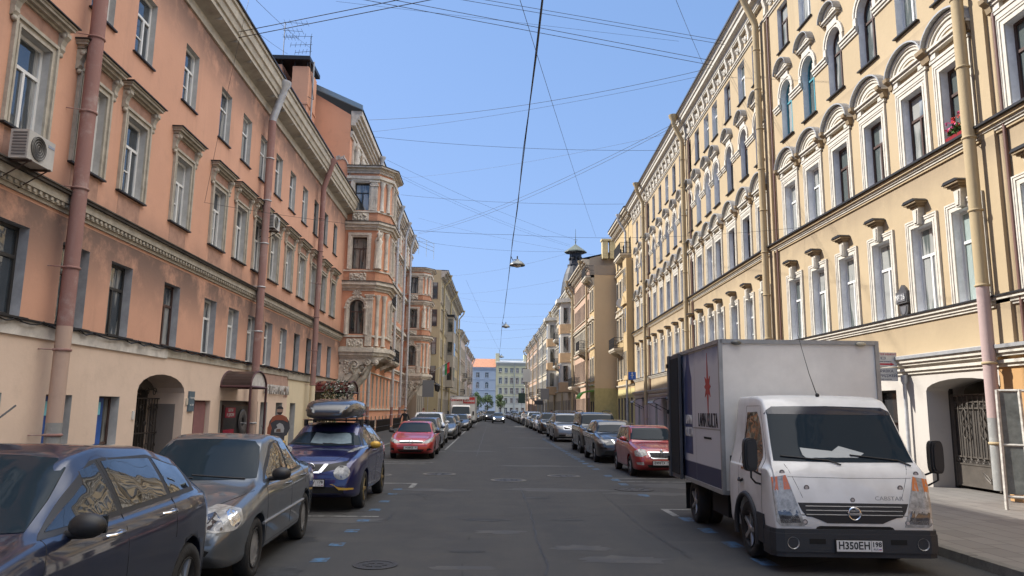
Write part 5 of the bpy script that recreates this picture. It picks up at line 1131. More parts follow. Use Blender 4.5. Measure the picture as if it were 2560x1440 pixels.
def patch(bvh,poly,axis,off,nx=14,nz=6,src=None,back=.012):
    dg_=None
    if isinstance(poly,dict):
        s_=-1 if axis=='diag-' else 1; dg_=(Vector((s_*poly['c'][0],poly['c'][1],0)),Vector((-s_*.64,.77,0)),Vector((s_*.77,.64,0))); poly=poly['p']
    """shape drawn in a side, front or rear view and laid on the bodywork; poly closed list of (u,v)"""
    us=sorted({p[0] for p in poly}); u0,u1=us[0],us[-1]
    cols=sorted(set([u0+(u1-u0)*(.5-.5*math.cos(math.pi*i/nx)) if i not in(0,nx) else (u0 if i==0 else u1) for i in range(nx+1)]+us))
    mb=MB(); grid=[]; e=1e-4
    for u in cols:
        uu=min(max(u,u0+e),u1-e); zs=[]
        for a,b in zip(poly,poly[1:]+poly[:1]):
            if (a[0]-uu)*(b[0]-uu)<0: zs.append(a[1]+(b[1]-a[1])*(uu-a[0])/(b[0]-a[0]))
        if len(zs)<2: continue
        z0,z1=min(zs),max(zs); col=[]
        for k in range(nz+1):
            z=z0+(z1-z0)*k/nz
            if dg_: pass
            elif axis in('+x','-x'): s=1 if axis=='+x' else -1; o=Vector((s*3,uu,z)); d=Vector((-s,0,0))
            elif axis=='front': o=Vector((uu,-2,z)); d=Vector((0,1,0))
            elif axis=='rear': o=Vector((uu,9,z)); d=Vector((0,-1,0))
            elif axis=='top': o=Vector((uu,z,4)); d=Vector((0,0,-1))
            if dg_: d=dg_[1]; o=dg_[0]+dg_[2]*uu-d*3+Vector((0,0,z))
            h=bvh.ray_cast(o,d)
            if h[0] is None: col.append(None); continue
            nrm=h[1] if h[1].dot(d)<0 else -h[1]
            col.append(h[0]+nrm*off)
        grid.append(col)
    for i in range(len(grid)-1):
        for k in range(nz):
            q=[grid[i][k],grid[i+1][k],grid[i+1][k+1],grid[i][k+1]]
            if any(t is None for t in q): continue
            if max((q[a]-q[(a+1)%4]).length for a in range(4))>.6: continue
            mb.add(q,[(0,1,2,3)],0,True)
    # merge + thickness skirt
    if not mb.v: return mb
    bm=bmesh.new()
    me=mb.mesh('t',[]); bm.from_mesh(me); D.meshes.remove(me); bmesh.ops.remove_doubles(bm,verts=bm.verts,dist=1e-4)
    vs=[v.co.copy() for v in bm.verts]; bm.verts.ensure_lookup_table(); fl=[tuple(v.index for v in f.verts) for f in bm.faces]
    be=[tuple(v.index for v in e_.verts) for e_ in bm.edges if len(e_.link_faces)==1]; nm=[v.normal.copy() for v in bm.verts]; bm.free()
    d=dg_[1] if dg_ else {'+x':Vector((-1,0,0)),'-x':Vector((1,0,0)),'front':Vector((0,1,0)),'rear':Vector((0,-1,0)),'top':Vector((0,0,-1))}[axis]
    n0=len(vs); sk=[v+d*(off+back) for v in vs]; out=MB(); out.add(vs,fl,0,True); out.add(vs+sk,[(a,b,b+n0,a+n0) for a,b in be],0,False); return out
def mir(poly): return [(-u,v) for u,v in poly]
def rod_on(bvh,pts,axis,r,off=.0,n=5,mb=None,seg=6):
    """thin line following the bodywork"""
    mb=mb or MB(); P=[]
    for a,b in zip(pts[:-1],pts[1:]):
        for i in range(seg+1):
            t=i/seg; u=a[0]+(b[0]-a[0])*t; v=a[1]+(b[1]-a[1])*t
            o,d={'+x':(Vector((3,u,v)),Vector((-1,0,0))),'-x':(Vector((-3,u,v)),Vector((1,0,0))),'front':(Vector((u,-2,v)),Vector((0,1,0))),'rear':(Vector((u,9,v)),Vector((0,-1,0))),'top':(Vector((u,v,4)),Vector((0,0,-1)))}[axis]
            h=bvh.ray_cast(o,d)
            if h[0]: P.append(h[0]-d*off)
    if len(P)>1: mb.tube(P,r,n,caps=True)
    return mb
def wheel_meshes(r,w,style,rim):
    mb=MB(); R_=r
    mb.lathe([(R_*.66,-w*.5+.02),(R_*.80,-w*.5),(R_*.95,-w*.47),(R_,-w*.36),(R_,w*.36),(R_*.95,w*.47),(R_*.80,w*.5),(R_*.66,w*.5-.02),(R_*.64,w*.3),(R_*.64,-w*.3)],30,'x',m=0)
    tyre=mb.mesh('tyre',[RUB]); mb=MB(); x=w*.5
    mb.lathe([(R_*.67,x-.012),(R_*.64,x-.002),(R_*.61,x-.02),(R_*.59,x-.09),(0,x-.1)],30,'x',m=0)
    back=1
    if style=='five' or style=='ten' or style=='six':
        n={'five':5,'six':6,'ten':10}[style]; wd={'five':.26,'six':.22,'ten':.10}[style]
        for k in range(n):
            a=2*math.pi*k/n
            def P(rr,t,xx): return (xx,rr*math.cos(a+t),rr*math.sin(a+t))
            mb.add([P(R_*.13,-.6,x-.022),P(R_*.13,.6,x-.022),P(R_*.62,wd*.45,x-.012),P(R_*.62,-wd*.45,x-.012),P(R_*.13,-.7,x-.07),P(R_*.13,.7,x-.07),P(R_*.62,wd*.65,x-.06),P(R_*.62,-wd*.65,x-.06)],[(0,1,2,3),(0,3,7,4),(1,5,6,2)],2)
        mb.lathe([(R_*.17,x-.03),(R_*.16,x-.015),(R_*.07,x-.008),(0,x-.008)],16,'x',m=2)
        for p in range(len(mb.m)):
            if mb.m[p]==0: pass
        rimm=mb.mesh('rim',[BLKA,BLKA,rim])
    else:
        for k in range(14):
            a=2*math.pi*k/14
            mb.add([(x-.02,R_*.5*math.cos(a-.05),R_*.5*math.sin(a-.05)),(x-.02,R_*.5*math.cos(a+.05),R_*.5*math.sin(a+.05)),(x-.02,R_*.58*math.cos(a+.07),R_*.58*math.sin(a+.07)),(x-.02,R_*.58*math.cos(a-.07),R_*.58*math.sin(a-.07))],[(0,1,2,3)],1)
        mb.lathe([(R_*.64,x-.012),(R_*.6,x-.03),(R_*.3,x-.022),(R_*.12,x-.01),(0,x-.008)],24,'x',m=2)
        rimm=mb.mesh('rim',[BLKA,BLKA,rim])
    return tyre,rimm
BLKA=mat('rim back black',(.02,.02,.02),.6,metal=.3)  # black rim back and hubcap slots
def plate(par,y,z,txt,reg='',x=0,face=-1,w=.52,h=.112,tilt=0):
    mb=MB(); mb.box(-w/2-.012,w/2+.012,-.008,.012,-h/2-.012,h/2+.012,1); mb.box(-w/2,w/2,-.012,-.004,-h/2,h/2,0); 
    if reg: mb.box(w/2-.138,w/2-.134,-.014,-.011,-h/2,h/2,1)
    o=mb.build('number_plate',[PLW,PLK],par,(x,y,z),0 if face<0 else math.pi)
    if txt: text(txt,h*.92,PLK,o,(-.065 if reg else 0,-.0135,0),name='plate_number',ext=.0005,sx=.92,bold=.003)
    if reg:
        text(reg,h*.62,PLK,o,(w/2-.068,-.0135,.018),name='plate_region',ext=.0005,bold=.002); text('RUS',h*.26,PLK,o,(w/2-.082,-.0135,-.036),name='plate_country',ext=.0005)
        mb=MB()
        for k in range(3): mb.box(w/2-.045,w/2-.012,-.0135,-.0125,-.045+k*.007,-.038+k*.007,2-k)
        mb.build('flag',[mat('flag white',(.7,.7,.7)),mat('flag blue',(.05,.1,.4)),mat('flag red small',(.5,.03,.03))],o)
    return o
def make_car(sp,label,cat,loc,rz=0,detail=2,group=None,plate_t=None,name=None):
    t=thing(name or sp['name'],label,cat,loc,rz,group)
    key=sp['key']
    if key not in CACHE:
        bm_=body_mesh(sp); full=bm_.copy(); cutm=cut_wheels(bm_,sp)
        bvh=BVHTree.FromPolygons([v.co for v in full.vertices],[tuple(p.vertices) for p in full.polygons]); CACHE[key]=(cutm,bvh,{})
    base,bvh,feat=CACHE[key]
    bod=base.copy() if len(CACHE[key])and sp['paint'] not in list(base.materials) else base
    if bod is not base: bod.materials[0]=sp['paint']
    body=place(bod,'body',t)
    if not feat:
        F={}
        F['windscreen']=patch(bvh,sp['ws'],'front',.004,16,8).mesh('windscreen',[GLW])
        if sp.get('rw'): F['rear_window']=patch(bvh,sp['rw'],'rear',.004,12,6).mesh('rear_window',[GLW])
        F['side']=[]
        for poly in sp['sw']:
            for ax in('+x','-x'): F['side'].append(patch(bvh,poly,ax,.004,12,6).mesh('side_window',[GLS]))
        mb=MB()
        for ax in('+x','-x'):
            for ln in sp.get('lines',[]): rod_on(bvh,ln,ax,.0045,-.002,4,mb,8)
        for ln in sp.get('flines',[]): rod_on(bvh,ln,'front',.004,-.002,4,mb,8); rod_on(bvh,mir(ln),'front',.004,-.002,4,mb,8)
        F['trim']=[patch(bvh,sp['trim'],ax,.002,24,4).mesh('window_trim',[PLAS]) for ax in('+x','-x')] if sp.get('trim') else []
        F['seams']=mb.mesh('door_seam',[BLK])
        F['hl']=[]
        for s in(0,1):
            F['hl'].append([(patch(bvh,p if isinstance(p,dict) else (mir(p) if s else p),('diag-' if s else 'diag+') if isinstance(p,dict) else 'front',.005,14,7),m,nm) for (p,m,nm) in sp['lamps']])
        F['fr']=[(patch(bvh,p,'front',o_,18,5),m,nm) for (p,m,nm,o_) in sp['front']]
        F['tl']=[patch(bvh,mir(p) if s else p,'rear',.005,8,5).mesh('tail_lamp',[REDL]) for p in sp.get('tail',[]) for s in(0,1)]
        for L_ in F['hl']:
            for i,(q,m,nm) in enumerate(L_): L_[i]=(q.mesh(nm,[m]),nm)
        F['fr']=[(q.mesh(nm,[m]),nm) for q,m,nm in F['fr']]
        F['wheel']=wheel_meshes(sp['r'],sp.get('tw',.2),sp.get('rim','five'),sp.get('rimm',ALLOY))
        feat.update(F)
    F=feat
    place(F['windscreen'],'windscreen',t)
    if 'rear_window' in F: place(F['rear_window'],'rear_window',t)
    for m in F['trim']: place(m,'window_trim',t)
    for m in F['side']: place(m,'side_window',t)
    place(F['seams'],'door_seam',body)
    for L_ in F['hl']:
        first=None
        for (m,nm) in L_:
            o=place(m,nm,t if first is None or nm=='fog_lamp' else first); first=first or o
    for (m,nm) in F['fr']: place(m,nm,t)
    for m in F['tl']: place(m,'tail_lamp',t)
    ty,ri=F['wheel']
    for y in (sp['fa'],sp['ra']):
        for s in(-1,1):
            mb=MB(); mb.lathe([(.06,-.05),(.06,.02)],8,'x'); w=place(ty,'wheel',t,(s*(sp['W']/2-sp.get('tw',.2)/2-.015),y,sp['r']),0 if s>0 else math.pi); place(ri,'rim',w)
    # mirrors
    my,mz=sp['mirror']; mm=sp.get('mirm',sp['paint'])
    for s in(() if sp.get('nomirror') else (-1,1)):
        mb=MB(); x=s*(sp['W']/2*.925+.13); mb.ball((x,my,mz),.1,0,12,8,(1.12,.75,.72)); mb.tube([(s*(sp['W']/2*.90),my+.05,mz-.06),(x,my+.02,mz-.05)],.028,6,m=1)
        mb.box(x-.085,x+.085,my+.055,my+.075,mz-.05,mz+.05,2)
        place(mb.mesh('mirror',[mm,PLAS,GLS]),'mirror',t)
    if detail>1:
        # door handles, wipers
        for (y,z) in sp.get('handles',[]):
            for s in(-1,1):
                h=bvh.ray_cast(Vector((s*3,y,z)),Vector((-s,0,0)))
                if h[0]: mb=MB(); x=h[0].x; mb.tube([(x-s*.01,y-.09,z),(x+s*.035,y-.07,z+.004),(x+s*.035,y+.07,z+.008),(x-s*.01,y+.09,z+.01)],.013,6); place(mb.mesh('door_handle',[sp.get('hm',sp['paint'])]),'door_handle',t)
        wy=sp['ws']; zb=min(p[1] for p in wy)
        mb=MB(); rod_on(bvh,[(.55,zb+.02),(-.05,zb+.05)],'front',.010,.012,5,mb); rod_on(bvh,[(-.02,zb+.02),(-.6,zb+.05)],'front',.010,.012,5,mb); place(mb.mesh('wiper',[PLAS]),'wiper',t)
    if plate_t is not None:
        py,pz=sp['plate']; plate(t,py,pz,*plate_t)
    if sp.get('rails'):
        y0,y1,xr,zr=sp['rails']
        for s in(-1,1):
            mb=MB(); mb.tube([(s*xr,y0,zr-.05),(s*xr,y0+.1,zr+.02),(s*xr,(y0+y1)/2,zr+.04),(s*xr,y1-.1,zr+.01),(s*xr,y1,zr-.05)],.018,6); place(mb.mesh('roof_rail',[sp.get('railm',PLAS)]),'roof_rail',t)
    return t
CACHE={}
def spec(name,key,L_,W_,H_,r,fa,ra,pm,kind,**k):
    """kind sets the silhouette from the photograph's body types"""
    s=dict(name=name,key=key,L=L_,W=W_,r=r,fa=fa,ra=ra,paint=pm)
    if kind=='hatch':      # y,z pairs from nose to tail
        cowl,wst,rend=k.pop('cowlk',.27)*L_,k.pop('wstk',.44)*L_,.86*L_
        s['top']=[(0,.50),(.03,.62),(.12,.70),(.32,.80),(.9*cowl,H_*.655),(cowl,H_*.675),(wst,H_*.965),(wst+.35,H_),(rend-.5,H_*.975),(rend,H_*.90),(L_-.14,H_*.66),(L_-.03,H_*.50),(L_,.45)]
    elif kind=='sedan':
        cowl,wst,rend=.27*L_,.43*L_,.70*L_
        s['top']=[(0,.46),(.03,.58),(.12,.66),(.35,.76),(.9*cowl,H_*.645),(cowl,H_*.67),(wst,H_*.96),(wst+.4,H_),(rend-.1,H_*.97),(L_*.845,H_*.70),(L_-.35,H_*.68),(L_-.08,H_*.64),(L_-.02,H_*.50),(L_,.45)]
    elif kind=='suv':
        cowl,wst,rend=.26*L_,.38*L_,.93*L_
        s['top']=[(0,.62),(.03,.80),(.10,.90),(.30,.97),(.9*cowl,H_*.645),(cowl,H_*.665),(wst,H_*.965),(wst+.35,H_),(rend-.5,H_*.99),(rend,H_*.95),(L_-.12,H_*.66),(L_-.03,H_*.50),(L_,.5)]
    if 'top' in k: s['top']=k['top']
    lo=k.get('clear',.20)
    s['low']=[(0,.36),(.04,lo+.06),(.15,lo),(L_-.2,lo+.03),(L_-.04,lo+.12),(L_,.38)]
    bz=k.get('belt',H_*.635)
    nose=s['top'][3][1]
    s['belt']=[(0,.44),(.04,nose*.80),(.15,nose*.90),(.32,nose*.97),(cowl,bz-.01),(.5*L_,bz+.01),(L_*.85,bz+.04),(L_-.10,bz),(L_-.03,.6),(L_,.43)]
    s['wid']=[(0,.70),(.05,.82),(.15,.90),(.35,.965),(.8,1.0),(L_-.9,1.0),(L_-.35,.95),(L_-.08,.85),(L_,.74)]
    tw=k.get('tum',.70)
    s['wtop']=[(0,.58),(.2,.74),(.5,.80),(cowl*.95,.82),(wst,tw),(wst+.5,tw+.015),(rend-.3,tw),(L_-.1,.76),(L_,.6)] 
    k.pop('belt',None); s.update(k); s['cowl']=cowl; s['wst']=wst
    zt=lambda y: float(np.interp(y,[q[0] for q in s['top']],[q[1] for q in s['top']]))
    hb=s.get('ws_b',.70)*W_/2; ht=s.get('ws_t',.60)*W_/2; z0=zt(cowl)+.035; z1=zt(wst)-.01
    if 'ws' not in k: s['ws']=[(-hb-.08,z0+.01),(-hb*.5,z0-.01),(0,z0-.015),(hb*.5,z0-.01),(hb+.08,z0+.01),(ht+.03,z1-.02),(ht*.5,z1+.0),(0,z1+.005),(-ht*.5,z1),(-ht-.03,z1-.02)]
    # side windows from the silhouette
    if 'sw' not in k:
        yb=cowl+.10; top=lambda y: zt(y)-.105
        b=lambda y: float(np.interp(y,[q[0] for q in s['belt']],[q[1] for q in s['belt']]))+.05
        B1=.545*L_ if kind!='suv' else .50*L_; B2=(.735 if kind!='suv' else .68)*L_; end=(rend+.02 if kind!='suv' else rend-.12); tp_=wst+.16
        def win(a,b_,n=5):
            xs=[a+(b_-a)*i/n for i in range(n+1)]; return [(x,b(x)) for x in xs]+[(x,max(b(x)+.02,top(x))) for x in xs[::-1]]
        A_=[(yb+.10,b(yb)+.0),(B1-.03,b(B1)),(B1-.03,top(B1))]+[(x,top(x)) for x in (B1-.25,tp_+.2) if x<B1]+[(tp_+.02,top(tp_)-.01),((yb+tp_)/2+.06,(b(yb)+top(tp_))/2-.02)]
        P_=win(B1+.05,end-.05,8); s['trim']=[(yb-.0,b(yb)-.03)]+[(x,b(x)-.03) for x in (B1,B2)]+[(min(end,(B2+.08 if kind=='sedan' else end)),b(end)-.03)]+[(min(end,(B2+.08 if kind=='sedan' else end)),max(b(end)+.0,top(min(end,(B2+.08 if kind=='sedan' else end)))+.02))]+[(x,top(x)+.028) for x in (B2,B1,tp_+.3,tp_)]
        s['sw']=[A_,win(B1+.05,B2-.03),win(B2+.04,end-.08)] if kind!='sedan' else [A_,win(B1+.05,B2-.22),win(B2-.17,B2+.04)]
        s['lines']=[[(cowl+.05,lo+.1),(cowl+.02,b(yb)-.2),(cowl+.12,b(yb)-.03)],[(B1+.01,lo+.08),(B1+.02,b(B1)-.02),(B1+.01,top(B1)+.02)],[(B2+.0,.75),(B2+.03,b(B2)-.03)] ,[(cowl,lo+.09),(B2-.25,lo+.11)]]
        s['handles']=[(B1-.17,b(B1)-.13),(B2-.12,b(B2)-.12)]
    s.setdefault('mirror',(cowl+.28,bz+.10)); s.setdefault('rw',[(-.52,H_*.72),(.52,H_*.72),(.45,H_*.90),(-.45,H_*.90)])
    s.setdefault('tail',[[(W_/2-.30,H_*.50),(W_/2-.04,H_*.50),(W_/2-.06,H_*.66),(W_/2-.24,H_*.66)]])
    s.setdefault('plate',(-.012,.42))
    hl=nose
    s.setdefault('lamps',[([(W_/2-.45,hl-.20),(W_/2-.16,hl-.17),(W_/2-.03,hl-.05),(W_/2-.05,hl+.0),(W_/2-.25,hl-.04),(W_/2-.42,hl-.10)],LENS,'headlight')])
    s.setdefault('front',[([(-.40,hl-.22),(.40,hl-.22),(.44,hl-.09),(-.44,hl-.09)],PLAS,'grille',.004),([(-.5,lo+.10),(.5,lo+.10),(.42,lo+.2),(-.42,lo+.2)],BLK,'air_intake',.004)])
    s.setdefault('flines',[])
    return s
# ------------------------------------------------------------------ the parked cars of the photograph
def ring(par,x,y,z,r,t=.012,m=None,name='badge',extra=None,ax='y'):
    mb=MB(); mb.tube([(r*math.cos(i*math.pi/10),0,r*math.sin(i*math.pi/10)) for i in range(20)],t,6,closed=True)
    if extra=='bar': mb.box(-r*1.15,r*1.15,-t*1.3,t*.5,-r*.2,r*.2)
    if extra=='bolt': mb.box(-r*1.0,r*1.0,-t,t*.4,-r*.08,r*.1)
    if extra=='disc': mb.lathe([(r*.8,-t*.6),(0,-t*.9)],14,'y')
    return mb.build(name,m or CHR,par,(x,y,z))
# dark blue hatchback, nearest on the left
BLUEP=paint('dark blue',(.013,.022,.055),.5,.30)
s=spec('hatchback','h1',4.34,1.84,1.47,.325,.90,3.54,BLUEP,'hatch',mirm=PLAS,hm=CHR,rim='five',tum=.66,belt=.985,mirror=(1.66,1.05),cowlk=.31,wstk=.49,tail=[[(.45,.80),(.70,.80),(.70,.95),(.5,.95)]],
  lamps=[({'c':(.66,.30),'p':[(-.2,.62),(.1,.64),(.30,.78),(.30,.86),(.0,.76)]},LENS,'headlight')])
FC=make_car(s,'dark blue hatchback with black mirrors and chrome handles, nearest car on the left','car',(-3.60,3.28,0)); FC.scale=(1.075,1.055,1.12)
mb=MB(); mb.tube([(.0,1.95,1.45),(.0,2.0,1.50),(0,2.45,1.72)],.008,4); place(mb.mesh('aerial',[PLAS]),'aerial',FC)
# grey sedan
GREYP=paint('graphite grey',(.095,.112,.13),.5,.34,dust=.22)
s=spec('sedan','s1',4.24,1.68,1.42,.30,.82,3.23,GREYP,'sedan',mirm=PLAS,rim='cap',rimm=STEELC,tum=.68,belt=.90,tw=.175,plate=(-.02,.36),
  top=[(0,.44),(.03,.56),(.10,.64),(.3,.735),(.75,.84),(1.12,.905),(1.82,1.365),(2.2,1.42),(2.75,1.385),(3.5,1.02),(3.9,.99),(4.16,.93),(4.22,.70),(4.24,.5)],
  lamps=[({'c':(.60,.25),'p':[(-.30,.59),(-.12,.555),(.12,.565),(.23,.64),(.23,.74),(.10,.775),(-.08,.735),(-.24,.66)]},LENS,'headlight'),({'c':(.60,.25),'p':[(-.24+.0,.61),(-.12,.575),(-.02,.58),(-.01,.72),(-.14,.69)]},LENSD,'inner_lamp'),({'c':(.60,.25),'p':[(.115+.075*math.cos(a*.785),.665+.075*math.sin(a*.785)) for a in range(8)]},CHR,'reflector')],
  front=[([(-.30,.60),(.30,.60),(.33,.66),(-.33,.66)],PLAS,'grille',.004),([(-.52,.30),(.52,.30),(.60,.40),(.50,.42),(-.50,.42),(-.60,.40)],BLK,'air_intake',.004)],
  flines=[[(.0,.735),(.34,.70),(.74,.86)]])
GS=make_car(s,'graphite grey sedan with black mirrors parked behind the dark blue hatchback','car',(-3.50,8.12,0),R(1.5)); GS.scale=(1.08,1.08,1.11)
mb=MB()
rail=rod_on(CACHE['s1'][1],[(1.0,.52),(3.0,.54)],'+x',.018,.008,6); place(rail.mesh('side_moulding',[STEELC]),'side_moulding',GS)
mb=MB(); mb.tube([(.45,2.2,1.40),(.47,2.22,1.42),(.40,2.30,1.52)],.003,4); place(mb.mesh('aerial',[PLAS]),'aerial',GS)
# blue crossover with roof box
JUKEP=paint('violet blue',(.008,.010,.085),.4,.26)
s=spec('crossover','j1',4.13,1.765,1.56,.34,.83,3.36,JUKEP,'suv',mirm=GOLD,rim='five',rimm=mat('gold rim',(.35,.25,.10),.35,metal=.7),tum=.66,belt=1.08,clear=.24,tw=.215,plate=(-.02,.52),mirror=(1.45,1.14),
  top=[(0,.62),(.03,.76),(.10,.85),(.35,.97),(.8,1.06),(1.12,1.10),(1.75,1.50),(2.1,1.56),(3.0,1.53),(3.6,1.40),(3.95,1.10),(4.10,.85),(4.13,.6)],
  lamps=[([(.50+.145*math.cos(a*math.pi/6)+.06,.70+.125*math.sin(a*math.pi/6)) for a in range(12)],LENS,'headlight')],
  front=[([(-.62,.80),(-.20,.70),(.20,.70),(.62,.80),(.66,.90),(.30,.84),(-.30,.84),(-.66,.90)],PLAS,'grille',.004),([(-.62,.34),(.62,.34),(.60,.45),(-.60,.45)],BLK,'air_intake',.004),([(-.30,.84),(-.23,.84),(-.13,.705),(-.20,.695)],CHR,'chrome_bar',.012),([(.30,.84),(.23,.84),(.13,.705),(.20,.695)],CHR,'chrome_bar',.012),([(-.17,.685),(.17,.685),(.15,.715),(-.15,.715)],CHR,'chrome_bar',.013),
   ([(.36,.50),(.42,.50),(.52,.40),(.76,.40),(.76,.43),(.53,.445)],GOLD,'gold_strip',.008),([(-.36,.50),(-.42,.50),(-.52,.40),(-.76,.40),(-.76,.43),(-.53,.445)],GOLD,'gold_strip',.008)],
  flines=[[(.0,.88),(.4,.90),(.62,1.05)]])
JK=make_car(s,'violet blue crossover with gold mirrors and a black roof box on the left','car',(-3.27,14.35,0),plate_t=('О178РУ','178'))
q=patch(CACHE['j1'][1],[(-.30,1.17),(-.10,1.15),(.10,1.17),(.30,1.15),(.50,1.17),(.46,1.30),(.40,1.36),(.0,1.33),(-.26,1.36)],'front',.006,14,4); place(q.mesh('sunshade',[mat('silver sunshade',(.22,.29,.33),.35,var=.35,varscale=5)]),'sunshade',JK)
ring(JK,0,.005,.785,.075,.012,extra='bar')
for sx in(-1,1):
    mb=MB(); bv=CACHE['j1'][1]; q=patch(bv,[(sx*.52,1.02),(sx*.60,1.02),(sx*.80,1.10),(sx*.78,1.13),(sx*.6,1.08)],'front',.006,8,4); place(q.mesh('turn_lamp',[LENS]),'turn_lamp',JK)
for y in (1.95,2.75):
    mb=MB(); mb.box(-.60,.60,y-.03,y+.03,1.585,1.61)
    for x in(-.57,.57): mb.tube([(x,y,1.48),(x,y,1.60)],.045,6)
    place(mb.mesh('roof_bar',[PLAS]),'roof_bar',JK)
rb=thing('roof_box','glossy black roof box strapped on the violet blue crossover','roof box',(-3.27,15.55,1.675)); rb.scale=(1.2,1.12,1.15); JK.scale=(1.04,1.02,1.04); mb=MB()
ysr=[0,.03,.12,.35,.8,1.5,1.85,1.98,2.0]; hs=[.10,.18,.26,.33,.37,.36,.32,.2,.12]; ws=[.22,.32,.38,.41,.42,.42,.40,.34,.25]; rr=[]
for y,h,w in zip(ysr,hs,ws):
    for a in range(16):
        t=2*math.pi*a/16; cx=math.copysign(abs(math.cos(t))**.45,math.cos(t)); sz=math.copysign(abs(math.sin(t))**.45,math.sin(t)); rr.append((w*cx,y,.19+(h-.17 if sz>0 else .17)*sz))
n=16; fs=[(i*n+j,i*n+(j+1)%n,(i+1)*n+(j+1)%n,(i+1)*n+j) for i in range(8) for j in range(n)]+[tuple(range(n))[::-1],tuple(range(8*n,9*n))]
mb.add(rr,fs,0,True); mb.build('shell',paint('gloss black',(.006,.007,.012),.2,.25,dust=.06),rb); mb=MB(); mb.box(-.415,.415,.25,1.8,.155,.175); mb.build('seam',mat('box seam',(.05,.05,.05),.4),rb)
# red hatchback, left
RED=paint('signal red',(.42,.012,.010),.15,.3); RED2=paint('deep red',(.33,.012,.018),.25,.3)
s=spec('hatchback','h2',4.28,1.75,1.42,.325,.95,3.56,RED,'hatch',mirm=PLAS,rim='five',belt=.93,plate=(-.02,.44),
  lamps=[([(.42,.60),(.62,.60),(.80,.68),(.845,.80),(.80,.82),(.62,.74),(.46,.66)],LENS,'headlight')],
  front=[([(-.43,.60),(.43,.60),(.46,.66),(-.46,.66)],PLAS,'grille',.004),([(-.43,.655),(-.2,.665),(.2,.665),(.43,.655),(.46,.685),(.2,.70),(-.2,.70),(-.46,.685)],CHR,'chrome_bar',.010),([(-.42,.27),(.42,.27),(.52,.38),(-.52,.38)],BLK,'air_intake',.004),([(.62,.33),(.80,.36),(.72,.43),(.62,.41)],BLK,'fog_recess',.004),([(-.62,.33),(-.80,.36),(-.72,.43),(-.62,.41)],BLK,'fog_recess',.004)],
  flines=[[(.0,.73),(.42,.72),(.60,.86)]])
OP=make_car(s,'bright red hatchback with a chrome grille bar, parked on the left past the crossover','car',(-2.86,29.1,0),plate_t=('У438КВ','98'))
ring(OP,0,.0,.665,.065,.010,extra='bolt')
# red hatchback, right (behind the truck)
s=spec('hatchback','h3',3.99,1.64,1.50,.305,.80,3.25,RED2,'hatch',rim='five',belt=.98,plate=(-.03,.43),tum=.74,ws_t=.68,ws_b=.74,
  top=[(0,.50),(.03,.64),(.10,.76),(.3,.86),(.75,.96),(1.05,1.0),(1.60,1.44),(1.9,1.50),(3.3,1.48),(3.6,1.42),(3.85,1.0),(3.96,.7),(3.99,.5)],
  lamps=[([(.40,.66),(.60,.60),(.745,.62),(.76,.76),(.60,.83),(.44,.80)],LENS,'headlight'),([(.52,.37),(.70,.38),(.72,.44),(.54,.46)],LENS,'fog_lamp')],
  front=[([(-.34,.60),(-.28,.555),(.28,.555),(.34,.60),(.40,.75),(-.40,.75)],CHR,'grille_surround',.006),([(-.31,.61),(-.25,.58),(.25,.58),(.31,.61),(.36,.725),(-.36,.725)],PLAS,'grille',.010),([(-.40,.30),(.40,.30),(.42,.38),(-.42,.38)],BLK,'air_intake',.004)],
  flines=[[(.0,.79),(.38,.80),(.56,.95)]])
SK=make_car(s,'deep red hatchback with a slatted grille parked on the right behind the white truck','car',(5.22,22.25,0),plate_t=('В999ТХ','198'))
mb=MB()
for k in range(15): mb.box(-.31+k*.044-.006,-.31+k*.044+.006,-.03,.02,.60,.72)
mb.build('grille_slat',STEELC,SK,(0,.0,0)); ring(SK,0,-.01,.775,.048,.009,extra='disc')
# dark crossover, right
DKP=paint('dark slate',(.022,.026,.033),.5,.3)
s=spec('crossover','q1',4.39,1.81,1.59,.35,.92,3.57,DKP,'suv',rim='five',belt=1.05,clear=.22,ws_t=.66,
  top=[(0,.60),(.03,.74),(.12,.86),(.4,.96),(.95,1.06),(1.2,1.08),(1.85,1.52),(2.25,1.59),(3.4,1.56),(3.9,1.45),(4.25,1.1),(4.36,.8),(4.39,.6)],
  lamps=[([(.42,.80),(.62,.72),(.80,.73),(.88,.86),(.84,.90),(.6,.83)],LENS,'headlight')],
  front=[([(-.34,.80),(-.2,.66),(.2,.66),(.34,.80),(.36,.86),(-.36,.86)],PLAS,'grille',.004),([(.36,.87),(.28,.87),(.15,.68),(.21,.66)],CHR,'chrome_bar',.01),([(-.36,.87),(-.28,.87),(-.15,.68),(-.21,.66)],CHR,'chrome_bar',.01),([(-.62,.36),(.62,.36),(.60,.46),(-.60,.46)],BLK,'air_intake',.004),([(.5,.52),(.78,.54),(.76,.60),(.56,.60)],BLK,'fog_recess',.004),([(-.5,.52),(-.78,.54),(-.76,.60),(-.56,.60)],BLK,'fog_recess',.004)],
  flines=[[(.0,.90),(.4,.90),(.62,1.03)]])
QQ=make_car(s,'dark slate crossover between the deep red hatchback and the tall black off roader','car',(5.06,28.0,0))
ring(QQ,0,.0,.765,.07,.01,extra='bar')
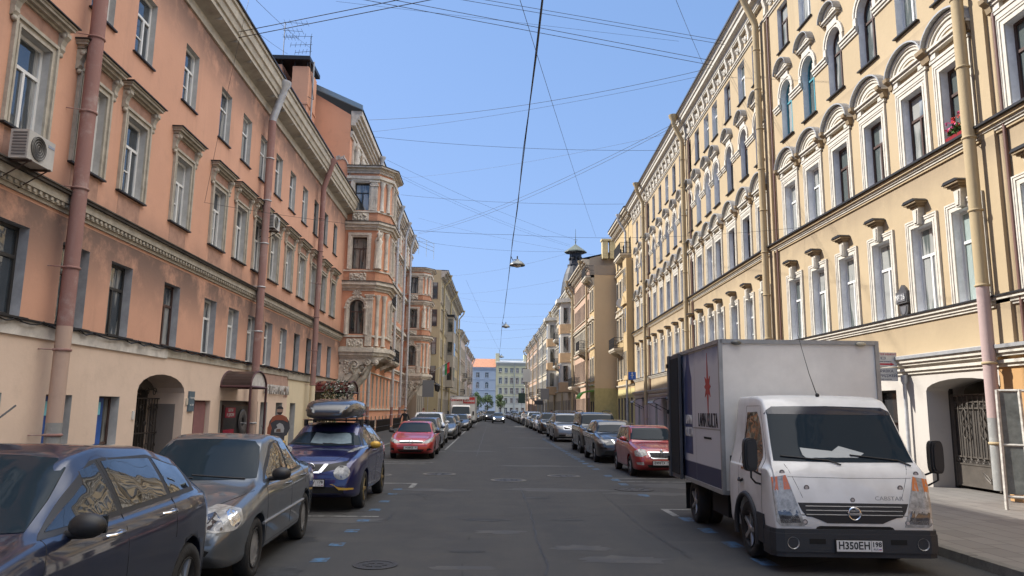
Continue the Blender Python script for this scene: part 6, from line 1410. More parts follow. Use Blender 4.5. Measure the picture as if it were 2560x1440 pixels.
# tall black off-roader with rails
BKP=paint('black',(.008,.009,.011),.3,.28)
s=spec('off_roader','d1',4.83,1.90,1.86,.38,.95,3.84,BKP,'suv',rim='five',belt=1.22,clear=.27,tum=.80,ws_t=.74,ws_b=.76,rails=(1.9,4.3,.66,1.90),tw=.25,
  top=[(0,.70),(.03,.98),(.08,1.10),(.30,1.14),(1.1,1.22),(1.22,1.24),(1.75,1.78),(2.1,1.86),(4.2,1.85),(4.6,1.80),(4.76,1.3),(4.81,.8),(4.83,.6)],
  lamps=[([(.55,.82),(.86,.82),(.88,1.02),(.55,1.02)],LENS,'headlight')],front=[([(-.50,.84),(.50,.84),(.50,1.0),(-.50,1.0)],PLAS,'grille',.004),([(-.6,.42),(.6,.42),(.6,.55),(-.6,.55)],BLK,'air_intake',.004)])
DI=make_car(s,'tall black off roader with roof rails on the right between two crossovers','car',(5.28,33.8,0))
mb=MB(); rod_on(CACHE['d1'][1],[(-.75,1.18),(.75,1.18)],'front',.02,.01,6,mb); 
# silver SUV with cross bar
SVP=paint('silver grey',(.20,.21,.22),.7,.32)
s=spec('suv','v1',4.81,1.90,1.76,.37,.92,3.78,SVP,'suv',rim='five',belt=1.12,clear=.24,tum=.76,ws_t=.72,rails=(1.9,4.3,.62,1.80),railm=ALLOY,
  top=[(0,.62),(.03,.84),(.10,.96),(.35,1.06),(1.1,1.14),(1.25,1.16),(1.9,1.69),(2.2,1.76),(4.1,1.73),(4.5,1.66),(4.73,1.2),(4.79,.8),(4.81,.6)],
  lamps=[([(.50,.78),(.80,.80),(.90,.94),(.84,.98),(.50,.94)],LENS,'headlight')],
  front=[([(-.38,.74),(.38,.74),(.40,.98),(-.40,.98)],CHR,'grille_surround',.005),([(-.35,.77),(.35,.77),(.37,.95),(-.37,.95)],PLAS,'grille',.010),([(-.7,.36),(.7,.36),(.66,.46),(-.66,.46)],BLK,'air_intake',.004),([(.30,.77),(.35,.80),(-.30,.95),(-.35,.92)],CHR,'diagonal_bar',.014)])
VO=make_car(s,'silver grey SUV with a roof cross bar parked on the right','car',(5.15,45.8,0),plate_t=('К582ОМ','78'))
mb=MB(); mb.box(-.72,.72,2.4,2.46,1.86,1.90); mb.tube([(-.62,2.43,1.8),(-.62,2.43,1.87)],.02,5); mb.tube([(.62,2.43,1.8),(.62,2.43,1.87)],.02,5); place(mb.mesh('roof_bar',[ALLOY]),'roof_bar',VO)
# generic silhouettes for the queue farther away
WHP=paint('white',(.62,.62,.61),.05,.35); DGP=paint('dark grey',(.05,.055,.06),.5,.3); NVP=paint('navy',(.012,.02,.05),.5,.3); BGP=paint('beige metallic',(.26,.23,.18),.5,.35); LGP=paint('light silver',(.36,.37,.38),.6,.33); WRP=paint('wine',(.12,.012,.016),.4,.3)
def gspec(kind,p,key):
    d={'sedan':('sedan',4.45,1.76,1.45,.315,.88,3.5),'hatch':('hatchback',4.1,1.74,1.48,.31,.85,3.4),'suv':('suv',4.6,1.86,1.70,.36,.9,3.6),'wagon':('suv',4.7,1.80,1.52,.32,.92,3.65)}[kind]
    return spec(d[0] if kind!='wagon' else 'estate_car',key,*d[1:],p,'suv' if kind in('suv','wagon') else kind, belt=d[3]*.645)
G_={k:gspec(k,DGP,'g'+k) for k in('sedan','hatch','suv','wagon')}
def far(kind,p,x,y,lab,pt=None,rz=0,detail=1):
    s=dict(G_[kind]); s['paint']=p; return make_car(s,lab,'car',(x,y,0),rz,detail,plate_t=pt,group='cars parked along both kerbs')
far('wagon',NVP,-2.98,34.2,'navy estate car squeezed behind the bright red hatchback on the left')
s=dict(G_['suv']); s=spec('suv','w1',4.98,1.95,1.74,.37,.95,3.85,WHP,'suv',rim='five',belt=1.12,clear=.24,tum=.74,
  lamps=[([(.48,.80),(.78,.80),(.90,.94),(.86,.99),(.5,.95)],LENS,'headlight')],front=[([(-.42,.62),(.42,.62),(.46,.92),(-.46,.92)],PLAS,'grille',.005),([(.55,.44),(.86,.46),(.84,.60),(.60,.60)],BLK,'fog_recess',.004),([(-.55,.44),(-.86,.46),(-.84,.60),(-.60,.60)],BLK,'fog_recess',.004)])
make_car(s,'white SUV standing out beyond the bright red hatchback on the left','car',(-3.12,39.4,0))
far('sedan',DGP,-2.75,47.6,'dark grey sedan tucked behind the white SUV')
far('wagon',BKP,-2.72,53.6,'black estate car with roof rails ahead of the small box truck on the left',('О245ТА','78'))
far('sedan',BKP,-2.35,66.5,'black sedan directly in front of the red and white box truck',('Т618ЕН','98'))
ROWL=[(84,'hatch',WHP,'white hatchback past the red and white box truck'),(91,'sedan',DGP,'dark grey sedan second past the red and white box truck'),(98,'suv',BKP,'black SUV third past the red and white box truck'),(105,'hatch',LGP,'light silver hatchback in the far left queue'),(112,'sedan',NVP,'navy sedan in the far left queue before the beige one'),(119,'wagon',BGP,'beige estate car in the far left queue'),(127,'suv',DGP,'dark grey SUV beyond the beige estate on the far left'),(135,'sedan',LGP,'light silver sedan near the far left corner'),(143,'hatch',WRP,'wine red hatchback near the far left corner'),(151,'suv',BKP,'black SUV near the far left corner by the lilac house'),(160,'sedan',WHP,'white sedan last but one in the left queue'),(169,'hatch',DGP,'dark grey hatchback last in the left queue')]
def kerbx(y): return float(np.interp(y,[88,130,196],[-4.9,-3.2,-1.9]))
for y,k,p,lab in ROWL: far(k,p,kerbx(y)+1.15+.9,y,lab,rz=-math.atan(.04))
ROWR=[(52.2,'hatch',DGP,'dark grey hatchback half hidden behind the silver grey SUV'),(60.5,'suv',BKP,'black SUV between the dark hatchback and the white sedan on the right'),(68,'sedan',WHP,'white sedan behind the black SUV on the right'),(74.5,'hatch',DGP,'dark grey hatchback behind the white sedan on the right'),(81,'suv',LGP,'light silver SUV in the far right queue'),(88,'wagon',NVP,'navy estate car in the far right queue'),(95,'sedan',DGP,'dark grey sedan in the far right queue after the navy estate'),(102,'suv',BKP,'black SUV in the far right queue beside the road sign'),(109,'hatch',WHP,'white hatchback in the far right queue'),(116,'sedan',BGP,'beige sedan in the far right queue'),(123,'wagon',BKP,'black estate car in the far right queue after the beige sedan'),(131,'hatch',NVP,'navy hatchback near the far right corner'),(139,'suv',DGP,'dark grey SUV near the far right corner'),(148,'sedan',LGP,'light silver sedan near the far right corner'),(157,'hatch',WRP,'wine red hatchback near the far right corner'),(166,'sedan',BKP,'black sedan last in the right queue')]
for y,k,p,lab in ROWR: far(k,p,5.35,y,lab)
oc=far('sedan',DGP,1.75,103,'dark oncoming sedan with bright headlights driving down the street',('Р404КС','78')); del oc['group']
LIT=mat('lit headlamp',(1,.95,.85),.3,emis=6)
for s_ in(-1,1): mb=MB(); mb.ball((s_*.62,.12,.66),.075,0,8,6); place(mb.mesh('headlight_glow',[LIT]),'lit_headlight',oc)
o2=far('suv',BKP,.75,117,'black SUV driving behind the dark oncoming sedan'); del o2['group']; mb=MB(); mb.ball((-.62,.12,.80),.06,0,8,6); place(mb.mesh('headlight_glow',[LIT]),'lit_headlight',o2)
# ================================================================== TRUCKS
TW_=paint('van white',(.70,.70,.68),.0,.42,coat=.5,dust=.3); BOXW=mat('box panel white',(.72,.705,.66),.55,var=.12,varscale=2); ALU=mat('aluminium edge',(.33,.33,.32),.45,metal=.4,var=.25)
BUMP=mat('bumper charcoal',(.022,.025,.03),.6,bump=(60,.2)); NAVY=mat('livery navy',(.012,.022,.07),.45,var=.5,varscale=2)
def livery():
    m=D.materials.new('livery print'); nt,N,L,b=nodes(m); b.inputs['Roughness'].default_value=.45
    tc=N.new('ShaderNodeTexCoord'); s=N.new('ShaderNodeSeparateXYZ'); L.new(tc.outputs['Object'],s.inputs[0])
    n=N.new('ShaderNodeTexNoise'); n.inputs['Scale'].default_value=2; n.inputs['Detail'].default_value=6; L.new(tc.outputs['Object'],n.inputs['Vector'])
    def rg(v,a,c): x=N.new('ShaderNodeMapRange'); x.interpolation_type='SMOOTHSTEP'; x.inputs[1].default_value=a; x.inputs[2].default_value=c; L.new(v,x.inputs[0]); return x.outputs[0]
    def mt(op,a,c): x=N.new('ShaderNodeMath'); x.operation=op; L.new(a,x.inputs[0]); (L.new(c,x.inputs[1]) if not isinstance(c,float) else setattr(x.inputs[1],'default_value',c)); return x.outputs[0]
    t=mt('MAXIMUM',rg(s.outputs[2],2.5,3.5),rg(s.outputs[1],3.9,5.2))      # print darkens to the top and the rear
    t=mt('ADD',t,mt('MULTIPLY',mt('SUBTRACT',n.outputs[0],.5),.5))
    r=N.new('ShaderNodeValToRGB'); e=r.color_ramp.elements; e[0].position=.15; e[0].color=(.55,.56,.58,1); e[1].position=.9; e[1].color=(.015,.025,.075,1); x=e.new(.5); x.color=(.16,.20,.32,1); L.new(t,r.inputs[0])
    low=rg(s.outputs[2],1.08,1.06); mx=N.new('ShaderNodeMix'); mx.data_type='RGBA'; L.new(low,mx.inputs[0]); L.new(r.outputs[0],mx.inputs[6]); mx.inputs[7].default_value=(.018,.026,.075,1); L.new(mx.outputs[2],b.inputs['Base Color']); return m
ts=dict(name='box_truck',key='t1',L=1.80,W=2.06,r=.37,fa=1.02,ra=4.15,paint=TW_,sig=.9,beltw=.975,shoulder=.985,sill=.99,archk=1.22,tw=.22,
 top=[(0,.60),(.02,.95),(.07,1.17),(.14,1.27),(.22,1.33),(.66,2.02),(.80,2.15),(1.05,2.20),(1.78,2.20),(1.80,2.17)],
 low=[(0,.40),(.04,.34),(.2,.32),(1.8,.34)], belt=[(0,.56),(.02,.88),(.07,1.10),(.14,1.20),(.22,1.235),(1.8,1.235)],
 wid=[(0,.93),(.04,.965),(.14,.99),(.3,1.0),(1.8,1.0)], wtop=[(0,.90),(.14,.93),(.22,.90),(.66,.83),(.9,.82),(1.8,.83)],
 ws=[(-.90,1.335),(0,1.325),(.90,1.335),(.83,1.98),(.77,2.03),(0,2.045),(-.77,2.03),(-.83,1.98)],
 sw=[[(.50,1.16),(1.28,1.16),(1.30,1.95),(.86,1.96),(.68,1.72),(.50,1.36)]],
 lines=[[(.38,.62),(.36,1.1),(.42,1.36),(.80,2.04),(1.36,2.04),(1.36,.42)],[(1.36,.5),(1.36,1.9)]],
 flines=[[(.0,1.14),(.5,1.145),(.78,1.15)],[(.78,1.30),(.62,.90)]],
 lamps=[([(.62,.56),(.93,.56),(.975,.62),(.985,1.14),(.80,1.17)],LENS,'headlight'),([(.765,1.0),(.984,.98),(.985,1.14),(.80,1.17)],AMB,'indicator'),([(.67,.60),(.92,.59),(.95,.74),(.71,.76)],LENSD,'inner_lamp')],
 front=[([(-.62,.68),(-.50,.67),(-.36,.60),(.36,.60),(.50,.67),(.62,.68),(.69,.84),(-.69,.84)],PLAS,'grille',.006),([(-.50,.515),(.50,.515),(.46,.565),(-.46,.565)],BLK,'air_intake',.006)],
 mirror=(.4,1.5),nomirror=True,plate=(-.075,.33))
def truck(label,x,y,rz,scale=1,first=True,livery_=True,ptxt=('Н350ЕН','198')):
    t=make_car(ts,label,'truck',(x,y,0),rz,detail=1,plate_t=None)
    for ch in list(t.children):      # rear wheels of a box truck sit further back, twin tyres
        pass
    t.scale=(scale,)*3
    # bumper
    P=[(-1.04,.34),(-1.045,.06),(-1.0,-.03),(-.9,-.065),(.9,-.065),(1.0,-.03),(1.045,.06),(1.04,.34),(.97,.34),(.97,.06),(-.97,.06),(-.97,.34)]
    mb=MB(); 
    for z0,z1,d in ((.20,.26,-.02),(.26,.48,0),(.48,.53,-.012)):
        mb.prism([(x_*(1+d*.5),y_-d) for x_,y_ in P],'z',z0,z1)
    mb.prism([(.97,.34),(1.04,.34),(1.04,.62),(.97,.62)],'z',.34,.50); mb.prism([(-.97,.34),(-1.04,.34),(-1.04,.62),(-.97,.62)],'z',.34,.50)
    b=mb.build('bumper',BUMP,t)
    for s in(-1,1):
        mb=MB(); mb.lathe([(.075,-.075),(.055,-.055),(0,-.05)],14,'y',(s*.80,-.0,.37)); mb.build('fog_lamp',[LENS],b)
        mb=MB(); mb.box(s*.5-.1,s*.5+.1,-.068,-.06,.36,.42); mb.build('slot',BLK,b)
    if ptxt: plate(t,-.085,.345,*ptxt,w=.56,h=.13)
    mb=MB(); bv=CACHE['t1'][1]
    for z in (.70,.75,.80): rod_on(bv,[(-.60,z),(0,z),(.60,z)],'front',.008,.012,4,mb,8)
    mb.build('grille_bar',STEELC,t); ring(t,0,-.005,.715,.075,.014,extra='bar')
    text('CABSTAR',.07,STEELC,t,(.46,.035,.90),(R(80),0,0),name='lettering',sx=1.2)
    if livery_:
        for (x_,z_,r_) in ((-.56,1.02,.035),(.62,1.03,.035),(-.84,1.20,.035),(.86,1.20,.035),(.0,.88,.03),(-.62,.61,.035),(.66,.61,.035)):
            h=bv.ray_cast(Vector((x_,-2,z_)),Vector((0,1,0)))
            if h[0]: mb=MB(); mb.lathe([(r_,-.004),(0,-.006)],12,'y',(x_,h[0].y,z_)); mb.lathe([(r_*.6,-.007),(0,-.008)],8,'y',(x_,h[0].y,z_),1); mb.build('sticker',[mat('sticker grey',(.12,.11,.11),.5),mat('sticker pale',(.45,.40,.38),.5)],t)
    # mirrors on arms, wipers, aerial, papers on the dash
    for s in(-1,1):
        mb=MB(); x0=s*1.0; xm=s*1.20; mb.tube([(x0,.44,1.02),(x0+s*.12,.30,1.05),(xm,.22,1.12),(xm,.22,1.60)],.014,6); mb.tube([(x0,.42,1.14),(x0+s*.1,.32,1.18),(xm,.24,1.24)],.014,6)
        se=lambda a,b,k: [(xm+a*math.copysign(abs(math.cos(i*math.pi/10))**.5,math.cos(i*math.pi/10)),1.41+b*math.copysign(abs(math.sin(i*math.pi/10))**.5,math.sin(i*math.pi/10))) for i in range(20)]
        for (a_,b_,ya,yb) in ((.055,.17,.165,.18),(.075,.195,.18,.205),(.088,.21,.205,.29)): mb.prism(se(a_,b_,0),'y',ya,yb,0)
        mb.prism(se(.07,.19,0),'y',.29,.293,1)
        mb.build('mirror',[PLAS,GLS],t)
    mb=MB(); rod_on(bv,[(.84,1.30),(.70,1.36),(.10,1.42)],'front',.010,.02,5,mb); mb.build('wiper',PLAS,t); mb=MB(); rod_on(bv,[(-.06,1.30),(-.2,1.35),(-.80,1.40)],'front',.010,.02,5,mb); mb.build('wiper',PLAS,t)
    if livery_:
        mb=MB(); mb.tube([(.0,.95,2.18),(-.10,.95,2.5),(-.22,.98,3.05)],[.008,.005,.003],4); mb.ball((0,.95,2.2),.03,0,8,5); mb.build('aerial',PLAS,t)
        q=patch(bv,[(-.50,1.37),(.18,1.37),(.30,1.44),(-.02,1.53),(-.10,1.46),(-.52,1.50)],'front',.006,12,3); q.build('paper_sheet',mat('paper behind glass',(.42,.45,.44),.5),t)
        q=patch(bv,[(-.86,1.93),(.86,1.93),(.80,2.03),(-.80,2.03)],'front',.006,12,3); q.build('sun_strip',mat('tinted strip',(.01,.014,.03),.1,spec=.6),t)
    for s in(-1,1):
        mb=MB(); mb.tube([(s*1.035,1.02+.47*math.cos(a*math.pi/12),.37+.47*math.sin(a*math.pi/12)) for a in range(-1,14)],.038,6); mb.box(min(s*1.045,s*.99),max(s*1.045,s*.99),.30,.56,.30,.66); mb.build('wheel_arch',BUMP,t)
        mb=MB(); mb.tube([(s*1.035,1.14,1.02),(s*1.06,1.18,1.0),(s*1.06,1.26,1.0),(s*1.035,1.30,1.02)],.02,5); mb.build('door_handle',PLAS,t)
    # chassis, mudguards
    mb=MB(); mb.box(-.38,.38,1.7,5.2,.45,.62); mb.box(-.95,-.5,2.2,3.1,.35,.68); mb.box(.5,.95,2.3,3.0,.35,.68); mb.box(-.98,.98,1.75,1.92,.40,1.3); mb.build('chassis',BLK,t)
    for s in(-1,1):
        mb=MB(); mb.box(s*1.0-.25 if s>0 else -1.05,1.05 if s>0 else -.75,4.6,4.63,.18,.65); mb.build('mud_flap',BLK,t)
        ty,ri=CACHE['t1'][2]['wheel']; w=place(ty,'wheel',t,(s*.68,4.15,.37)); 
    # cargo box
    x0,x1,y0,y1,z0,z1=-1.06,1.38,2.0,5.35,.74,3.04
    mb=MB(); mb.box(x0,x1,y0,y1,z0,z1,0); bx=mb.build('cargo_box',[BOXW],t)
    mb=MB()
    for (a,b_) in ((x0,y0),(x1,y0),(x0,y1),(x1,y1)): mb.box(a-.03,a+.03,b_-.03,b_+.03,z0-.02,z1+.03)
    for z in (z0,z1): 
        mb.box(x0,x1,y0-.03,y0+.02,z-.03,z+.035); mb.box(x0-.03,x0+.02,y0,y1,z-.03,z+.035); mb.box(x1-.02,x1+.03,y0,y1,z-.03,z+.035)
    mb.box(x0-.006,x0+.01,(y0+y1)/2-.01,(y0+y1)/2+.01,z0,z1); mb.box(x0-.008,x0,y0,y1,1.66,1.68)
    mb.build('edge_rail',ALU,bx)
    for x_ in (x0+.25,x1-.25): mb=MB(); mb.ball((x_,y0-.04,z1-.02),.06,0,10,6,(1.4,.5,.6)); mb.build('marker_lamp',mat('marker lamp',(.10,.10,.09),.3) if x_<0 else mat('marker lamp pale',(.4,.36,.26),.3),bx)
    if livery_:
        mb=MB(); mb.quad((x0-.006,y1,z0+.04),(x0-.006,y0+.04,z0+.04),(x0-.006,y0+.04,z1-.05),(x0-.006,y1,z1-.05)); mb.build('livery_panel',livery(),bx)
        SRD=mat('star red',(.40,.035,.03),.5); mb=MB(); cy,cz=2.78,2.36
        def star(rs,m_=0): mb.prism([(cy+r*math.cos(a),cz+r*math.sin(a)*1.0) for a,r in rs],'x',x0-.013,x0-.007)
        star([(math.pi/2+2*math.pi*k/16,(.56 if k in(0,8) else .20 if k in(4,12) else .24 if k%4==2 else .115)) for k in range(16)]); mb.build('star_emblem',SRD,bx)
        text('LAPIN KULTA',.33,mat('livery text',(.02,.02,.03),.5),bx,(x0-.012,2.83,1.80),(R(90),0,R(-90)),name='lettering',sx=.62,bold=.0)
        text('LAPIN',.22,LW,bx,(x0-.012,4.15,1.80),(R(90),0,R(-90)),name='lettering',sx=.8,bold=.006); text('KULTA',.22,LW,bx,(x0-.012,4.15,1.58),(R(90),0,R(-90)),name='lettering',sx=.8,bold=.006)
        text('VIRTAAVAA KULTAA',.05,PLK,bx,(x0-.012,2.85,1.52),(R(90),0,R(-90)),name='lettering')
        mb=MB(); mb.prism([(3.9,1.2),(4.45,1.2),(4.45,2.55),(4.3,2.8),(4.25,3.0),(4.1,3.0),(4.05,2.8),(3.9,2.55)],'x',x0-.009,x0-.0065); mb.build('bottle_print',mat('print dark blue',(.02,.05,.17),.4,var=.5,varscale=5),bx)
        # rear door folded open to the side
        mb=MB(); mb.box(-.085,-.04,-.85,.02,z0-.03,z1-.01,0); mb.box(-.12,-.085,-.10,.05,z0-.03,z1-.0,0); mb.box(-.095,-.085,-.80,-.12,z0+.05,z1-.08,1)
        for z in (1.0,1.9,2.8): mb.box(-.14,-.04,-.06,.06,z,z+.08,1)
        d=mb.build('rear_door',[mat('door slate',(.075,.08,.09),.5,var=.3),BLK],bx,(x0-.02,y1,0))
    else:
        RD=mat('shop red',(.50,.05,.04),.5)
        mb=MB(); mb.box(.15,1.30,y0-.04,y0-.006,2.35,2.95); mb.build('red_panel',RD,bx); text('Красное &',.30,RD,bx,(-.42,y0-.02,2.68),name='lettering',bold=.01); text('Белое',.34,LW,bx,(.75,y0-.05,2.6),name='lettering',bold=.01)
        mb=MB(); mb.box(-.45,.75,y0-.35,y0,2.75,2.98); mb.build('cooling_unit',BOXW,bx)
    return t
truck('large white box truck with a red star on its side, nearest on the right','' or 4.62,9.42,R(-2.2),1.0)
truck('white box truck with a red shop panel above its cab, in the left queue',-2.55,75.5,R(-.5),1.05,livery_=False,ptxt=None)
# ================================================================== OVERHEAD WIRES AND LAMPS
WIRE=mat('black cable',(.02,.02,.022),.6)
AX=cam_axes(); AT=AX.transposed()   # AT columns...
def ray(px,py): return AX @ Vector(((px-1280)/1850,-(py-720)/1850,-1.))
CP=Vector((0,0,1.95))
def onX(px,py,X): d=ray(px,py); return CP+d*(X/d.x)
def atZ(px,py,Z): d=ray(px,py); return CP+d*((Z-1.95)/d.z)
def atY(px,py,Y): d=ray(px,py); return CP+d*(Y/d.y)
def sag(a,b,s,n=18): return [a.lerp(b,i/n)-Vector((0,0,4*s*(i/n)*(1-i/n))) for i in range(n+1)]
def cable(a,b,lab,s=.3,r=.018,twin=0):
    r*=.6
    t=thing('overhead_cable',lab,'cable',tuple(a)); mb=MB(); mb.tube([p-a for p in sag(a,b,s)],r,5)
    mb.build('strand',WIRE,t)
    if twin:
        mb=MB(); mb.tube([p-a+Vector((0,.05,-twin)) for p in sag(a,b,s*1.15)],r,5); mb.build('strand',WIRE,t)
    t['group']='overhead cables strung between the roofs'; return t
def LR(l,r,lab,s=.3,rr=.018,twin=0,XL_=-8.6,XR_=11.0): return cable(onX(*l,XL_),onX(*r,XR_),lab,s,rr,twin)
def over(p,q,lab,side,s=.0,rr=.018,twin=0,dz=0):
    """anchored at p on one facade, passes the image point q at about the same height, then on over the street"""
    a=onX(*p,-8.6 if side=='L' else 11.0); b=atZ(*q,a.z+dz); d=b-a; e=a+d*(((10.9 if side=='L' else -8.5)-a.x)/d.x) if abs(d.x)>.1 else b
    return cable(a,e,lab,s,rr,twin)
over((596,80),(985,2),'paired cables climbing from the left gutter to the top of the picture','L',0,.022,.18)
over((1782,152),(985,0),'paired cables from the top edge down to the right eave, the lower pair','R',.0,.022,.22)
over((1812,103),(1215,0),'paired cables from the top centre to the right eave, the upper pair','R',.0,.018,.15)
over((1697,75+28),(940,15),'thin cable crossing the upper sky above the lower pair','R',.0,.012)
LR((922,300),(1778,170),'slack cable from the tall orange gable to the right eave, uppermost of three',.55,.02)
LR((926,330),(1752,190),'second slack cable from the tall orange gable to the right eave',.3,.014)
LR((932,342),(1652,376),'nearly level cable from the first bay roof to the right drainpipe head',.3,.02)
LR((1045,582),(1702,300),'paired cables rising from the second left cornice to the right drainpipe head',.8,.02,.15)
LR((1010,445),(1690,330),'thin cable crossing beneath the level one and above the rising pair',.4,.012)
LR((968,400),(1440,600),'cable falling from the first bay gutter towards the dark dome',.4,.016)
LR((985,430),(1425,612),'paired cables falling towards the dark dome, lower pair',.5,.014,.2)
LR((1003,487),(1560,510),'level cable at mid height from the third silver drainpipe',.3,.02)
LR((1045,602),(1440,628),'cable from the second bay cornice passing behind the first lamp',.5,.02)
LR((1045,545),(1500,640),'faint thin cable under the mid height one',.3,.012)
LR((1120,690),(1425,632),'cable from the beige house gutter rising to the dome',.6,.02)
LR((1138,735),(1400,700),'cable above the second lamp, the higher of two',.5,.02)
LR((1138,742),(1385,760),'cable above the second lamp, the lower of two',.6,.02)
LR((1138,790),(1370,790),'first of the level far cables seen beyond the second lamp',.3,.022)
LR((1140,800),(1365,812),'second of the level far cables seen beyond the second lamp',.4,.022)
LR((1150,828),(1355,820),'third of the level far cables above the end houses',.3,.024)
LR((1160,850),(1345,838),'fourth of the level far cables above the end houses',.4,.024)
LR((1165,866),(1340,872),'lowest far cable just above the orange tiled roof',.3,.026)
LR((1160,705),(1215,800),'short steep cable slanting down to the far right eaves',.2,.014) if False else cable(atY(1165,700,120),atY(1250,880,190),'steep thin cable slanting down in front of the far sky',.2,.02)
cable(atZ(1300,0,13),onX(1490,592,11.0),'long thin cable running from the top centre to the far right roofs',.2,.014)
cable(atZ(1690,0,17),onX(1762,170,11.0),'short thin cable from the top edge to the right eave',.05,.014)
cable(atZ(640,0,16.5),Vector((-11.6,44.5,24.5)),'thin cable from the top left to the aerial on the chimney',.1,.014)
cable(atZ(565,15,17),Vector((-13.0,44.4,24.0)),'second thin cable ending at the chimney cover',.1,.014)
cable(onX(622,0,-8.45),onX(512,505,-9.1),'loose wire hanging down the salmon facade from the cornice',-.3,.010)
# span wire carrying the first lamp
hL=onX(510,506,-9.2); hR=onX(2005,568,11.4); 
for (p,q,lab) in ((hL,Vector((1.08,31,9.35)),'span wire from the hook on the salmon facade to the nearest lamp'),(hR,Vector((1.08,31,9.35)),'span wire from the hook on the yellow facade to the nearest lamp')): cable(p,q,lab,.25,.010)
ca=atY(1357,-10,9.0); ca.z=ca.z
lampP=[(1277,640,31.),(1256,805,62.),(1248,885,104.),(1247,925,150.)]
pts=[atY(x,y,Y) for x,y,Y in lampP]
first=pts[0]; d0=atY(1355,0,8.9)
t=thing('overhead_cable','thick black feeder cable running lengthwise down the middle of the street','cable',tuple(d0)); t['group']='overhead cables strung between the roofs'
mb=MB(); line=[d0*1.0+(d0-first)*.5]+sag(d0,first,.12,14)
for a,b in zip(pts[:-1],pts[1:]): line+=sag(a,b,.35,10)[1:]
mb.tube([p-d0 for p in line],.011,5); mb.build('strand',WIRE,t)
mb=MB(); mb.tube([p-d0+Vector((.02*math.sin(i*.9),0,.02+.015*math.cos(i*.9))) for i,p in enumerate(line)],.007,5); mb.build('strand',WIRE,t)
ENAM=mat('lamp enamel',(.20,.21,.20),.35,metal=.5); 
def pendant(p,lab,sc=1):
    t=thing('pendant_lamp',lab,'street lamp',(p.x+.28*sc,p.y,p.z-.30*sc)); t.scale=(sc,)*3
    mb=MB(); mb.lathe([(0,.16),(.07,.16),(.09,.10),(.20,.06),(.31,-.05),(.34,-.11),(.33,-.12),(.20,-.05),(0,-.03)],24); mb.build('shade',ENAM,t)
    mb=MB(); mb.ball((0,0,-.10),.17,0,14,7,(1,1,.6)); mb.build('glass_bowl',mat('lamp bowl',(.45,.44,.38),.15,spec=.7),t)
    mb=MB(); mb.tube([(-.28,0,.30),(-.2,0,.12),(0,0,.16)],.02,5); mb.tube([(0,0,.14),(0,0,.30)],.03,6); mb.build('hanger',WIRE,t)
pendant(pts[0],'nearest street lamp hanging from the middle cable, a wide metal dish'); pendant(pts[1],'second hanging street lamp, smaller in view below the nearest one',1.05); pendant(pts[2],'third hanging street lamp just above the end house roofs',1.1); pendant(pts[3],'farthest hanging street lamp in front of the pale yellow end house',1.2)
# ================================================================== THINGS ON THE LEFT FACADE AND PAVEMENT
def ac(x,y,z,lab,rz=R(90)):
    t=thing('air_conditioner',lab,'air conditioner',(x,y,z),rz); mb=MB(); mb.box(-.42,.42,-.17,.17,0,.56); mb.build('casing',mat('ac casing',(.46,.44,.40),.5,var=.2),t)
    mb=MB(); mb.lathe([(.235,-.185),(.235,-.17),(.0,-.172)],24,'y',(-.10,0,.28),0)
    for r in(.05,.1,.15,.2,.23): mb.tube([(-.10+r*math.cos(a*math.pi/10),-.19,.28+r*math.sin(a*math.pi/10)) for a in range(20)],.006,4,m=1,closed=True)
    mb.build('fan_grille',[mat('ac dark grille',(.06,.055,.05),.6),mat('ac wire',(.2,.19,.17),.5)],t)
    mb=MB()
    for k in range(8): mb.box(-.43,-.415,-.14,.12,.06+k*.06,.09+k*.06)
    for k in range(8): mb.box(.415,.43,-.14,.12,.06+k*.06,.09+k*.06)
    mb.build('side_louvre',mat('ac louvre',(.12,.115,.11),.6),t)
    mb=MB(); mb.box(.20,.40,-.176,-.17,.42,.47); mb.build('maker_label',mat('ac label',(.25,.28,.35),.5),t)
    mb=MB()
    for q in(-.3,.3): mb.box(q-.02,q+.02,-.2,.42,-.04,0); mb.tube([(q,.42,-.4),(q,-.15,-.03)],.015,4)
    mb.build('bracket',mat('rusty bracket',(.06,.035,.025),.8,var=.4),t)
ac(-8.82,13.95,6.46,'air conditioner with a round fan under the nearest hooded window on the left'); ac(-8.85,29.75,9.05,'small air conditioner high on the left facade beside the second drainpipe')
CAN=mat('canopy brown sheet',(.05,.032,.028),.3,var=.3,varscale=2); POST=mat('canopy post maroon',(.07,.025,.028),.5)
c=thing('entrance_canopy','arched dark brown canopy with a white curved end panel on posts over the shop door','canopy',(XL,0,0),R(90))
def barrel(c,uc,hw,pr,z,rise,sheet,endm,dr=.03):
    Q=[(uc+hw*math.cos(k*math.pi/14),z+rise*math.sin(k*math.pi/14)) for k in range(15)]; mb=MB()
    for a,b in zip(Q[:-1],Q[1:]):
        mb.quad((a[0],0,a[1]),(a[0],-pr,a[1]),(b[0],-pr,b[1]),(b[0],0,b[1])); mb.quad((a[0],0,a[1]-dr),(a[0],-pr,a[1]-dr),(b[0],-pr,b[1]-dr),(b[0],0,b[1]-dr))
    mb.build('roof_sheet',sheet,c); mb=MB(); mb.poly([(u,-pr+.03,q) for u,q in Q]); mb.build('end_panel',endm,c)
    mb=MB(); mb.tube([(u,-pr,q) for u,q in Q],.035,5); mb.tube([(u,-.02,q) for u,q in Q],.03,5)
    for s in(-1,1): mb.tube([(uc+s*hw,0,z-.02),(uc+s*hw,-pr,z-.02)],.045,4)
    mb.tube([(uc-hw,-pr,z-.02),(uc+hw,-pr,z-.02)],.045,4); mb.build('rib',POST,c)
    for s in(-1,1): mb=MB(); mb.tube([(uc+s*hw,-pr,.12),(uc+s*hw,-pr,z)],.045,6); mb.build('post',POST,c)
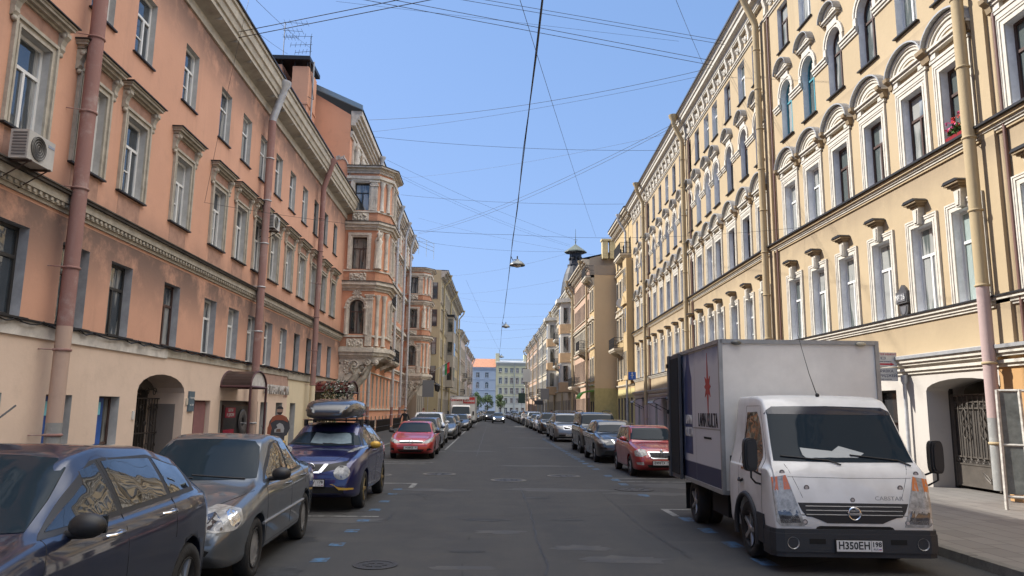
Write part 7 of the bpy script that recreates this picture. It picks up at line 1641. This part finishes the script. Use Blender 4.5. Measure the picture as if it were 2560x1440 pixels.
barrel(c,27.2,.92,1.05,2.62,.55,CAN,mat('pearl panel',(.62,.60,.58),.35,var=.35,varscale=4))
c2=thing('entrance_canopy','dark red glossy arched canopy beside a flowering bush at the left portal','canopy',(XL,0,0),R(90))
barrel(c2,41.5,1.6,1.9,2.75,.6,mat('dark red gloss',(.07,.010,.010),.2,coat=.5),CAN)
def plant(x,y,z,lab,n,r,h,mats,cat='plant',pot=True,s=.06):
    t=thing('potted_plant',lab,cat,(x,y,z)); 
    if pot: mb=MB(); mb.lathe([(.0,0),(.16,0),(.22,.35),(.24,.36),(.20,.38),(0,.36)],12); mb.build('pot',mat('clay pot',(.12,.07,.05),.8),t)
    mb=MB(); rnd=random.Random(len(lab)); leafcloud(mb,n,0,0,h,r,r,h*.6 if pot else r*.8,s,tuple(range(len(mats))),rnd); mb.build('foliage',mats,t)
plant(-7.9,40.2,2.35,'grey green leafy bush with white blossoms hanging from the dark red canopy',700,.95,.3,[mat('bush grey green',(.06,.09,.06),.6),mat('bush dark',(.025,.04,.02),.6),mat('blossom white',(.42,.42,.38),.6)],pot=False,s=.075)
plant(-8.5,37.2,.12,'small green potted shrub by the last shop window on the left',200,.28,.6,[LV[1],LV[0]])
for (y,lab) in ((39.25,'column of dried golden leaves down the near side of the dark red canopy'),):
    t=thing('garland',lab,'garland',(-8.2,y,0)); mb=MB(); leafcloud(mb,800,0,0,1.6,.55,.2,1.35,.06,(0,1,2),random.Random(3)); mb.build('foliage',[mat('gold leaf',(.20,.12,.03),.6),mat('brown leaf',(.07,.04,.02),.7),LV[0]],t)
# flat printed figure standing on the pavement (a board in the photograph)
st=thing('cutout_standee','flat advertising cutout of a bearded man in dark overalls and orange shoulders by the canopy','standee',(-7.85,28.9,.12),R(8))
def slab(pts,m,y0,y1,name): mb=MB(); mb.prism(pts,'y',y0,y1); return mb.build(name,m,st)
body=[(-.20,0),(-.22,.7),(-.30,.75),(-.40,1.0),(-.36,1.25),(-.26,1.42),(-.10,1.50),(.10,1.50),(.26,1.42),(.36,1.25),(.40,1.0),(.30,.75),(.22,.7),(.20,0),(.03,0),(0,.6),(-.03,0)]
slab([(x,z) for x,z in body][:3]+body[3:],mat('printed overalls',(.065,.065,.07),.6,var=.3),-.01,.01,'board')
slab([(-.33,1.18),(-.26,1.42),(-.10,1.50),(.10,1.50),(.26,1.42),(.33,1.22),(.14,1.30),(-.14,1.30)],mat('printed orange',(.34,.10,.05),.6),-.016,-.01,'shoulders_print'); slab([(-.42,.78),(-.30,.75),(-.26,1.0),(-.34,1.22),(-.42,1.0)],mat('printed orange',(.34,.10,.05),.6),-.016,-.01,'sleeve_print')
slab(arcpts(0,1.66,.115,0,2*math.pi,16,.15)[:-1],mat('printed face',(.40,.25,.18),.6),-.014,.01,'head_print'); slab(arcpts(0,1.60,.10,math.pi,2*math.pi,8,.10),mat('printed beard',(.05,.035,.03),.7),-.02,-.014,'beard_print'); slab(arcpts(0,1.72,.12,0,math.pi,8,.11),mat('printed cap',(.05,.045,.045),.7),-.02,-.014,'cap_print')
slab([(-.16,.84),(.18,.84),(.20,1.0),(.14,1.14),(.02,1.2),(-.1,1.12),(-.05,1.02),(-.16,.95)],mat('printed white shape',(.45,.44,.42),.6),-.02,-.016,'chest_print'); slab([(-.10,.86),(.08,.86),(.06,.98),(-.08,.97)],mat('printed tool',(.16,.10,.07),.6),-.024,-.02,'tool_print')
# glazed frame leaning by the right drainpipe
gf=thing('glazed_frame','white metal frame with dirty glass leaning beside the drainpipe by the right gateway','frame',(10.3,14.75,.12),R(-38)); FM=mat('flaking white frame',(.50,.47,.42),.7,var=.5,varscale=8)
mb=MB()
for x in (0,.42): mb.tube([(x*1.0,0,0),(x*.9,.15,2.35)],.035,4)
for z in (.25,1.25,2.33): mb.tube([(0,.02+z*.06,z),(.41,.02+z*.06,z)],.03,4)
mb.tube([(0,.15,2.33),(.9,.5,2.33)],.03,4); mb.tube([(.9,.5,0),(.9,.5,2.33)],.03,4); mb.build('frame',FM,gf)
mb=MB(); mb.quad((.04,.04,.3),(.38,.04,.3),(.36,.15,2.3),(.04,.15,2.3)); mb.build('pane',mat('dirty pane',(.14,.15,.14),.15,spec=.6,var=.4,varscale=5),gf)
# ================================================================== RIGHT SIDE SMALL THINGS
mb=MB()
def awn(s,lab,m,z=2.55,w=1.9):
    t=thing('door_awning',lab,'awning',(11.48+s*math.sin(R(2.06)),29+s*math.cos(R(2.06)),0),R(-92.06)); mb=MB()
    Q=[(-1.0*math.sin(k*math.pi/2/6),z+.35*math.cos(k*math.pi/2/6)) for k in range(7)]
    for a,b in zip(Q[:-1],Q[1:]): mb.quad((-w/2,a[0],a[1]),(w/2,a[0],a[1]),(w/2,b[0],b[1]),(-w/2,b[0],b[1]))
    mb.build('sheet',m,t); mb=MB()
    for x in(-w/2,w/2): mb.tube([(x,0,z-.5),(x,-.95,z)],.02,4); mb.tube([(x,a,b) for a,b in Q],.02,4)
    mb.build('bracket',BLACKTIN,t)
awn(16.2,'dark awning over the doorway of the lemon coloured shop',BLACKTIN,2.7,1.5); awn(22.2,'translucent grey arched awning at the lilac shop door',mat('smoky sheet',(.13,.12,.11),.25),2.5,2.2); awn(30.2,'small grey awning at the farthest door of the yellow house',mat('smoky sheet',(.13,.12,.11),.25),2.6,1.8)
def road_sign(x,y,z,w,h,m,lab,rz=0,pole=True,sym=None):
    t=thing('road_sign',lab,'sign',(x,y,0),rz)
    if pole: mb=MB(); mb.tube([(0,.03,0),(0,.03,z+h)],.035,6); mb.build('pole',GREYTIN,t)
    mb=MB(); mb.box(-w/2,w/2,-.02,.0,z,z+h); mb.build('plate',m,t)
    if sym: mb=MB(); mb.tube([(0,-.025,z+.15*h),(0,-.025,z+.8*h)],.03,4); mb.tube([(-.12,-.025,z+.55*h),(.12,-.025,z+.55*h)],.03,4); mb.ball((0,-.025,z+.82*h),.06,0,8,5); mb.build('symbol',LW,t)
    return t
BSG=mat('sign blue',(.02,.12,.50),.4); GBK=mat('sign back grey',(.16,.165,.17),.6)
road_sign(11.4,58,4.35,.6,.6,BSG,'blue pedestrian crossing sign high on a bracket at the yellow corner',pole=False,sym=1)
road_sign(6.9,88,3.1,1.0,1.3,GBK,'back of a grey road sign on a pole before the bay fronts'); road_sign(6.75,142,3.1,1.3,1.9,mat('sign back dark green',(.03,.06,.05),.6),'back of a dark green road sign near the far right corner'); road_sign(-5.6,72,3.0,1.1,1.6,GBK,'back of a grey road sign on a pole before the left box truck'); road_sign(6.9,128,6.6,1.3,2.2,mat('white banner',(.6,.6,.58),.6),'tall white banner sign on a pole at the right pavement')
road_sign(7.3,104,2.6,1.2,.6,mat('shelter dark',(.05,.05,.055),.5),'low dark sign board over the far right pavement')
# flag on the left
fl=thing('flag','white green and red flag hanging from a slanted pole on the beige left house','flag',(-6.0,92,6.4)); mb=MB(); mb.tube([(-.6,0,0),(1.4,0,1.3)],.03,5); mb.build('pole',GREYTIN,fl)
for k,(cm) in enumerate(((.5,.5,.5),(.03,.22,.08),(.45,.04,.04))):
    mb=MB(); 
    for i in range(6): 
        a,b=i/6,(i+1)/6; f=lambda q: .06*math.sin(q*9); x0_,x1_=.55+k*.28,.83+k*.28
        mb.quad((x0_,f(a),.75+k*.2-a*1.4),(x1_,f(a)+.05,.93+k*.2-a*1.4),(x1_,f(b)+.05,.93+k*.2-b*1.4),(x0_,f(b),.75+k*.2-b*1.4))
    mb.build('stripe',mat('flag stripe %d'%k,cm,.8),fl)
# wall lanterns on the left stone house
for (y,lab) in ((88.2,'black wall lantern below the second carved bay, the nearer of two'),(91.5,'black wall lantern below the second carved bay, the farther of two')):
    t=thing('wall_lantern',lab,'lantern',(-5.9,y,4.3)); mb=MB(); mb.lathe([(.02,.6),(.2,.45),(.3,.35),(.24,.3),(.16,-.3),(.05,-.4)],8,smooth=False); mb.build('lamp_body',BLACKTIN,t); mb=MB(); mb.tube([(-1.9,0,.2),(-1.0,0,.9),(0,0,.6)],.03,4); scroll(mb,-1.2,0,.3,.25); mb.build('bracket',BLACKTIN,t)
# satellite dish on the yellow corner house
t=thing('satellite_dish','white satellite dish on the facade past the arched house','satellite dish',(12.2,66.5,11.6)); mb=MB(); mb.lathe([(0,.12),(.3,.08),(.5,0),(.5,-.01),(.3,.06),(0,.1)],16,'y'); mb.build('dish',mat('dish white',(.6,.6,.58),.5),t); mb=MB(); mb.tube([(0,0,0),(0,-.5,-.1)],.02,4); mb.tube([(0,.1,0),(.5,.1,-.2)],.03,4); mb.build('arm',BLACKTIN,t)
# ================================================================== PEOPLE
def person(x,y,z,h,rz,top,leg,skin,hair,lab,stride=.18,arm=.1,hat=None):
    """one continuous skinned body; hair, shirt and trousers are worn over it"""
    k=h/1.75
    J={'pel':((0,0,.95),.135),'sp':((0,.01,1.15),.125),'ch':((0,.0,1.36),.15),'nk':((0,.0,1.50),.062),'hd':((0,-.01,1.60),.085),'ht':((0,.0,1.70),.088)}
    E_l=[('pel','sp'),('sp','ch'),('ch','nk'),('nk','hd'),('hd','ht')]
    for s,n in((-1,'l'),(1,'r')):
        f=stride*s
        J['hip'+n]=((s*.09,0,.90),.10); J['kn'+n]=((s*.10,-f*.5-.02,.50),.062); J['an'+n]=((s*.10,-f+.04,.09),.042); J['to'+n]=((s*.11,-f-.12,.04),.035)
        J['sh'+n]=((s*.19,.0,1.42),.062); J['el'+n]=((s*.25,.03+arm*s,1.14),.045); J['wr'+n]=((s*.25,-.06+arm*s*1.6,.90),.032); J['ha'+n]=((s*.25,-.09+arm*s*1.8,.82),.036)
        E_l+= [('pel','hip'+n),('hip'+n,'kn'+n),('kn'+n,'an'+n),('an'+n,'to'+n),('ch','sh'+n),('sh'+n,'el'+n),('el'+n,'wr'+n),('wr'+n,'ha'+n)]
        for i,dx in enumerate((-.022,-.007,.008,.022)): J['f%d%s'%(i,n)]=((s*.25+dx*.6,-.11+arm*s*1.8+dx,.745+abs(dx)*.6),.0085); E_l.append(('ha'+n,'f%d%s'%(i,n)))
        J['th'+n]=((s*.22,-.13+arm*s*1.8,.79),.010); E_l.append(('ha'+n,'th'+n))
    ks=list(J); me=D.meshes.new('body'); me.from_pydata([Vector(J[q][0])*k for q in ks],[(ks.index(a),ks.index(b)) for a,b in E_l],[])
    o=D.objects.new('p',me); COL.objects.link(o); o.modifiers.new('s','SKIN')
    for i,q in enumerate(ks): me.skin_vertices[0].data[i].radius=(J[q][1]*k,J[q][1]*k*(.8 if q in('ch','pel','sp') else 1))
    me.skin_vertices[0].data[0].use_root=True; sb=o.modifiers.new('u','SUBSURF'); sb.levels=1; sb.render_levels=1
    dg=bpy.context.evaluated_depsgraph_get(); bm=D.meshes.new_from_object(o.evaluated_get(dg)); D.objects.remove(o)
    for mm in (skin,top,leg,mat('shoe black',(.02,.02,.02),.6)): bm.materials.append(mm)
    for p in bm.polygons:
        c=p.center/k; p.use_smooth=True
        p.material_index=0 if c.z>1.47 or (abs(c.x)>.2 and c.z<.95) else 1 if c.z>.93 else 3 if c.z<.10 else 2
    t=thing('person',lab,'person',(x,y,z),rz); bm.name='body'; place(bm,'body',t)
    mb=MB(); mb.ball((0,.015*k,1.69*k),.102*k,0,12,8,(.95,1.05,1.0)); 
    if hat: mb.lathe([(.10*k,1.70*k),(.17*k,1.705*k),(.10*k,1.72*k)],12)
    mb.build('cap' if hat else 'hair',hat or hair,t)
    mb=MB(); mb.ball((0,-.10*k,1.635*k),.018*k); 
    for s in(-1,1): mb.ball((s*.035*k,-.085*k,1.66*k),.010*k,1,6,4); mb.ball((s*.09*k,0,1.64*k),.022*k,0,6,4,(.5,1,1.3))
    mb.box(-.025*k,.025*k,-.098*k,-.09*k,1.585*k,1.592*k,2); mb.build('face_features',[skin,mat('eye dark',(.02,.02,.02)),mat('lip',(.3,.1,.08))],t); return t
SK1=mat('skin',(.42,.25,.18),.5); HR=mat('dark hair',(.03,.02,.015),.6); WSH=mat('white shirt',(.58,.57,.55),.8); BSH=mat('black shirt',(.02,.02,.022),.8); RSH=mat('red shirt',(.33,.03,.03),.8); JN=mat('dark jeans',(.03,.035,.05),.8); KH=mat('khaki cloth',(.2,.17,.12),.8)
person(4.35,86.5,0,1.78,0,WSH,JN,SK1,HR,'person in a white shirt walking in the road beside the right queue')
person(-5.1,47.6,.12,1.76,R(160),BSH,JN,SK1,HR,'person in a dark top with a black and white cap on the left pavement',hat=mat('cap white black',(.25,.25,.25),.7))
person(-5.05,61.0,.12,1.80,R(20),RSH,JN,SK1,mat('auburn hair',(.12,.03,.02),.6),'person in a red top on the left pavement behind the white SUV')
person(-5.2,76.0,.12,1.75,R(0),BSH,KH,SK1,HR,'person in black by the grey doorway near the left box truck')
person(7.3,62.0,.12,1.74,R(10),BSH,JN,SK1,HR,'person in black on the right pavement behind the tall off roader')
person(8.0,60.5,.12,1.66,R(-20),KH,JN,SK1,HR,'person in khaki walking beside the one in black on the right pavement')
person(7.0,80,.12,1.78,R(0),RSH,JN,SK1,HR,'person in a red shirt far down the right pavement')
person(10.9,42.5,.12,1.75,R(-60),BSH,JN,SK1,HR,'person leaning at the lemon shop doorway on the right',stride=.05)
